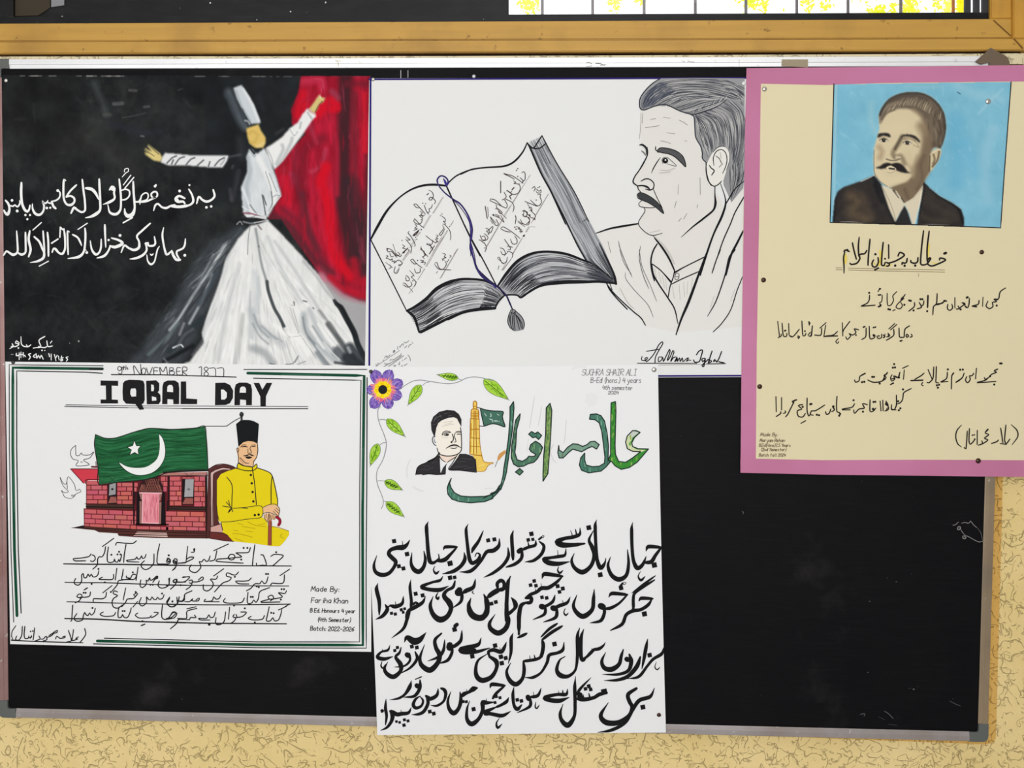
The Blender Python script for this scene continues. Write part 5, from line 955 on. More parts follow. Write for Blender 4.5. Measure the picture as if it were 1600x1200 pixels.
fill('seated_man/hand', SK3, "1095,530 1170,500 1250,500 1285,540 1285,580 1270,635 1230,600 1180,585 1140,590 1100,595 -; 1105,610 1160,590 1230,610 1250,640 1235,670 1190,665 1165,700 1140,690 1110,650 -", 7); ink('seated_man/hand', K3, .9, "1095,530 1170,498 1240,495 1285,545 1280,600 1270,640; 1215,575 1270,630; 1230,555 1280,600; 1245,535 1285,570; 1100,600 1160,585 1250,620; 1110,610 1115,655 1140,690; 1135,600 1130,650; 1165,595 1145,700; 1185,615 1190,670; 1210,620 1215,670; 1235,630 1232,665", 8, .9)
fill('seated_man/walking_stick', (186, 92, 74), "1160,680 1195,670 1192,960 1155,960 -", 8); ink('seated_man/walking_stick', (70, 34, 30), 1, "1160,690 1155,960; 1178,690 1175,960; 1195,690 1192,960", 9, 1); ink('seated_man/walking_stick', (142, 24, 48), 4.6, "1255,640 1285,665 1290,700 1275,730", 8, 1); ink('seated_man/walking_stick', K3, 1.4, "1170,610 1165,680; 1185,620 1190,670", 9)
at(300, 640, 8)
fill('seated_man/face', SK3, "575,490 560,480 555,500 575,600 578,670 640,700 700,712 770,705 775,660 805,600 820,500 818,420 720,385 640,410 590,455 -", 7)
ink('seated_man/face', K3, 1.1, "575,475 558,490 575,550 580,600 578,665; 600,600 640,640 670,668 710,672; 818,425 822,520 805,600 770,650 765,700; 735,460 725,490 745,540 700,545; 700,490 700,540; 610,470 640,440 680,445; 740,445 790,440; 570,480 585,500 578,530; 580,660 650,700 740,712", 8, .8)
ink('seated_man/face', K3, 1.7, "628,466 660,460 692,468; 748,462 792,456; w1.9 640,575,.4 680,577,1.2 715,560,.8 745,570,1.2 775,577,.4; w3.4 674,598,.6 708,600,1.2 744,597,.6", 9, .8); ink('seated_man/face', (200, 150, 100), 1.6, "590,600 610,640 650,680; 600,470 620,455", 7.6)
fill('seated_man/tall_hat', (22, 26, 28), "550,180 600,140 650,128 720,130 780,148 835,178 820,425 760,398 700,392 640,410 580,465 -", 8.5)
fill('seated_man/tall_hat', (40, 42, 44), "600,35 620,25 645,45 645,70 630,95 635,140 605,145 608,95 590,65 -", 8); ink('seated_man/tall_hat', (100, 100, 102), .8, "600,50 615,40 625,60; 622,100 622,135", 9)
# verse lines with ruled underlines
at(90, 840, 8)
ink('verse', K3, 2.1, "75,328 400,333 800,335 1200,342 1600,348; w1.7 90,560 300,564 600,565 900,575 1250,588 1600,595; w1.6 115,802 500,812 1000,825 1600,835; w2.2 90,1012 500,1020 1000,1048 1600,1065", 5, .9)
V = 1.75
ink('verse', K3, V, "415,205 395,235 300,255 195,265 215,290 350,290; 430,215 460,230 470,270 440,300 410,290; 700,10 560,112; 600,112 585,190 555,240 520,240 500,270 495,340 440,395; 635,118 620,220 625,300 660,312 700,300 710,265 720,300 750,305 765,270 775,305 790,260 800,215; 725,95 740,62 840,70 940,72 985,40; 855,85 835,200 825,310; 1105,210 1090,250 1060,260 1050,225 1030,265 1000,265 990,240 970,270 860,285 880,300 1015,305; 1205,205 1200,320 1150,380 1095,400 1050,370 1045,330 1085,290; 1275,80 1250,200 1245,320 1300,330 1395,325 1410,280 1375,255 1370,290 1410,295; 1460,270 1440,300 1490,310 1490,270 1460,265; 1490,300 1480,360 1435,410; 1500,322 1600,310", 6, .9)
ink('verse', K3, 3.1, "672,215; 748,210; 785,210; 768,178; 1387,222; 510,392; 425,580; 940,435; 1160,590; 1190,590; 1535,595; 350,690; 325,690; 665,680; 975,680; 1305,700; 1435,800; 435,880; 838,918; 812,918; 1060,1045; 590,560", 6)
ink('verse', K3, V, "515,415 500,470 470,490 440,490 420,455 400,490 380,455 360,500 330,500 320,450 300,470 300,540 270,590 230,590 205,560 225,510; 560,495 515,520 590,525 690,520 700,460; 740,385 720,530; 820,395 810,470 800,520 850,525 910,510 860,500 860,480; 930,525 860,525; 905,520 940,460 985,470 960,520 900,525; 1005,370 980,535; 815,530 760,540 745,590 680,670; 1240,490 1255,480 1210,530 1190,560; 1205,520 1250,510 1240,480 1195,520 1160,535 1150,500 1130,545 1105,530 1110,580 1060,625 1030,600 1040,530; 1390,510 1390,590 1340,625 1290,630 1255,600 1270,540; 1470,520 1440,545 1490,560 1490,520; 1485,560 1460,600 1410,645; 1570,490 1600,490; 1500,560 1600,555", 6, .9)
ink('verse', K3, V, "370,630,1.4 330,655; 410,680 400,730 350,745 280,745; 260,710 240,740 300,755 300,715 265,705; 295,750 270,790 220,815; 680,600 565,690; 610,685 600,740 560,765 450,765 445,800; 750,680 710,665 695,700 750,725 700,760 680,810 700,870 760,880 810,840; 850,630 820,780; 990,690 950,715 975,735 1000,700; 985,720 950,760 870,770 850,810 800,865; 1330,715 1310,760 1270,770 1250,745 1230,775 1200,770 1180,740 1160,780 1130,765 1110,740 1110,810 1060,855 1020,820 1045,750; 940,870 1000,800; 1520,740 1500,820 1430,865 1370,830 1400,760; 1590,730 1560,790 1500,790", 6, .9)
ink('verse', K3, V, "188,845,1.2 175,1040,1; 470,885 455,940 420,970 400,940 380,975 350,960 340,935 320,980 310,1030 240,1045 205,1010 240,950; 570,930 530,960 590,985 700,975 725,935; 770,865 755,930 760,1000 800,990 810,960 830,995 870,1000 900,950 920,880; 1000,945 970,970 1020,1005 1150,1000 1170,975; 1205,935 1260,940 1210,985 1170,1000; 1310,840 1300,950 1310,1010 1370,1020 1440,940 1490,945 1460,1000 1380,1020; 1500,1010 1600,1015; 1510,1015 1490,1070 1410,1140; w2.2 1045,1100 1090,1082; 165,1045", 6, .9)
at(260, 840, 8)
ink('verse', K3, 1.8, "0,348 500,350 1000,352 1560,355; w1.5 0,595 700,600 1530,605; w1.7 0,835 500,840 900,840 1550,832; w2 0,1055 500,1070 1100,1075 1500,1078", 5, .9)
ink('verse', K3, V, "265,110 245,310; 350,140,1.6 345,180 310,185; 0,290 30,265 45,295 10,310 0,300; 240,310 330,265 340,245 290,245 255,270; 240,315 160,320 120,320; 85,300 100,290 130,310 100,330 85,310; 125,325 110,380 75,410; 545,230 530,280 500,300 470,270 440,305 410,300 430,370 370,435 310,425 285,390 310,340; 775,80 590,165; 630,165 615,240 600,280 540,295; 960,320 800,310 620,295 640,270 780,260 850,250; 770,250 800,210 850,220 850,260 810,280 775,260 780,240; 850,250 940,240 880,200 870,190; 1050,125 1030,180 980,190 880,190; 1105,90 1085,240 1075,345; 1180,215 1210,220 1250,340 1200,345 1130,350 1125,320; 1305,235 1350,210 1460,225 1400,290 1330,350 1290,350", 6, .9)
ink('verse', K3, 3.2, "345,150; 30,222; 935,275; 965,130; 1012,130; 1372,183; 1270,455; 1245,455; 855,490; 1155,620; 1130,610; 1440,645; 1470,645; 1430,775; 1055,742; 1080,742; 845,850; 75,797; 1310,940; 1340,945; 1105,1060; 980,885; 535,1085,1.4; 640,1080", 6)
ink('verse', K3, V, "40,505 30,590 0,600; 85,540 120,520 120,560 85,560; 125,560 100,600 50,645; 200,500 290,490 230,550 130,555; 280,540 320,530 320,570 285,565; 320,580 290,620 245,650; 320,555 400,550 460,520 450,490 400,530; 715,390 590,480; 640,480 620,520 550,520 580,560 580,610 520,665 465,650 460,590; 900,430 870,465 830,465 760,440 750,480 810,500 780,540 720,560 680,590 600,680; 1060,505 1030,535 960,545 865,545 900,575 1030,580; 1270,490 1250,560 1220,575 1190,540 1170,575 1120,575 1090,590 1060,630 1000,665; 1540,395 1420,475; 1475,465 1465,560 1400,575 1320,570 1300,600", 6, .9)
ink('verse', K3, V, "40,745 10,790 0,810; 130,745 135,820 100,860 50,865 5,830; 130,790 190,800 225,780 230,710 320,665; 230,800 290,800 330,760 320,790 400,790 410,755 370,780; 680,720 660,760 620,770 590,740 570,790 470,795 490,770; 470,800 660,802; 735,760 710,800 780,820 940,810 975,755; 1020,685 1010,780 1020,825 1070,815 1090,780 1120,810 1150,760 1170,675 1290,625; 1500,665 1480,700 1400,690 1450,740 1380,760 1290,770 1270,740 1320,720 1340,760 1300,790; 1290,770 1180,800 1190,810 1420,805", 6, .9)
ink('verse', K3, V, "370,865 255,890; 380,885 260,920 255,990 240,1020 150,1025 130,1070 50,1140; 350,970 370,1000 300,1000 290,1025 250,1025; 0,1010 60,1000 120,940 80,930 40,990; 610,930 590,990 550,1000 530,965 500,1010 400,1010 430,1030 545,1030; 740,930 720,1050 660,1090 615,1075 620,1000; 790,870 775,1020; 850,960 830,990 880,1000 870,960; 870,1000 850,1040 800,1075; 930,930 1000,935 950,985 880,1000; 1060,985 1020,1010 1090,1030 1200,1020 1225,975; 1285,865 1260,980 1250,1040 1300,1040 1330,1000 1350,1040 1400,1030 1430,960 1440,900; 1500,860 1400,905; 1540,830 1480,865", 6, .9)
at(0, 940, 8.889)
ink('verse', K3, 1.7, "160,535,1.4 400,550 700,560 1150,572; w1.4 220,335 170,410 160,480 175,520; 310,345 300,470 260,535 215,525 230,480; 345,345 335,450 345,510 390,510 400,480; 420,510 440,470 430,500 395,500; 480,365 460,530; 540,480 555,520 490,545; 560,520 600,520 640,480 650,530 600,545; 650,500 720,470 750,430 700,460 680,470; 740,430 795,400 790,430 745,440; 770,520 790,480 830,510 900,500 905,480 870,490; 950,400 990,540 930,560; 1020,390 1000,540; 1090,490 1050,510 1080,520 1000,545; 1175,375 1190,450 1150,520 1110,565", 6, .9)
ink('verse', K3, 2.6, "425,415; 455,410", 6)
for t, x, y, h_, e_ in (('Made By:', 485.5, 923.6, 7.6, 531), ('Fariha Khan', 486, 941.6, 7.8, 545), ('B Ed. Honours 4 year', 484.5, 956.6, 6.2, 556), ('(4th Semester)', 496, 971, 6.2, 549), ('Batch: 2022-2026', 485, 985, 6.6, 554)):
    write('maker_note', (36, 36, 38), 1.15, t, x, y, h_, 0.02, .12, 6, 1.5, e_)
finish(p3, {'seated_man': 'man in a tall black hat and yellow coat with a stick'})
# ------------------------------------------------------------------ poster 4: tall white sheet, coloured title, small portrait, bold black verse
S = Sheet(-0.0058, lambda x, y: 0.0012 * np.clip((y - 1090) / 60.0, 0, 1) ** 2 + 0.0004 * np.sin(x * 0.02) * np.clip((y - 700) / 400, 0, 1))
C4 = [(574, 573), (1028, 569), (1040.5, 1144.5), (589.5, 1148.5)]
def e4(U, V): return np.stack([(-3.2 * np.sin(math.pi * V) ** 2 * (1 - U)) + (-1.0 * np.sin(math.pi * V)) * U, 0 * U + 1.5 * np.sin(math.pi * U) * (V == 0)], 1)
p4 = sheet_mesh('verse_poster', C4, mat((232, 234, 234), 0.75, 0, 0.15), 30, edge=e4)
tag(p4, 'tall white poster with green title and bold black verse, overhanging the bottom rail', 'poster')
KB = (24, 25, 25)
S.bands = {'black_verse': [893, 977, 1062], 'smudge': [620, 700, 740]}
def bold(ox, oy, s, t, w=5.4, part='black_verse'):
    at(ox, oy, s); ink(part, KB, w, t, 6, 0.6)
def sq(ox, oy, s, t, r=3.6, part='black_verse'):
    for a in t.split():
        v = [float(q) for q in a.split(',')]; x, y = ox + v[0] / s, oy + v[1] / s; d, mi = _acc(part, KB, 6, y); rr = r * (v[2] if len(v) > 2 else 1); th = math.radians(33)
        L = _lift(6); P = S.pts(np.array([[x + rr * 1.2 * math.cos(th + k * math.pi / 2), y + rr * 1.2 * math.sin(th + k * math.pi / 2)] for k in range(4)]), L)
        d['v'].append(P); o = d['n']; d['f'].append((o, o + 1, o + 2, o + 3)); d['mi'].append(mi); d['n'] += 4
b = (570, 790, 6.667)
bold(*b, "125,520,.3 95,620,.8 112,690,1.1 175,722,1.3 250,705,1.1 305,640,1 322,585,1.2 285,545,1.3 250,505,1.2 265,465,1.1 330,440,1.3 400,435,1.6 440,405,1.2 467,360,.4; w3 395,430 392,370,.5; w6 490,490,.3 482,600,.8 512,665,1.2 565,688,1.3 612,640,1 630,560,.8 615,475,.4; w5.6 662,165,.2 643,215,1 650,350,1 662,500,1.1 680,585,1.2 720,595,.9 775,550,.8; 745,580,.8 830,565,1.3 890,510,.9 962,432,.6; w4 818,462,.4 835,432,1.3 962,430,1; 775,550,.8 768,505,.4; w3 730,630,.4 715,670,.7 742,708,1.4 775,680,.6; w6 1035,490,.4 1042,560,1 1000,630,1 920,685,1 810,712,.3; w5.2 1077,190,.2 1055,245,.9 1068,400,1 1090,555,1.2 1120,600,1.2 1180,565,1.1 1198,510,.7 1165,495,.5 1148,530,.5; 1235,260,.3 1185,370,.9 1130,450,1.1 1115,490,.7; w5.8 1402,345,.4 1395,420,1 1340,468,1.2 1270,482,1 1200,590,.8 1100,682,1 990,692,.3; 1492,440,.5 1495,530,1 1440,620,1 1340,700,.9 1240,748,.3; w5 1550,265,.3 1530,320,1 1540,450,1 1548,562,.8")
sq(*b, "305,370,1.05 440,505,1.1 355,632,1 402,655,1 888,602,1.3 1285,362,1 1350,352,1")
c = (790, 790, 6.154)
bold(*c, "72,240,.3 60,300,1 65,430,1 70,522,.8; w5 188,542,.4 270,528,1 345,465,1.1 368,390,1 325,345,.7; w1.2 355,290 345,305 360,310 370,292 355,285; 345,305 320,325; w5.4 5,592,.6 90,562,1 150,510,1 160,440,1; w7 128,440,1 150,425,1; w5 160,425,1 220,400,1 285,380,1 290,335,.4; 225,395 215,350,.4; w6 715,215,.3 712,275,.9 650,302,1 560,318,1 498,350,1.5 545,378,1.5 650,378,1.1 760,365,.8; w3 625,240,.5 645,295; 672,230,.5 685,290; w5.6 842,245,.4 803,330,.8 832,400,1.2 852,480,1.1 820,580,1.1 740,640,1.4 665,600,1.1 635,530,.8 660,460,.3; w5.2 875,135,.2 862,185,1 866,350,1 880,520,1.1 912,598,1.4 950,560,.9 965,505,.3; w6 1008,495,.3 985,580,.8 1020,670,1.1 1090,710,1.3 1160,670,1 1182,560,.8 1172,425,.4; w5.2 1222,160,.2 1212,220,1 1216,400,1 1230,530,1.1 1265,600,1.4 1312,575,1.1 1340,520,.8 1350,490,.4; 1330,548,.9 1400,540,1.2 1440,480,1 1498,402,.7; w4.4 1350,438,.4 1372,395,1.4 1500,402,1; w3 1298,632,.4 1275,680,.7 1302,718,1.5 1342,680,.5; w5.4 580,415,.4 570,475,.9 510,490,1 430,502,.9 368,515,1.2 410,548,1.5 500,560,1.3 612,540,.5; w2.6 500,430,.5 505,485; w3 512,585,.4 500,620,.8 520,650,1.3 552,622,.5")
sq(*c, "248,272,1.1 218,330,.9 800,212,1.2 910,665,1.2 1430,572,1.3 262,325,.8")
bold(*c, "w4 1440,675,.6 1330,755,1 1215,840,.5; w5 1432,715,.7 1330,780,.8 1240,845,.9 1228,900,1 1228,985,1 1215,1005,.8; w5.4 1412,890,.6 1370,955,1 1300,1000,1 1225,1012,1.1 1160,1050,1 1120,1140,1 1010,1200,.6; w4.4 1280,920,.4 1302,892,1.3 1415,895,1; w4.6 990,882,.3 1022,845,1.3 1172,857,1; w5 1172,857,.6 1090,940,.8 1010,985,1.1 950,992,1; w9 915,965,1 935,975,1; w5.4 950,980,1 948,1040,1 912,1108,1 812,1128,.3; w6.4 852,808,.4 845,900,.9 832,1000,1 750,1065,1.3 685,1030,1.1 652,960,.8 685,860,.3; w1.2 1140,735 1125,748 1140,760 1158,745 1140,735; 1125,748 1100,775; w5 475,860,.4 455,920,1 400,960,1 350,975,1; w8 345,970,1 360,975,1; w5 385,980,1 372,1045,1 262,1098,.3; w5 622,878,.3 590,935,1 520,962,1.2 460,990,1; w8 455,985,1 475,990,1; w5 495,995,1 480,1075,1.1 362,1122,.3; w2.6 560,950 545,910,.5; w2.6 575,985,.4 560,1030,.8 580,1055,1.3 605,1030,.4; w4.8 350,702,.4 372,658,1.4 548,680,1; 548,680,.6 480,745,1 410,790,1.2 345,795,1.2 300,830,1 240,855,1 195,885,1; w2.6 345,790 340,745,.4; w3 290,840 285,800,.5; w5 190,890,1 245,885,1.2 240,930,1.2 190,935,1; w6.4 200,930,.8 150,960,1 130,1050,1.1 128,1130,1 128,1210,1; w6 45,678,.3 25,740,.9 12,900,1 8,1060,1; 55,885,.5 90,930,1.2 100,970,1 30,1050,.8")
sq(*c, "1335,1042,1.25 1110,792,1.1 275,725,.9 240,765,.9 292,770,.9 500,775,1 550,798,1 518,830,.9 350,882,.9 395,888,.9")
bold(*b, "w6 1522,735,.2 1490,800,.9 1480,950,1 1470,1200,1; w7 1385,860,.9 1380,810,.8 1420,780,.9 1450,805,.8 1445,865,.9 1390,880,1; w8 1400,875,1 1330,915,1 1280,955,.8; w8 1240,925,.4 1268,990,1 1272,1090,1 1222,1170,1.1 1130,1155,1.1 1082,1080,.8 1105,965,.25; w6 1152,765,.3 1130,850,1 1060,885,1.2 1020,910,1; w11 985,880,.8 975,905,1; w5.5 1015,915,1 1000,1000,.9 918,1065,.3; w1.6 1130,890 1118,905 1140,920; w5.6 940,785,.7 918,850,.9 855,885,.9 825,935,1.2 875,1010,1.5 898,1070,1.3 870,1140,1.3; w5 812,738,.4 785,778,1 700,800,.8 592,845,1.2 660,872,1.2 780,878,1.3 872,838,.4; w3 765,900,.4 742,950,1 762,972,1.6 775,945,.5; w5 480,770,.2 470,850,.9 485,1000,1 478,1070,1; w5.4 632,945,.3 600,1010,1 520,1060,1.2 450,1105,1 432,1200,1; w4 490,1040 530,1010,1 560,1030,1; w6 135,808,.2 122,870,1 150,1000,1 150,1140,.5; w5.4 402,945,.3 388,1020,1 320,1052,1.2 265,1040,1; w3.4 325,1050 318,1000,.4; w5.6 212,1030,.5 235,1080,1.1 185,1150,1 115,1185,.3; w4.6 265,1040,.7 240,1060,1.1")
sq(*b, "1320,1022,.95 1365,1005,.95 888,752,1.1 936,748,.9 530,918,1 602,935,1 278,1122,.8 318,1130,.8 380,1085,.8 415,1075,.7 400,1112,.7")
d4 = (570, 930, 6.667)
bold(*d4, "w7 710,15,.25 682,110,.8 715,205,1.1 785,255,1.4 860,220,1.1 898,140,1 885,80,1.2 830,25,1.3 818,0,1.2; w8 1105,30,.25 1082,110,.8 1120,200,1.1 1200,238,1.2 1268,190,1 1275,100,1; w6.6 1475,0,1 1480,200,1 1495,260,1.1 1468,345,1.2 1390,395,1.3 1312,350,1.1 1300,290,.8 1357,200,.25; w6 1530,30,.4 1570,95,1.3 1560,140,.9 1465,212,.7; w5.4 472,140,.9 440,250,1 400,350,.9 280,447,.25; w5 262,520,.25 240,572,.8 170,592,.7 132,645,1.2 200,665,1.2 292,640,.4; w2.6 190,590 180,560,.4; w3 180,690,.4 168,735,.8 190,762,1 215,720,.5; w5.4 378,545,.5 360,600,.8 322,645,.9 372,720,1.4 372,790,1.1 300,850,1.4 232,820,1.2 205,765,.9 240,695,.25; w8 440,620,.9 455,630,.9; w4.4 465,605,.8 468,685,.9 405,740,.7 308,748,.3; w5 525,590,.8 545,660,1 480,750,.8 370,817,.25; w7 412,490,.25 440,440,1 510,480,1.6 570,465,1.3 638,390,.25; w6 798,398,.8 732,465,.9 742,550,1.1 778,620,1.3 762,700,1.2 680,780,1.5 592,730,1.2 575,650,.8 622,515,.25; w5 832,465,.4 820,570,1 772,640,1 655,687,.25; w5.4 1012,368,.4 1000,470,1 950,520,1.1 900,545,1; w10 885,520,.9 885,545,1; w5 915,560,1 900,620,1 860,680,1 775,712,.4; w1.3 960,290 945,302 965,308 965,290; 960,305 940,322; w7 1212,445,.3 1180,515,.9 1050,548,1 1000,572,1.3 1050,595,1 1170,588,.8 1302,550,.35; w8 1010,580,1.1 1060,575,1.2 1150,568,.8; w6.4 1275,612,.3 1180,680,.6 1155,780,.9 1172,855,1.2 1230,888,1.3 1320,850,1.1 1372,760,.9 1368,690,1.2 1300,640,1.2; w5.6 1300,640,1 1288,590,.9 1340,570,1.1 1420,590,1.2 1455,540,.9 1475,488,.3; w3 1420,590 1405,545,.4; w5.4 1546,392,.2 1525,450,1 1522,600,.9 1495,712,.3")
sq(*d4, "340,545,.8 312,577,.8 490,535,.95 542,545,.95 525,505,.7 935,357,1.15 1120,637,1.1 1357,525,1.1 1418,642,1.1 1468,655,1 1427,708,1.1")
e = (790, 960, 6.154)
bold(*e, "w6.4 128,0,1 128,190,1; w5 115,225,.6 160,205,1 205,182,.8; w6.4 50,465,.25 10,550,.7 40,635,1.1 100,672,1.2 160,620,.9 178,540,.9 172,460,.9; w5 172,450,1 240,442,1 300,430,1 352,405,.9; w3 235,438 232,395,.4; 285,432 275,390,.4; w6 352,245,.8 362,300,1 350,380,1 330,420,.9; w4.6 497,88,.9 420,140,1 340,218,.6; 545,112,.8 440,175,1 350,245,.8; w5 562,268,.4 550,340,1.1 500,370,1 420,392,1.1 400,460,1 340,560,.8 260,607,1 190,607,.4; w5.8 712,130,.3 692,200,1 690,400,.9 670,535,.7 600,595,1 525,585,1.4 492,530,1 520,440,.6 572,405,.4; w5.4 752,140,.3 727,220,1 725,400,1.1 742,440,1.2 785,395,.6; w5 760,430,.7 820,368,1.1 850,340,1 900,330,1.1 940,300,.7 960,268,.25; w3 832,360 828,325,.4; w6.4 962,365,.25 925,450,.8 950,515,1.1 1020,528,1.3 1090,480,1 1112,400,.8 1132,338,.5; w8 1165,430,.9 1175,435,.9; w5.6 1190,385,.9 1208,450,1.2 1180,540,1 1080,577,.8 932,577,.25; w7 1295,410,.7 1262,500,1 1180,592,.9 1080,630,.7 948,637,.2; w5.6 1366,235,.3 1350,320,1 1330,430,.9 1310,525,.35; w4.8 1522,320,.6 1500,380,1.1 1420,430,1 1360,500,.9 1280,598,1 1170,620,.25; w2 1450,455,.4 1435,510,.8 1460,532,1.2 1485,505,.5")
sq(*e, "470,285,1.15 1385,392,1.1")
bold(*e, "w5.8 1432,708,.3 1390,790,1 1285,828,1.1 1220,920,1 1150,1040,.9 1020,1112,.9 888,1135,.25; w8 1258,712,.9 1178,770,.8 1192,840,.8 1217,890,.8 1190,970,.8 1085,1040,1 965,1038,1.1 915,970,.8 988,848,.2; w5.6 975,752,.9 900,770,1.1 850,800,1 760,818,1.2 690,812,1.3; w7 700,790,1 740,790,1; w6 700,765,1 720,770,1; w4.4 822,608,.25 740,690,.9 690,752,1.2; w2.6 760,815 745,770,.5; 810,800 800,760,.5; w5.4 672,595,.25 665,700,1 668,850,1 660,980,1 600,1065,1.6 540,1020,1.2 525,950,.9 552,862,.25; w6.4 596,718,.3 582,768,.9 500,770,.8 420,785,.9 375,805,1.1 430,825,1.1 520,830,1.1 612,798,.35; w2.6 510,770 510,732,.4; 550,770 550,730,.4; w5.2 342,708,.25 310,780,1 240,795,1; w8 215,795,.9 222,810,.9; w5 240,815,1 232,885,1 110,947,.3; w2.6 275,785 265,745,.4; w2.6 290,840,.4 285,890,.9 300,905,1 325,870,.5; w5 80,698,.3 70,770,1 80,870,1 112,912,1.3 155,870,.7; w3 1475,968,1.6 1490,965")
sq(*e, "1320,892,1.2 800,690,.95 768,716,.9 818,722,.9 948,745,1.5 112,822,.9 152,832,.9 1478,968,.8")
g = (690, 1020, 8)
bold(*g, "w5 838,558,.3 812,610,1.1 740,655,.9 680,680,.9; 680,680,.5 540,745,1.4 600,762,1.6; w6 560,750,1 640,768,1 760,785,1 862,733,.3; w3 725,813,.3 685,880,.9 702,938,1.4 757,888,.4; w4.4 605,440,.4 627,395,1.4 792,410,1; w5.4 792,410,.6 690,500,.9 640,570,1; 640,620,.8 560,625,1.2 515,620,1.4 512,720,1.1 460,830,1.1 375,890,1.5 318,830,1.1 318,700,.7 352,600,.25; w2.6 560,610 560,570,.4; w6 445,440,.8 400,450,1.4 340,492,.8 290,510,1.1 245,545,1.2; w2.6 320,490 312,455,.4; w6 230,492,.5 240,600,1 210,700,1 150,755,1.3 95,700,1 78,600,.7 116,483,.25")
sq(*g, "400,705,1.1 685,548,.8 730,562,.8 668,622,.8 270,610,.8 310,612,.8", 3.4)
h = (570, 1000, 8)
bold(*h, "w5 955,605,1.2 990,620,1.2 1012,670,1.1 985,765,.8 900,822,.8 822,816,.25; 917,610,.4 900,690,1 820,735,1.2 765,700,1.2; w5.4 775,700,1 790,790,1 740,890,1 680,925,.9 585,935,.25; w4.6 690,705,.5 728,760,.8 705,825,.9 640,850,1.2 605,810,1.2 635,740,.9 690,702,.5; w4.8 582,508,.3 562,585,1.3 500,680,.9 420,730,.8 312,748,.25; w7 650,570,1 665,580,1; w5 690,500,.7 688,600,1.1 620,700,1 487,716,.35; w3.4 632,492,.8 708,460,1; w5 265,738,.3 258,850,1 272,950,.9 258,1062,.5; w5.2 580,843,.25 545,910,1 460,922,1.2 400,930,1.3 330,885,1.2; w7 310,885,.5 345,935,1 335,1010,.8 280,1090,.6 198,1132,.2; w2.8 460,915 450,875,.4; w2 200,885 215,870 235,885 215,905 200,885")
sq(*h, "812,895,1 862,920,1 395,1020,.7 435,1030,.7 495,998,.8 540,1012,.8 490,1065,.9 215,888,.8", 3.4)
# coloured title
TG = (96, 138, 116); TD = (34, 50, 44)
def green(t, cols, w=1.7, ox=680, oy=600, s=7.273, grain=26):
    at(ox, oy, s); fill('green_title', cols[0], t + ' -', 4)
    p = parse(t, 1)[0][0]; pp = p[:, :2]; x0, y0, x1, y1 = pp[:, 0].min(), pp[:, 1].min(), pp[:, 0].max(), pp[:, 1].max()
    c = catmull(p, True, 2)[:, :2]
    def inside(x, y):
        r = False
        for i in range(len(pp)):
            a, b_ = pp[i], pp[(i + 1) % len(pp)]
            if (a[1] > y) != (b_[1] > y) and x < (b_[0] - a[0]) * (y - a[1]) / (b_[1] - a[1]) + a[0]: r = not r
        return r
    for k in range(grain * 3):
        x, y = RS.uniform(x0, x1), RS.uniform(y0, y1)
        if inside(x, y) and inside(x, y + 3) and inside(x, y - 3): raw('green_title', cols[1 + RS.randint(len(cols) - 1)], RS.uniform(.8, 2.0), [(x, y - RS.uniform(1, 4)), (x + RS.uniform(-.6, .6), y + RS.uniform(1, 4))], 5)
    ink('green_title', TD, w, t + ' - z', 7)
G1 = [(80, 122, 98), (112, 152, 124), (62, 100, 78), (120, 160, 110), (70, 110, 84)]; G2 = [(104, 140, 84), (128, 166, 92), (86, 118, 70), (150, 170, 100)]; G3 = [(76, 126, 106), (120, 166, 144), (58, 104, 86), (70, 116, 96)]
green("890,200 895,270 880,500 850,720 830,860 810,1000 790,1080 745,1200 720,1200 750,1130 770,1050 780,960 800,840 830,640 850,400 850,260", G3, grain=50)
green("965,340 960,390 925,520 915,700 905,780 930,860 990,880 1040,850 1065,820 1090,825 1130,820 1145,800 1090,770 1070,740 1085,690 1140,650 1190,680 1220,720 1200,780 1160,850 1120,890 1060,905 1000,935 940,940 890,910 865,840 870,700 900,500 915,410", G1, grain=50)
green("1062,570 1095,540 1135,565 1165,545 1210,585 1175,630 1140,600 1110,612", G3, grain=10)
green("960,960 1000,995 960,1035 912,1000", G1, grain=8)
green("1305,220 1325,300 1310,620 1295,820 1280,1020 1225,1105 1225,1000 1235,800 1255,560 1262,270", G2, grain=60)
T2 = dict(ox=840, oy=600, s=7.273)
green("240,700 245,750 290,780 340,720 400,680 460,685 510,710 560,690 600,655 650,650 700,690 670,740 620,710 570,730 500,770 450,755 400,740 350,780 290,840 245,840 230,780", [(120, 156, 136), (140, 170, 150), (100, 130, 108), (96, 92, 70)], grain=30, **T2)
green("590,400 600,345 670,340 720,360 760,420 790,560 805,700 800,860 830,880 780,940 720,990 580,1010 500,980 475,920 490,840 535,785 535,860 550,920 620,940 700,935 760,900 765,830 750,700 730,540 700,440 650,405", G3, grain=70, **T2)
green("835,215 885,200 890,300 885,500 880,700 885,800 920,880 1000,890 1080,840 1170,770 1080,765 1020,735 1000,660 1020,590 1080,530 1120,530 1165,550 1100,610 1070,670 1080,710 1140,735 1260,738 1200,810 1130,890 1040,950 950,970 880,930 840,880 800,870 830,800 830,500", [(60, 140, 54), (80, 160, 60), (44, 116, 44), (150, 180, 90)], grain=80, **T2)
at(840, 600, 7.273)
fill('green_title', (204, 214, 168), "1010,600 1060,550 1110,545 1080,600 1060,660 1075,715 1130,745 1230,750 1180,775 1100,765 1030,735 1005,680 -", 5)
fill('green_title', (196, 204, 196), "1030,580 1080,535 1120,540 1150,552 1090,600 1060,620 -", 5.5)
at(570, 680, 8)
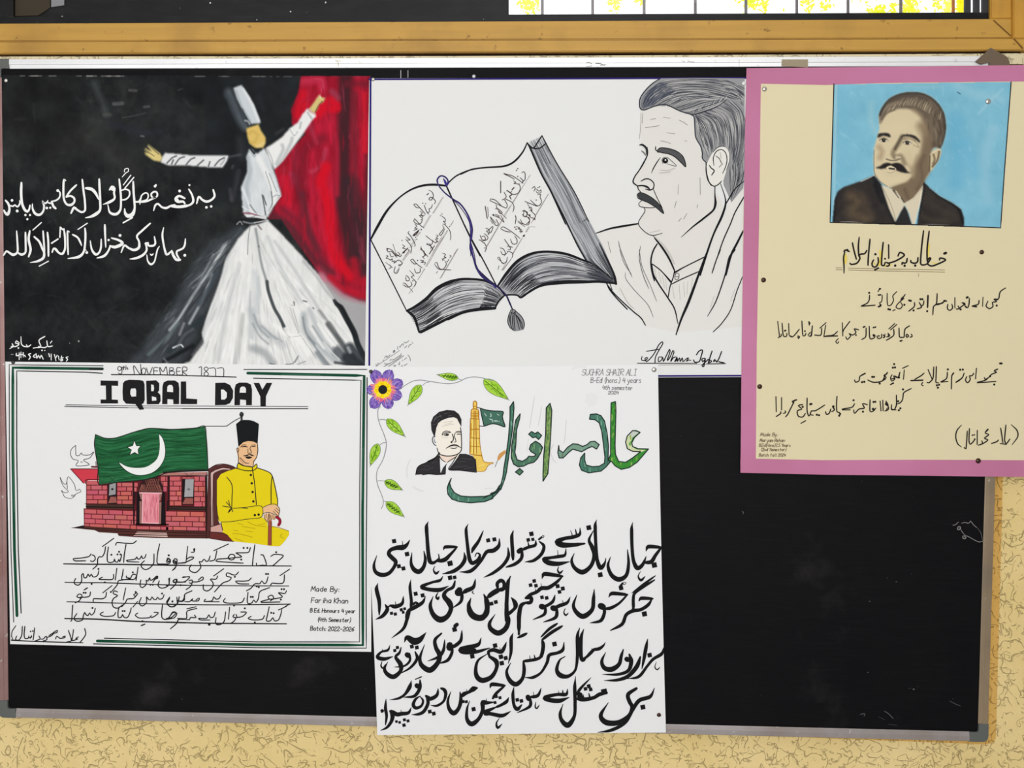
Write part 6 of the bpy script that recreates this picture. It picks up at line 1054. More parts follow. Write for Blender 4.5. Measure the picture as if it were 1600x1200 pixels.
green("1080,540 1060,600 1080,660 1120,720 1200,760 1320,770 1500,765 1600,740 1600,790 1500,830 1320,845 1180,830 1090,800 1040,740 1030,660 1050,600", G3, ox=570, oy=680, s=8, grain=50)
at(680, 600, 7.273)
green("640,1255 700,1230 745,1190 720,1190 690,1220 630,1245", G3, grain=6)
fill('green_title', G3[0], "560,1335 640,1300 700,1240 752,1180 735,1160 690,1215 620,1262 540,1300 -", 4.5)
ink('green_title', TD, 1.6, "540,1302 620,1262 690,1215 730,1150; 555,1340 640,1300 705,1240 755,1175", 8)
at(680, 600, 7.273); ink('pencil_strokes', (214, 215, 214), 1.6, "1130,140 1110,260 1085,420 1070,500; 1210,250 1190,380 1170,480; 1490,400 1480,560 1465,680; 1060,620 1040,760; 1350,680 1310,760 1340,860 1380,900; w1 1360,310 1390,312", 1, .5)
# minaret, little flag, feather
at(630, 620, 10)
YE = (234, 200, 96)
fill('minaret', YE, "1090,190 1090,80 1105,65 1140,65 1150,90 1150,190 1180,210 1185,340 1190,350 1195,600 1200,780 1230,890 1260,1010 1330,1020 1410,1030 1330,1070 1270,1160 1230,1175 1150,1165 1130,1000 1090,920 1040,900 1045,600 1055,340 1060,205 -", 3)
ink('minaret', (170, 112, 30), 1.4, "1095,190 1095,85 1120,66 1148,90 1148,185; 1060,340 1065,205 1110,190 1175,210 1182,345; 1050,345 1045,600 1040,890; w1 1062,260 1180,262; 1055,340 1190,350; 1050,510 1190,505; w1.4 1045,640 1190,650; w1 1045,770 1200,780; 1045,900 1220,920; 1100,890 1105,600 1110,220; 1150,890 1140,600 1135,220; w.9 1190,350 1195,600 1205,780 1260,1010 1410,1030 1330,1070 1270,1160 1150,1165", 5, .9)
ink('minaret', (240, 222, 120), 1.8, "1080,880 1085,600 1090,360; 1125,880 1122,600; 1165,900 1165,620; 1180,1080 1270,1060", 4, .7)
ink('minaret', (200, 150, 44), 2.4, "1060,620 1060,420; 1175,330 1170,230; 1050,700 1050,860; 1075,300 1165,300; 1100,150 1140,150", 4, .7)
fill('little_flag', (70, 112, 96), "1200,180 1300,205 1560,230 1555,330 1590,465 1500,445 1400,420 1330,440 1260,460 1225,300 -", 4)
ink('little_flag', (30, 44, 40), 1.6, "1155,165 1210,180 1300,207 1400,220 1560,232 1550,300 1560,360 1590,468 1500,440 1400,420 1320,440 1260,460 1185,455; 1205,185 1225,290 1262,455", 6)
ink('little_flag', (180, 204, 194), 1.5, "1365,260 1375,300 1360,310; 1345,345 1390,360 1400,395; 1420,370 1470,375; 1430,385 1480,380; 1500,385; w.8 1530,400 1545,405; 1270,260 1300,300; 1470,270 1500,290", 7, .7)
fill('feather', (206, 152, 84), "1470,990 1475,940 1500,890 1560,850 1600,830 1600,880 1550,930 1500,990 -", 4); ink('feather', (90, 84, 80), .9, "1435,1095 1470,1010 1480,990", 5)
# small portrait
fill('small_portrait', (240, 235, 222), "510,640 500,500 560,400 640,360 800,320 870,380 900,450 912,700 900,850 860,960 680,1030 560,900 530,800 -", 3)
fill('small_portrait', (236, 216, 200), "560,900 640,915 740,925 840,905 860,900 830,950 690,1025 640,1010 580,940 -", 4)
fill('small_portrait', (44, 42, 44), "490,640 440,520 432,400 470,310 560,235 680,205 800,215 870,270 910,350 908,470 880,420 840,340 790,320 700,330 600,370 550,410 520,480 505,560 -", 4)
ink('small_portrait', (92, 90, 92), 1.1, "470,400 520,330 600,290; 560,260 600,330; 460,440 510,430; 640,270 720,250; 480,360 520,300; 520,420 560,350; 700,300 760,290", 5, .5)
ink('small_portrait', KB, 1.3, "500,620 465,630 455,680 480,740 515,765; w1.5 530,800 545,860 590,905 680,925 770,920 850,895 900,850 912,780 908,600 895,480; w.9 480,650 490,700 510,720; w1.6 565,870 500,950 380,1010; w1.2 565,920 600,980 660,1020; 840,930 740,990 690,1025", 6, .8)
ink('small_portrait', KB, 1.25, "608,600 620,560 660,538 700,540 745,555 700,562 650,565 615,600; 822,550 860,540 908,545; 830,560 900,555; w1.4 640,600 670,580 710,590 690,605 650,605; w2.6 682,595; w1.4 840,590 870,580 895,590; w1.6 765,580 785,640 775,690 745,705 765,720; 815,560 800,610 825,700 800,710; w2.2 750,710", 6, .7)
ink('small_portrait', (86, 84, 84), 1.7, "670,805,.4 740,762,1 800,747,.9 840,757,1 900,792,.5", 6, .5); ink('small_portrait', KB, 1.2, "670,805 740,770 790,765 850,770 900,795; 740,800 800,805 840,795; 790,750", 7)
ink('small_portrait', (200, 194, 186), .8, "620,400 700,390 780,385; 600,460 700,440 800,430; 640,430 760,410; 600,630 700,640", 5)
fill('small_portrait/dark_suit', (48, 47, 49), "570,900 560,1000 580,1200 200,1200 220,1110 260,1070 380,1010 500,950 -", 3); fill('small_portrait/dark_suit', (48, 47, 49), "880,890 980,890 1090,930 1130,980 1145,1160 1148,1175 1000,1160 705,1138 740,1090 800,1020 860,930 -", 4); fill('small_portrait/dark_suit', (50, 50, 54), "690,1030 670,1080 665,1200 585,1200 620,1110 -", 5)
at(570, 680, 8); fill('small_portrait/dark_suit', (48, 47, 49), "640,495 660,400 700,370 935,300 940,460 965,478 1005,478 1005,490 890,492 800,488 725,500 715,490 -", 3.5)
ink('small_portrait/dark_suit', KB, 1.3, "635,495 655,410 700,370 850,310 935,225; 720,495 800,485 900,492 1008,487; 930,240 935,380 940,460; 1390,465 1200,440 1050,430 1100,340 1160,240; 1385,300 1397,465", 6)
ink('small_portrait/dark_suit', (86, 86, 88), 1.0, "720,380 800,390; 760,440 860,400; 1150,330 1260,330; 1120,400 1280,380; 1200,290 1330,300; 840,350 900,330; 1240,420 1360,400; 700,430 760,420", 6, .5)
ink('smudge', (222, 223, 223), 2.6, "570,300 530,400 530,540; 600,640 680,690 740,700; w4 1500,670 1600,660", 1, .4)
at(890, 560, 10); ink('smudge', (228, 230, 230), 11, "260,620 340,590 440,620,.7; w9 250,660 330,680 420,690", 1, .4); ink('smudge', (227, 229, 229), 6, "200,220 360,260; 300,740 400,720; 40,180 120,120 260,140", .5, .4)
# flower, vine, leaves
at(570, 560, 8)
VI = (150, 152, 154)
ink('flower_garland/vine', VI, 1.3, "445,385 500,340 600,285 700,272 830,290 980,312 1080,315 1180,290 1260,250 1350,232 1450,240 1600,280; 195,600 165,640 165,740 190,830 240,950 268,1050 262,1140 245,1200; w1 720,340 760,305 810,295; 180,770 220,762 265,770; 190,1080 230,1055 265,1055; 1170,255 1210,272; 1480,245 1500,265", 3, .9)
at(570, 680, 8)
ink('flower_garland/vine', VI, 1.3, "240,0 268,80 260,200 220,320 160,430 145,520 160,620 200,720 230,810 225,880 205,920; w1 160,570 200,568 250,575; 235,825 270,830", 3, .9)
LG = [(140, 196, 40), (166, 210, 70), (112, 172, 30)]
def leaf(ox, oy, s, tip, base, wid, ld=False):
    a = np.array([ox + tip[0] / s, oy + tip[1] / s]); b_ = np.array([ox + base[0] / s, oy + base[1] / s]); d_ = b_ - a; n_ = np.array([-d_[1], d_[0]]) / np.hypot(*d_); wd = wid / s / 2
    prof = [(0, 0), (.2, .45), (.45, .9), (.7, 1), (.9, .65), (1, .1)]
    P = [a + d_ * t + n_ * wd * w_ for t, w_ in prof] + [a + d_ * t - n_ * wd * w_ for t, w_ in prof[::-1][:-1]]
    P = catmull(np.array([[*p, 1] for p in P]), True, 2)
    rawfill('flower_garland/leaf#%d' % len([k for k in S.parts if 'leaf#' in k]), LG[1], P[:, :2], 3.2); key = [k for k in S.parts if 'leaf#' in k][-1]
    for k in range(26):
        t = RS.uniform(.15, .95); w_ = np.interp(t, [q[0] for q in prof], [q[1] for q in prof]) * wd * RS.uniform(-.75, .75); c_ = a + d_ * t + n_ * w_
        raw(key, [LG[0], LG[2], (176, 220, 90), LG[0]][RS.randint(4)], RS.uniform(.8, 1.8), [c_ - d_ * .06 + n_ * .3, c_ + d_ * .06], 4)
    raw(key, (70, 110, 26), 1.1, [a + d_ * .2, a + d_ * .55, a + d_ * .95], 5)
    for k in range(5): t = .3 + .12 * k; c_ = a + d_ * t; raw(key, (84, 124, 30), .8, [c_, c_ + d_ * .1 + n_ * wd * .5 * (1 if k % 2 else -1)], 5)
    if ld: 
        for k in range(5): t = .3 + .13 * k; c_ = a + d_ * t; raw(key, (40, 56, 24), 1.5, [c_ + n_ * 1.5, c_ + d_ * .08 - n_ * 2], 5.5)
    raw(key, (120, 140, 90), .9, np.c_[P[:, :2], np.ones(len(P))], 6); raw(key, (110, 116, 96), 1.0, [a - d_ * .06, a + d_ * .1], 6)
leaf(570, 560, 8, (545, 575), (700, 335), 125); leaf(570, 560, 8, (915, 205), (1165, 245), 88, True); leaf(570, 560, 8, (495, 970), (275, 765), 120); leaf(570, 560, 8, (1790, 510), (1490, 270), 150)
leaf(570, 680, 8, (70, 375), (165, 110), 118); leaf(570, 680, 8, (465, 682), (250, 575), 110, True); leaf(570, 680, 8, (485, 1015), (270, 840), 118, True)
fc = np.array([570 + 225 / 8, 560 + 390 / 8])
PT = [((135, 215), 150, 160), ((295, 210), 145, 160), ((430, 310), 150, 150), ((420, 470), 130, 150), ((290, 560), 150, 160), ((125, 560), 150, 160), ((70, 380), 130, 130)]
PUR = [(112, 84, 172), (134, 108, 188), (160, 138, 204), (96, 66, 160)]
for i, ((tx, ty), wd, ln) in enumerate(PT):
    tip = np.array([570 + tx / 8, 560 + ty / 8]); d_ = tip - fc; u_ = d_ / np.hypot(*d_); n_ = np.array([-u_[1], u_[0]]); R_ = {0: 33, 1: 32, 2: 32.5, 3: 31, 4: 31, 5: 33, 6: 24}[i]; hw = {6: 8.5}.get(i, 8.9)
    if i == 6: u_ = np.array([-1, .02]); n_ = np.array([0, -1.])
    P = [fc + u_ * 8 - n_ * 4, fc + u_ * R_ * .55 - n_ * hw * .92, fc + u_ * R_ * .82 - n_ * hw * .9, fc + u_ * R_ * .97 - n_ * hw * .45, fc + u_ * R_ * 1.0 + n_ * hw * .1, fc + u_ * R_ * .94 + n_ * hw * .6, fc + u_ * R_ * .75 + n_ * hw, fc + u_ * R_ * .5 + n_ * hw * .85, fc + u_ * 8 + n_ * 4]
    P = catmull(np.array([[*p, 1] for p in P]), True, 2); key = 'flower_garland/petal#%d' % i
    rawfill(key, PUR[1], P[:, :2], 2.5 + i * .05)
    for k in range(46):
        t = RS.uniform(.35, .92); o_ = RS.uniform(-.7, .7) * hw * min(1, (1.15 - t) * 2.4); c_ = fc + u_ * R_ * t + n_ * o_
        raw(key, PUR[RS.randint(4)] if t > .5 else [(226, 110, 150), (214, 96, 140), PUR[2]][RS.randint(3)], RS.uniform(.7, 1.8), [c_, c_ + u_ * RS.uniform(2, 5)], 3.4 + i * .05)
    raw(key, (88, 62, 150), .9, np.c_[P[:, :2], np.ones(len(P))], 4.2)
def disc(part, col, r, L, wob=0.0, n=40):
    a = np.linspace(0, 2 * math.pi, n, endpoint=False); rr = r + wob * np.sin(a * 9) ; rawfill(part, col, np.stack([fc[0] + rr * np.cos(a), fc[1] + rr * np.sin(a)], 1), L)
disc('flower_garland/flower_centre', (236, 150, 150), 15.8, 5.2, .8)
for k in range(60):
    a = RS.uniform(0, 6.28); r = RS.uniform(13, 18); raw('flower_garland/flower_centre', [(228, 90, 130), (240, 140, 150), (236, 170, 120)][RS.randint(3)], 1.2, [fc + np.array([math.cos(a), math.sin(a)]) * (r - 2), fc + np.array([math.cos(a), math.sin(a)]) * (r + 3)], 6.2)
disc('flower_garland/flower_centre', (244, 222, 20), 13.2, 7.3, .7)
for k in range(40):
    a = RS.uniform(0, 6.28); raw('flower_garland/flower_centre', [(236, 190, 10), (250, 236, 80)][RS.randint(2)], 1.1, [fc + np.array([math.cos(a), math.sin(a)]) * 7, fc + np.array([math.cos(a), math.sin(a)]) * RS.uniform(10, 13.5)], 8.4)
disc('flower_garland/flower_centre', (32, 36, 38), 7.0, 9.6)
# pencil name, top right
PN = (128, 128, 128)
write('pencil_note', PN, .95, 'SUGHRA SHAIR ALI', 909, 586.5, 9.6, 0.0, .2, 6, 1.4, 995)
write('pencil_note', (110, 110, 110), .9, 'B-Ed (hons.) 4 years', 923, 598, 8, 0.0, .15, 6, 1.2, 1003)
write('pencil_note', (110, 110, 110), .9, '4th semester', 941, 608.5, 6.5, 0.02, .15, 6, 1.2, 989)
write('pencil_note', (110, 110, 110), .9, '2024', 950, 616, 5, 0.0, .15, 6, 1.2, 967)
m4 = finish(p4, {'green_title': 'green outlined calligraphy title'})
# ------------------------------------------------------------------ poster 5: cream sheet with a pink paper border and a painted portrait
S = Sheet(-0.0064)
C5 = [(1166.5, 107), (1692, 99.5), (1690, 745.5), (1157, 738.5)]
def e5(U, V): return np.stack([-1.2 * np.sin(math.pi * V) * (1 - U), (0.9 * np.sin(U * 7) * (V == 1)) + (1.6 * np.sin(math.pi * U) * (V == 0)) * (U < .9)], 1)
p5 = sheet_mesh('cream_poster', C5, mat((222, 212, 174), 0.7, 0, 0.2), 20, edge=e5)
tag(p5, 'cream poster bordered in pink with a moustached man painted on blue', 'poster')
S.bands = {'verse': [497, 560, 606, 655]}
def pinkm(nt, N, L, P):
    v = n_map(N, L, (1, 1, 1)); c = n_mix(N, L, n_ramp(N, L, n_tex(N, L, v, 4, 3), .35, .65), (196, 122, 160), (186, 112, 146)); L.new(c, P.inputs['Base Color']); P.inputs['Roughness'].default_value = .5; P.inputs['Specular IOR Level'].default_value = .3
M_PINK = nodemat('pink_paper', pinkm)
def strip(pts, L, lab=None):
    o0 = len(pts); P = []
    for a, b_ in zip(pts, pts[1:] + pts[:1]): P += list(dense(a, b_, 6)[:-1])
    P = np.array(P); V = S.pts(P, L); B = V + np.array([0, .00006, 0]); n = len(V)
    o = mesh('pink_strip', np.vstack([V, B]), [tuple(range(n))] + [(i, (i + 1) % n, n + (i + 1) % n, n + i) for i in range(n)], M_PINK, p5); return o
strip([(1166.5, 106.5), (1380, 104.5), (1381, 129.6), (1290, 132.8), (1188, 130.8), (1166, 130)], 3); strip([(1378, 104.5), (1579, 102), (1579, 127.2), (1379, 129.8)], 3.6); strip([(1577, 102), (1692, 99.3), (1692, 126.3), (1577, 127.4)], 4.2)
strip([(1166, 128), (1189, 128), (1187.5, 225), (1163.6, 225)], 2.4); strip([(1163.8, 223), (1187.7, 223), (1186, 355), (1162, 355)], 3.0); strip([(1162, 353), (1186, 353), (1182.5, 540), (1159, 540)], 2.4); strip([(1159, 538), (1182.5, 538), (1180.8, 738.9), (1156.9, 738.3)], 3.0)
strip([(1156.9, 717.4), (1180, 716.7), (1284, 719), (1283, 741.6), (1157, 738.6)], 3.6); strip([(1282, 719), (1425, 718.4), (1425, 743.2), (1282, 741.6)], 3.0); strip([(1423, 718.4), (1526, 718.6), (1526, 744.4), (1423, 743.2)], 3.6); strip([(1524, 718.6), (1690, 720), (1690, 745.6), (1524, 744.4)], 4.2); strip([(1668, 120), (1692, 120), (1690, 745), (1666, 744)], 2.4)
P = Paint(1295.5, 126, 1583, 357, 0.8, (124, 186, 208))
P.noise((10, 9, 8), 40, 5); P.noise((6, 5, 4), 12, 15)
at(1290, 120, 7.273)
for (t, w, c, a, sf) in (("520,300 520,500 560,620", 10, (150, 196, 206), .6, 10), ("1500,100 1700,200 2000,260", 16, (150, 200, 216), .6, 12), ("1480,500 1500,900 1480,1200", 22, (104, 176, 206), .7, 16), ("1900,600 1800,1000 1850,1400", 18, (150, 198, 216), .5, 12), ("1600,760 1700,1100", 16, (110, 182, 212), .6, 14), ("150,250 200,700 180,1200", 26, (118, 182, 206), .5, 20), ("120,100 110,600 90,1600", 3, (168, 206, 214), .7, 3), ("900,110 1300,120", 6, (140, 192, 204), .5, 5), ("2010,140 1800,350 1740,420", 4, (164, 206, 220), .5, 4), ("1500,175 1530,195", 1.4, (40, 60, 80), .8, 1)): P.pst(t, w, c, a, sf)
for k in range(180):
    x, y = RS.uniform(1300, 1575), RS.uniform(130, 350); a_ = RS.uniform(.6, 1.6); l = RS.uniform(5, 18)
    P.rst([(x, y, .3), (x + l * .5 * math.cos(a_), y + l * .5 * math.sin(a_), 1), (x + l * math.cos(a_), y + l * math.sin(a_), .3)], RS.uniform(2, 5), [(150, 202, 220), (104, 174, 204), (136, 194, 212), (164, 208, 222)][RS.randint(4)], RS.uniform(.12, .35), 3)
HD = P.mask("610,560 605,430 640,350 720,250 850,190 1000,172 1130,195 1250,270 1340,400 1368,560 1350,700 1300,820 1240,800 1190,860 1190,1050 1130,1160 985,1175 900,1215 740,1262 690,1245 620,1190 555,1110 548,830 575,720 610,600", .7)
P.over(P.blur(HD, 3) * .35, (160, 200, 206)); P.over(HD, (212, 198, 162))
hair = P.mask("615,545 605,430 640,350 720,250 850,190 1000,172 1130,195 1250,270 1340,400 1368,560 1350,700 1310,810 1230,800 1180,900 1150,820 1160,700 1130,560 1080,450 1010,385 900,360 790,370 700,410 650,470", 1.6); P.over(hair * HD, (104, 92, 78))
def hc(t, w, c, a, sf, M=None): P.pst(t, w, c, a, sf, HD if M is None else M)
hc("620,500 640,420 720,330 850,290", 6, (150, 136, 114), .6, 4); hc("612,430 650,340 720,250 850,190 1000,175 1130,195 1250,270 1340,400 1366,560 1350,700 1300,810", 4.6, (28, 30, 34), .85, 4.5); hc("640,480 690,410 780,370", 4, (92, 82, 70), .7, 3)
hc("1290,420 1310,560 1290,700 1240,780", 9, (76, 66, 56), .7, 7); hc("720,280 850,230 1000,210 1150,260", 5, (70, 64, 58), .6, 5)
for k in range(150):
    u = RS.uniform(0, 1); x = 660 + u * 640; yb = 430 - 130 * math.sin(math.pi * min(1, u * 1.05)) + 60 * u; a_ = math.radians(-62 + 26 * math.sin(u * 3) if u > .3 else -30 - u * 60) ; l = RS.uniform(60, 150)
    x2, y2 = x + l * math.cos(a_) * .45 * (1 if u < .8 else .6), yb - l * (.8 if u > .25 else .5)
    g = [(196, 182, 150), (170, 156, 128), (60, 54, 50), (80, 72, 62), (206, 192, 158)][RS.randint(5)]
    p_ = np.array([(x, yb, .4), ((x + x2) / 2 - 4, (yb + y2) / 2, 1), (x2, y2, .2)]); p_[:, 0] = FR[0] + p_[:, 0] / FR[2]; p_[:, 1] = FR[1] + p_[:, 1] / FR[2]
    P.rst(p_, RS.uniform(.6, 1.5), g, RS.uniform(.3, .7), 1, hair * HD)
for k in range(90):
    x, y = RS.uniform(1120, 1340), RS.uniform(420, 800); g = [(120, 108, 88), (84, 74, 62), (140, 126, 104)][RS.randint(3)]
    p_ = np.array([(x, y, .5), (x + 12, y + 50, 1), (x + 8, y + 90, .3)]); p_[:, 0] = FR[0] + p_[:, 0] / FR[2]; p_[:, 1] = FR[1] + p_[:, 1] / FR[2]; P.rst(p_, RS.uniform(1.5, 3), g, .35, 2, hair * HD)
hc("1000,380 1080,440 1120,520 1130,620", 6, (150, 132, 104), .6, 6); hc("1090,560 1150,700 1160,850", 14, (126, 108, 84), .75, 12)
# shaded side of the face and neck
sh = P.mask("1130,640 1200,800 1190,1050 1130,1160 1080,1300 1050,1330 930,1400 870,1360 790,1290 750,1260 900,1210 985,1150 1000,1000 1060,900 1100,780", 3.5); 
nk = P.mask("985,1140 1190,1000 1190,1060 1130,1160 1114,1255 1000,1392 895,1450 800,1320 700,1240 740,1262 900,1200 -", 1.2, False); P.over(np.maximum(nk, 0), (124, 108, 86))
P.over(sh, (122, 106, 84)); P.pst("1120,900 1080,1000 1100,1150 1040,1280", 5, (96, 82, 66), .5, 5, sh); P.pst("900,1280 940,1380", 5, (90, 78, 64), .5, 5, nk); P.pst("1040,900 1010,1000 1000,1140", 5, (160, 142, 112), .5, 5, HD)
hc("870,680 830,760 780,830 765,880 790,910 850,900 880,930 900,980", 7, (120, 106, 84), .75, 5); hc("860,690 820,760 790,820", 4, (84, 74, 62), .8, 3); hc("900,700 960,680 1020,720", 4, (110, 96, 78), .5, 4); hc("610,800 640,850 620,920", 8, (166, 144, 116), .7, 7)
hc("880,960 960,1020 980,1080", 5, (150, 132, 104), .5, 5); hc("930,880 960,960", 12, (204, 190, 154), .7, 8); hc("640,620 760,600 900,560", 16, (218, 204, 168), .5, 12); hc("600,1080 700,1180 900,1160", 12, (220, 206, 170), .6, 8); hc("560,1100 620,1200", 2, (180, 162, 130), .5, 2)
hc("690,935 740,950 800,950 850,930", 2, (90, 78, 66), .75, 1.6); hc("805,912 845,915", 3.4, (222, 210, 176), .7, 2.4); hc("785,935 772,915 795,885", 1.3, (120, 104, 84), .5, 1.6)
# features
BKK = (30, 27, 28)
P.poly("590,690 600,650 650,638 710,640 735,665 735,690 690,675 640,672 600,695", BKK, .95, .7); P.poly("850,690 880,660 960,655 1030,680 1070,730 1065,752 1010,700 950,678 890,672", BKK, .95, .7)
for (x, y) in ((660, 722), (928, 752)):
    P.pst("%d,%d %d,%d %d,%d" % (x - 45, y - 4, x, y - 20, x + 50, y + 4), 2.0, (50, 44, 40), .85, 1); P.pst("%d,%d %d,%d %d,%d" % (x - 40, y + 8, x, y + 20, x + 40, y + 10), 1, (120, 104, 84), .7, 1); P.pst("%d,%d %d,%d" % (x - 34, y, x + 44, y + 4), 3.0, (230, 222, 200), .7, 1.4); P.pst("%d,%d %d,%d" % (x - 4, y - 2, x + 3, y + 2), 5.0, BKK, .95, 1.2); P.pst("%d,%d" % (x + 3, y - 6), .9, (230, 226, 210), .9, .6)
P.pst("600,690 650,685 700,705; 900,715 960,708 1030,745 1060,800; 1000,775 1050,800", 1.1, (130, 112, 88), .7, 1.1)
P.poly("565,1035 620,1015 660,985 720,978 748,990 790,978 850,985 900,1030 930,1075 972,1092 940,1096 860,1085 790,1055 760,1025 720,1020 690,1040 620,1045", BKK, .97, .7)
P.pst("700,1035 740,1020 790,1048", 3.2, (226, 214, 182), .95, 1.2); P.pst("725,1040 780,1048", 2.6, BKK, .95, .9); P.pst("700,1075 740,1085 790,1068", 2.6, (226, 212, 180), .8, 1.4); P.pst("700,1080 740,1092 800,1065", .8, (120, 100, 80), .7, 1)
P.pst("552,830 550,1000 560,1110 620,1190 700,1245", 1.0, (90, 80, 66), .7, 1)
ER = P.mask("1185,900 1210,840 1270,815 1315,830 1300,920 1260,990 1210,1060 1185,1070", .7); P.over(ER, (206, 192, 154)); P.pst("1290,850 1270,950 1215,1020", 3, (96, 82, 66), .85, 2, ER); P.pst("1225,880 1240,940 1220,990", 3, (110, 94, 76), .8, 2, ER); P.pst("1215,870 1260,835 1300,830", 1.5, (226, 216, 186), .9, 1); P.pst("1185,900 1180,1070", 2, (84, 70, 58), .8, 1.5)
# suit, collar, tie
at(1290, 230, 7.273)
SU = P.mask("548,320 400,385 200,455 140,500 105,590 90,740 80,860 400,870 800,885 1200,900 1570,910 1572,800 1540,700 1440,630 1300,560 1180,460 1115,395 1040,900 980,890 900,700 790,850 640,430", .8, False)
CL = P.mask("632,430 720,460 800,500 895,640 1000,580 1110,445 1085,600 1040,750 1010,890 980,880 950,760 900,665 850,740 790,850 720,700", .8, False)
P.over(SU, (48, 44, 42)); P.pst("300,560 360,620 300,740 450,800", 20, (92, 78, 60), .75, 14, SU); P.pst("420,560 480,700 520,780", 12, (78, 66, 54), .6, 10, SU); P.pst("1150,600 1300,700 1450,780", 16, (66, 60, 52), .6, 12, SU); P.pst("1080,760 1200,830 1400,840", 8, (70, 62, 52), .6, 6, SU)
P.pst("110,520 95,700 90,860; 540,330 640,500 740,750 790,860; 560,420 640,620", 6, (24, 26, 30), .8, 5, SU); P.pst("1120,400 1090,600 1040,860; 1150,430 1320,570 1500,690 1560,860", 4, (22, 23, 26), .8, 3, SU); P.noise((7, 7, 6), 9, 91, 1, 1, SU)
P.poly("895,668 920,720 970,870 980,885 800,870 850,750 -", (40, 40, 40), .97, .7, False); P.over(CL * 1.0, (216, 206, 180)); P.poly("895,668 925,720 975,870 985,888 800,872 850,750 -", (42, 42, 42), .97, .7, False)
P.pst("640,440 720,600 780,760 795,840", 1.2, (150, 140, 118), .7, 1.2); P.pst("1090,500 1060,680 1015,860", 1.2, (236, 230, 208), .8, 1); P.pst("765,490 830,575; 770,485 850,560 895,630", 1.4, (60, 52, 46), .85, 1); P.pst("800,500 850,570", 1.6, (232, 226, 200), .8, 1); P.pst("895,640 1000,575 1105,440", 1.2, (232, 224, 196), .7, 1)
P.pst("552,318 480,355 400,390", 1.4, (224, 230, 224), .7, 1); P.pst("1180,460 1300,550 1440,630 1540,700", 1.4, (160, 200, 206), .6, 1.2); P.pst("170,852 300,850 450,868; 1060,885 1200,880 1400,890", 1.6, (170, 166, 160), .7, 1.4)
selm = P.mask("94,-800 2082,-818 1985,920 45,855 -", 0.01, False) > .5
at(0, 0, 1); selm = P.mask("1303,131.5 1580,127.6 1563.5,356 1296.8,347.6 -", 0.01, False) > .5
o = P.emit('painted_portrait', p5, vcol_mat('poster_paint', 0.6, 0.1, 0.15), None, 2, selm); o['label'] = 'painted portrait of a moustached man in a dark suit on blue'
K5 = (38, 32, 30)
path5 = [(1303, 131), (1300.5, 220), (1297, 347.5), (1420, 350.5), (1563.5, 356), (1570, 260), (1580, 128)]
q = [np.array(path5[0])]
for a, b_ in zip(path5[:-1], path5[1:]): q += list(dense(a, b_, 10)[1:])
raw('portrait_outline', K5, 1.6, q, 5)
YH = (226, 206, 96)
at(1300, 350, 8)
ink('title', YH, 4, "165,380 175,440 160,500; 600,330 610,430 590,520; 1210,250 1200,380 1195,420; 740,510 660,530", 2, .6); ink('title', YH, 2.6, "560,510 500,480; 1240,480 1330,500; 330,400 360,440", 2, .6)
ink('title', K5, 2.6, "220,345,.8 165,325 150,345; w3.4 190,320 205,340; w2.4 160,350 145,420 150,520 150,615,.7; w2.5 255,235 275,330 305,440; 340,165,.8 330,280 335,400; 435,330 410,370 370,375 340,390 350,430 310,490 240,505 225,490; 475,190 455,400 450,515; 575,420 580,480 550,535 510,530 500,490 520,450; 640,230 625,380 620,510 650,520 665,480; 708,260 710,430; 680,480 720,500 705,525 680,525; 700,490 760,475 820,450 905,390 850,355 825,400; 940,430 930,480 900,490 880,480 875,505; 1075,420 1070,470 1040,490 990,480 985,455; 1145,85 1120,300 1110,500,1 1160,510 1200,490; 1215,90 1190,300 1190,450 1200,490; 1190,500 1235,430 1215,425 1190,460; 1190,500 1240,525 1300,510 1420,450 1350,425 1345,450", 6, .85)
ink('title', K5, 4, "543,378; w3.2 663,435; 790,520; 908,522; 1040,520; w3.6 1405,368 1425,362; w3 535,575 580,550", 6, .9)
ink('title', (120, 104, 70), .8, "50,548 120,548; 50,570 130,572; 205,552 600,560 1410,575; 205,575 600,585 1410,602; w.6 1085,620 1080,660", 4, 1)
ink('verse', K5, 1.95, "470,890 465,950 440,990 365,1025; 365,1028 450,1022 540,1015; 575,845 600,805; w3 610,885 580,888; w1.7 630,890 620,970 590,985; w3 600,1000 610,1020 580,1035; w1.7 690,865 690,960 700,1020 740,1010 770,950 760,900 810,845; 760,1085 790,1070; 915,880 880,930 860,950; w3 870,930 890,915; w1.7 900,930 830,990 800,1040 850,1060 880,1020 860,980; 1030,980 1030,1030 960,1090; 1090,980 1120,1040 1065,1060; 1150,960 1140,1010 1110,1030; w3.2 1200,895 1195,1040; w2 1315,870 1305,1000 1270,1030 1260,1135; 1420,960,1.4 1400,970 1350,1000 1310,1010", 6, .8)
ink('verse', K5, 3.5, "465,860; 600,810; 725,1070; 705,1065; 905,1010; 965,955; 985,960; 1020,1080; 1105,940; 1130,940; 1190,1090; 1405,960", 6)
at(1380, 430, 7.273)
ink('verse', K5, 1.95, "720,295,1.4 700,290 670,320 620,325 590,340; 780,330 790,370 760,400 730,380 735,330; 815,255 815,370; 850,350 865,380 830,385; 865,375 920,330 890,310 930,320; 935,355,1.6 960,370 975,330 980,260; 1090,285 1080,330 1010,350; w3 1015,352 1060,358; w1.7 1135,250 1130,355; 1390,145 1330,190 1310,270 1260,270 1290,300 1240,310 1250,350 1210,380 1170,350 1190,295; 1260,280 1300,280", 6, .8)
ink('verse', K5, 3.5, "950,255; 880,388; 1290,345; 960,250; 925,335", 6)
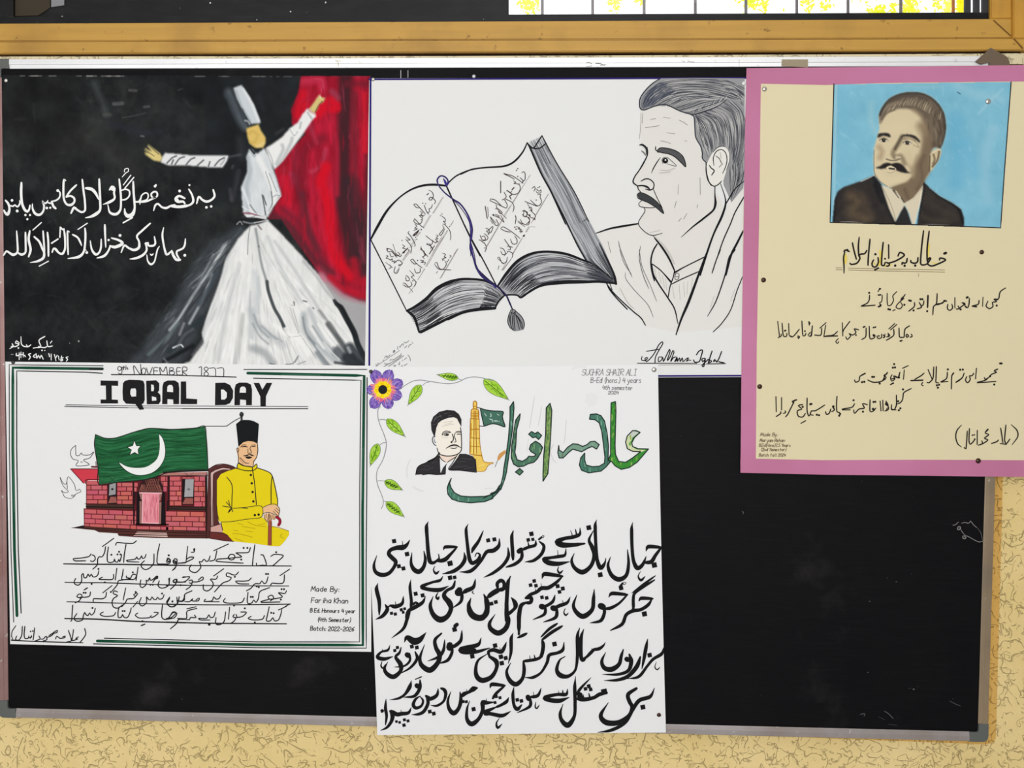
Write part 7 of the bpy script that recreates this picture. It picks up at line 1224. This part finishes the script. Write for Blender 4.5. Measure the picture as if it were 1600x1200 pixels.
ink('verse', K5, 1.95, "300,575 250,610 240,670 235,705 190,705; 180,600 185,700 210,710; 270,670 290,690 270,705 260,690 270,670; 320,670 330,695 305,705; 130,550 65,610; 155,560 85,620; 120,615 120,680 70,720 35,740; 60,665 75,690 40,700; 0,680 20,700 0,710", 6, .85); ink('verse', K5, 2.8, "195,748; 210,744", 6)
at(1200, 430, 7.273)
ink('verse', K5, 1.85, "110,525 130,690; 115,710 150,690 150,670; 160,545 175,690 210,695 215,660; 235,550 240,680; 250,690,1.5 280,700 320,660 355,615; 340,690 360,700 345,720 340,700; 385,520 390,620 400,690 425,680 430,660; 465,530,1.4 470,570; 505,575 490,690,1.3 465,690; 455,680 480,650; 660,540 590,600; 610,600 600,680 530,680; 655,570 635,700; 790,640 740,680 660,690; w2.4 650,695 790,690; w1.6 800,720 770,755 790,775 805,755; 845,540 850,690; 930,525 860,620 850,650; 1030,620 980,610 1000,650 960,680 920,660 940,690 900,730 885,700; 1115,600 1110,700 1065,730; 1150,580 1160,720 1210,710 1215,680; 1240,690 1250,720 1290,710 1290,670; 1330,670 1320,710; 1365,660 1370,700", 6, .85)
ink('verse', K5, 2.8, "200,628; 190,632; 420,635; 475,545; 1000,680; 1220,590; 1200,595; 1100,585; 1085,590; 1200,690; 260,695; w3.4 1200,680; 1260,690; 640,695", 6)
at(1380, 550, 7.273)
ink('verse', K5, 1.95, "1300,195,1.3 1260,215 1290,230 1230,255 1200,290 1160,310 1150,290; 1070,350 1280,335; 1070,345 1150,325 1180,310; 1060,185 1050,305; 1030,240 1010,270 980,270 990,310 960,350 935,320 950,280; 920,240 900,290 850,330,1.3 825,345; 800,240,1.5 780,270 775,420; 730,230 720,300 655,340; 660,342 735,335; 510,200 555,305; 575,170 565,300 520,350 500,345; 605,165 600,300 600,345 630,350; 465,240 430,270 360,310; w2.6 315,325 450,320; w1.7 450,345 435,370 455,385; 285,155 220,185; 240,205 230,310; 190,230 170,290,1.4 120,270 130,310 95,330 85,290 100,260; 50,230 20,270 0,320; 80,372 120,355; 320,415 250,450 230,470 220,540 190,580 150,590; 150,490 150,600 130,650 95,655 95,600; 50,590 60,650 20,670", 6, .85)
ink('verse', K5, 3.5, "1330,130; 1345,130; 1262,370; 875,202; 905,200; 735,198; 610,378; 635,372; 622,405; 125,138; 110,178; 135,175; 225,425; 178,662; 195,640; 170,560; 40,580; 1215,275; 180,290", 6)
ink('verse', K5, 1.95, "890,830,.6 840,890 825,960 845,1040 890,1080,.6; 955,900 950,1000 940,1100 920,1085; 980,870 975,1010 990,1050 1030,1010 1045,990; 1070,890 1068,1050; 1080,1060 1130,1040 1120,1010; 1130,1045 1190,1000 1150,980 1200,940 1160,920 1190,880,1.6; 1230,1040 1290,1020 1310,1000; 1335,865 1350,960 1360,1030; 1395,830 1380,1000 1400,1040 1440,990; 1330,1040 1400,1050; 1455,825,.6 1520,890 1530,960 1465,1055,.6", 6, .85)
ink('verse', K5, 2.6, "1015,945; 1035,942; 1040,990", 6)
at(1180, 580, 7.273)
ink('verse', K5, 1.95, "235,290 240,460; 240,515 290,480 290,460; 300,300 300,440; 320,480 345,470 340,450; 470,325,1.4 420,345 440,360; 440,350 400,430 370,490 345,520; 540,380 490,390 530,430 480,450 490,510 540,520 570,480; 590,305 590,450 610,510 630,480; 640,450 680,450 720,430 790,385; 640,450 625,490 660,500; 860,430 840,480 810,490 800,460; 880,400,1.4 900,440 870,460; 930,285 925,380 930,460 960,470; 1130,370 1100,410 990,430; 990,440 1080,440; 1275,380 1220,370 1240,420 1180,430 1130,480 1120,440; 1305,325 1305,455 1340,455 1370,420; 1420,340 1430,450; 1450,330 1455,450; 1490,340 1480,380; 1500,420 1490,450; 1550,390 1550,430 1600,440; 520,592 575,562; 1130,100,1 1140,125 1180,110 1190,60 1250,25,1.4; 1280,100 1340,125 1420,120 1480,90; 1500,30 1460,50 1490,70 1450,100; 1540,90 1590,80; 1540,150 1570,130", 6, .85)
ink('verse', K5, 3.5, "540,405; 625,375; 640,372; 725,500; 700,495; 955,505; 965,485; 1118,330; 1225,460; 1345,350; 1365,348; 1500,380,1.3; 1330,65; 1350,65; 1415,140; 1240,120; 1215,125; 890,400; 1340,430,1.2", 6)
for t, x, y, h_, e_ in (('Made By:', 1188, 681.5, 5.2, 1216), ('Maryam Rehan', 1187, 690.5, 5, 1227), ('B.Ed(Hons)2.5 Years', 1186, 698, 4.8, 1236), ('(2nd Semester)', 1189, 704.8, 4.8, 1229), ('Batch fall 2024', 1186, 713.3, 4.6, 1228)):
    write('maker_note', (104, 88, 66), .8, t, x, y, h_, 0.0, .15, 6, 1.3, e_)
finish(p5)
# ------------------------------------------------------------------ drawing pins, scraps and the torn card behind the poster
M_STEEL = mat((196, 194, 188), 0.22, 0.9, 0.5); M_DARKPIN = mat((70, 48, 40), 0.3, 0.7, 0.5)
def pin(px, py, y, r=0.0045, m=M_STEEL, label='', tilt=0.0):
    bm = bmesh.new(); prof = [(0, -.0021), (.45, -.0019), (.8, -.0012), (1, -.0003), (.98, .0001), (0, .0003)]
    n = 20; rings = []
    for (a, yy) in prof:
        rings.append([bm.verts.new((r * a * math.cos(t), yy, r * a * math.sin(t))) for t in np.linspace(0, 2 * math.pi, n, endpoint=False)] if a else [bm.verts.new((0, yy, 0))])
    for A, B in zip(rings[:-1], rings[1:]):
        for i in range(n):
            j = (i + 1) % n
            if len(A) == 1: bm.faces.new((A[0], B[i], B[j]))
            elif len(B) == 1: bm.faces.new((A[i], A[j], B[0]))
            else: bm.faces.new((A[i], A[j], B[j], B[i]))
    bmesh.ops.recalc_face_normals(bm, faces=bm.faces)
    me = bpy.data.meshes.new('pin_head'); bm.to_mesh(me); bm.free(); me.materials.append(m)
    for p_ in me.polygons: p_.use_smooth = True
    root = link('drawing_pin', me); root.location = tuple(W(px, py, y)); root.rotation_euler = (tilt, 0, 0)
    tag(root, label, 'pin', 'drawing pins holding the posters')
    b2 = bmesh.new(); bmesh.ops.create_cone(b2, segments=6, radius1=.0005, radius2=.0003, depth=.006, cap_ends=True); bmesh.ops.rotate(b2, matrix=Matrix.Rotation(math.pi / 2, 3, 'X'), verts=b2.verts)
    bmesh.ops.translate(b2, vec=(0, .003, 0), verts=b2.verts); m2 = bpy.data.meshes.new('point'); b2.to_mesh(m2); b2.free(); m2.materials.append(M_STEEL); link('point', m2, root)
    return root
pin(1194.5, 139, -.0068, .0043, label='steel drawing pin at the top left of the cream poster')
pin(1544, 158.5, -.0068, .0048, label='steel drawing pin in the blue sky of the painted portrait')
pin(1193, 437.5, -.0068, .0044, M_DARKPIN, 'dark drawing pin on the left edge of the cream poster, higher one')
pin(1187, 604, -.0068, .0044, M_DARKPIN, 'dark drawing pin on the left edge of the cream poster, lower one')
pin(1534, 394, -.0068, .0040, M_DARKPIN, 'dark drawing pin right of the cream poster title')
pin(1528.5, 720, -.0070, .0047, M_DARKPIN, 'dark drawing pin on the bottom pink strip of the cream poster')
pin(1022, 577.5, -.0060, .0046, label='steel drawing pin at the top right of the tall verse poster')
pin(1029.5, 1117, -.0066, .0038, M_DARKPIN, 'dark drawing pin at the bottom right of the tall verse poster')
pin(579.5, 580.5, -.0066, .0034, mat((70, 66, 62), .4, .6, .5), 'small dark drawing pin on the upper left petal of the purple flower')
pin(20.5, 566, -.0052, .0036, mat((60, 60, 58), .4, .6, .5), 'small black drawing pin at the top left of the day poster')
pin(9.5, 126, -.0044, .0032, mat((226, 224, 218), .3, .5, .5), 'pale drawing pin at the top left of the painted dancer poster')
pin(583, 124, -.0050, .0034, label='steel drawing pin between the dancer poster and the book poster')
pin(740.5, 119.5, -.0005, .0032, mat((214, 216, 222), .4, .2, .5), 'white pin head in the bare black strip above the book poster')
pin(1162, 130.5, -.0052, .0034, mat((232, 232, 228), .4, .1, .5), 'white pin by the hair, partly under the pink border')
# torn grey card poking out above the cream poster
card = slab('torn_card', [(1524, 96), (1548, 74.5), (1556, 79), (1574, 89), (1577.5, 96), (1578, 112), (1540, 112), (1546, 100), (1547, 97.5), (1533, 100.5)], -.0052, -.0044, mat((108, 94, 78), .8, 0, .2))
tag(card, 'torn brown grey card sticking up behind the cream poster', 'card')
# stuck remains on the top rail
S = Sheet(-0.00305)
sc = slab('tape_remnant', [(1221.5, 92.8), (1262.5, 92.8), (1262.5, 105.5), (1221.5, 103)], -.00325, -.0030, mat((158, 146, 122), .9, 0, .1)); tag(sc, 'grey brown tape remnant on the top rail above the pink border', 'tape')
at(800, 0, 4)
ink('stain', (120, 116, 108), 1.0, "460,395 480,390 500,400; 520,395 560,400 580,410; 465,415 500,410; w1.6 535,420; w1 550,410 590,400; 1060,380 1080,388; 1100,385 1140,388; w.6 1420,370 1420,415", 3, .6)
at(400, 0, 4); ink('stain', (196, 186, 140), 1.1, "500,375 515,395 510,415; 495,380 530,380; w.7 640,385 660,395", 3, .6); ink('stain', (214, 214, 214), 1.2, "905,440 905,490; 950,440 950,485", 3, .6)
finish(board)
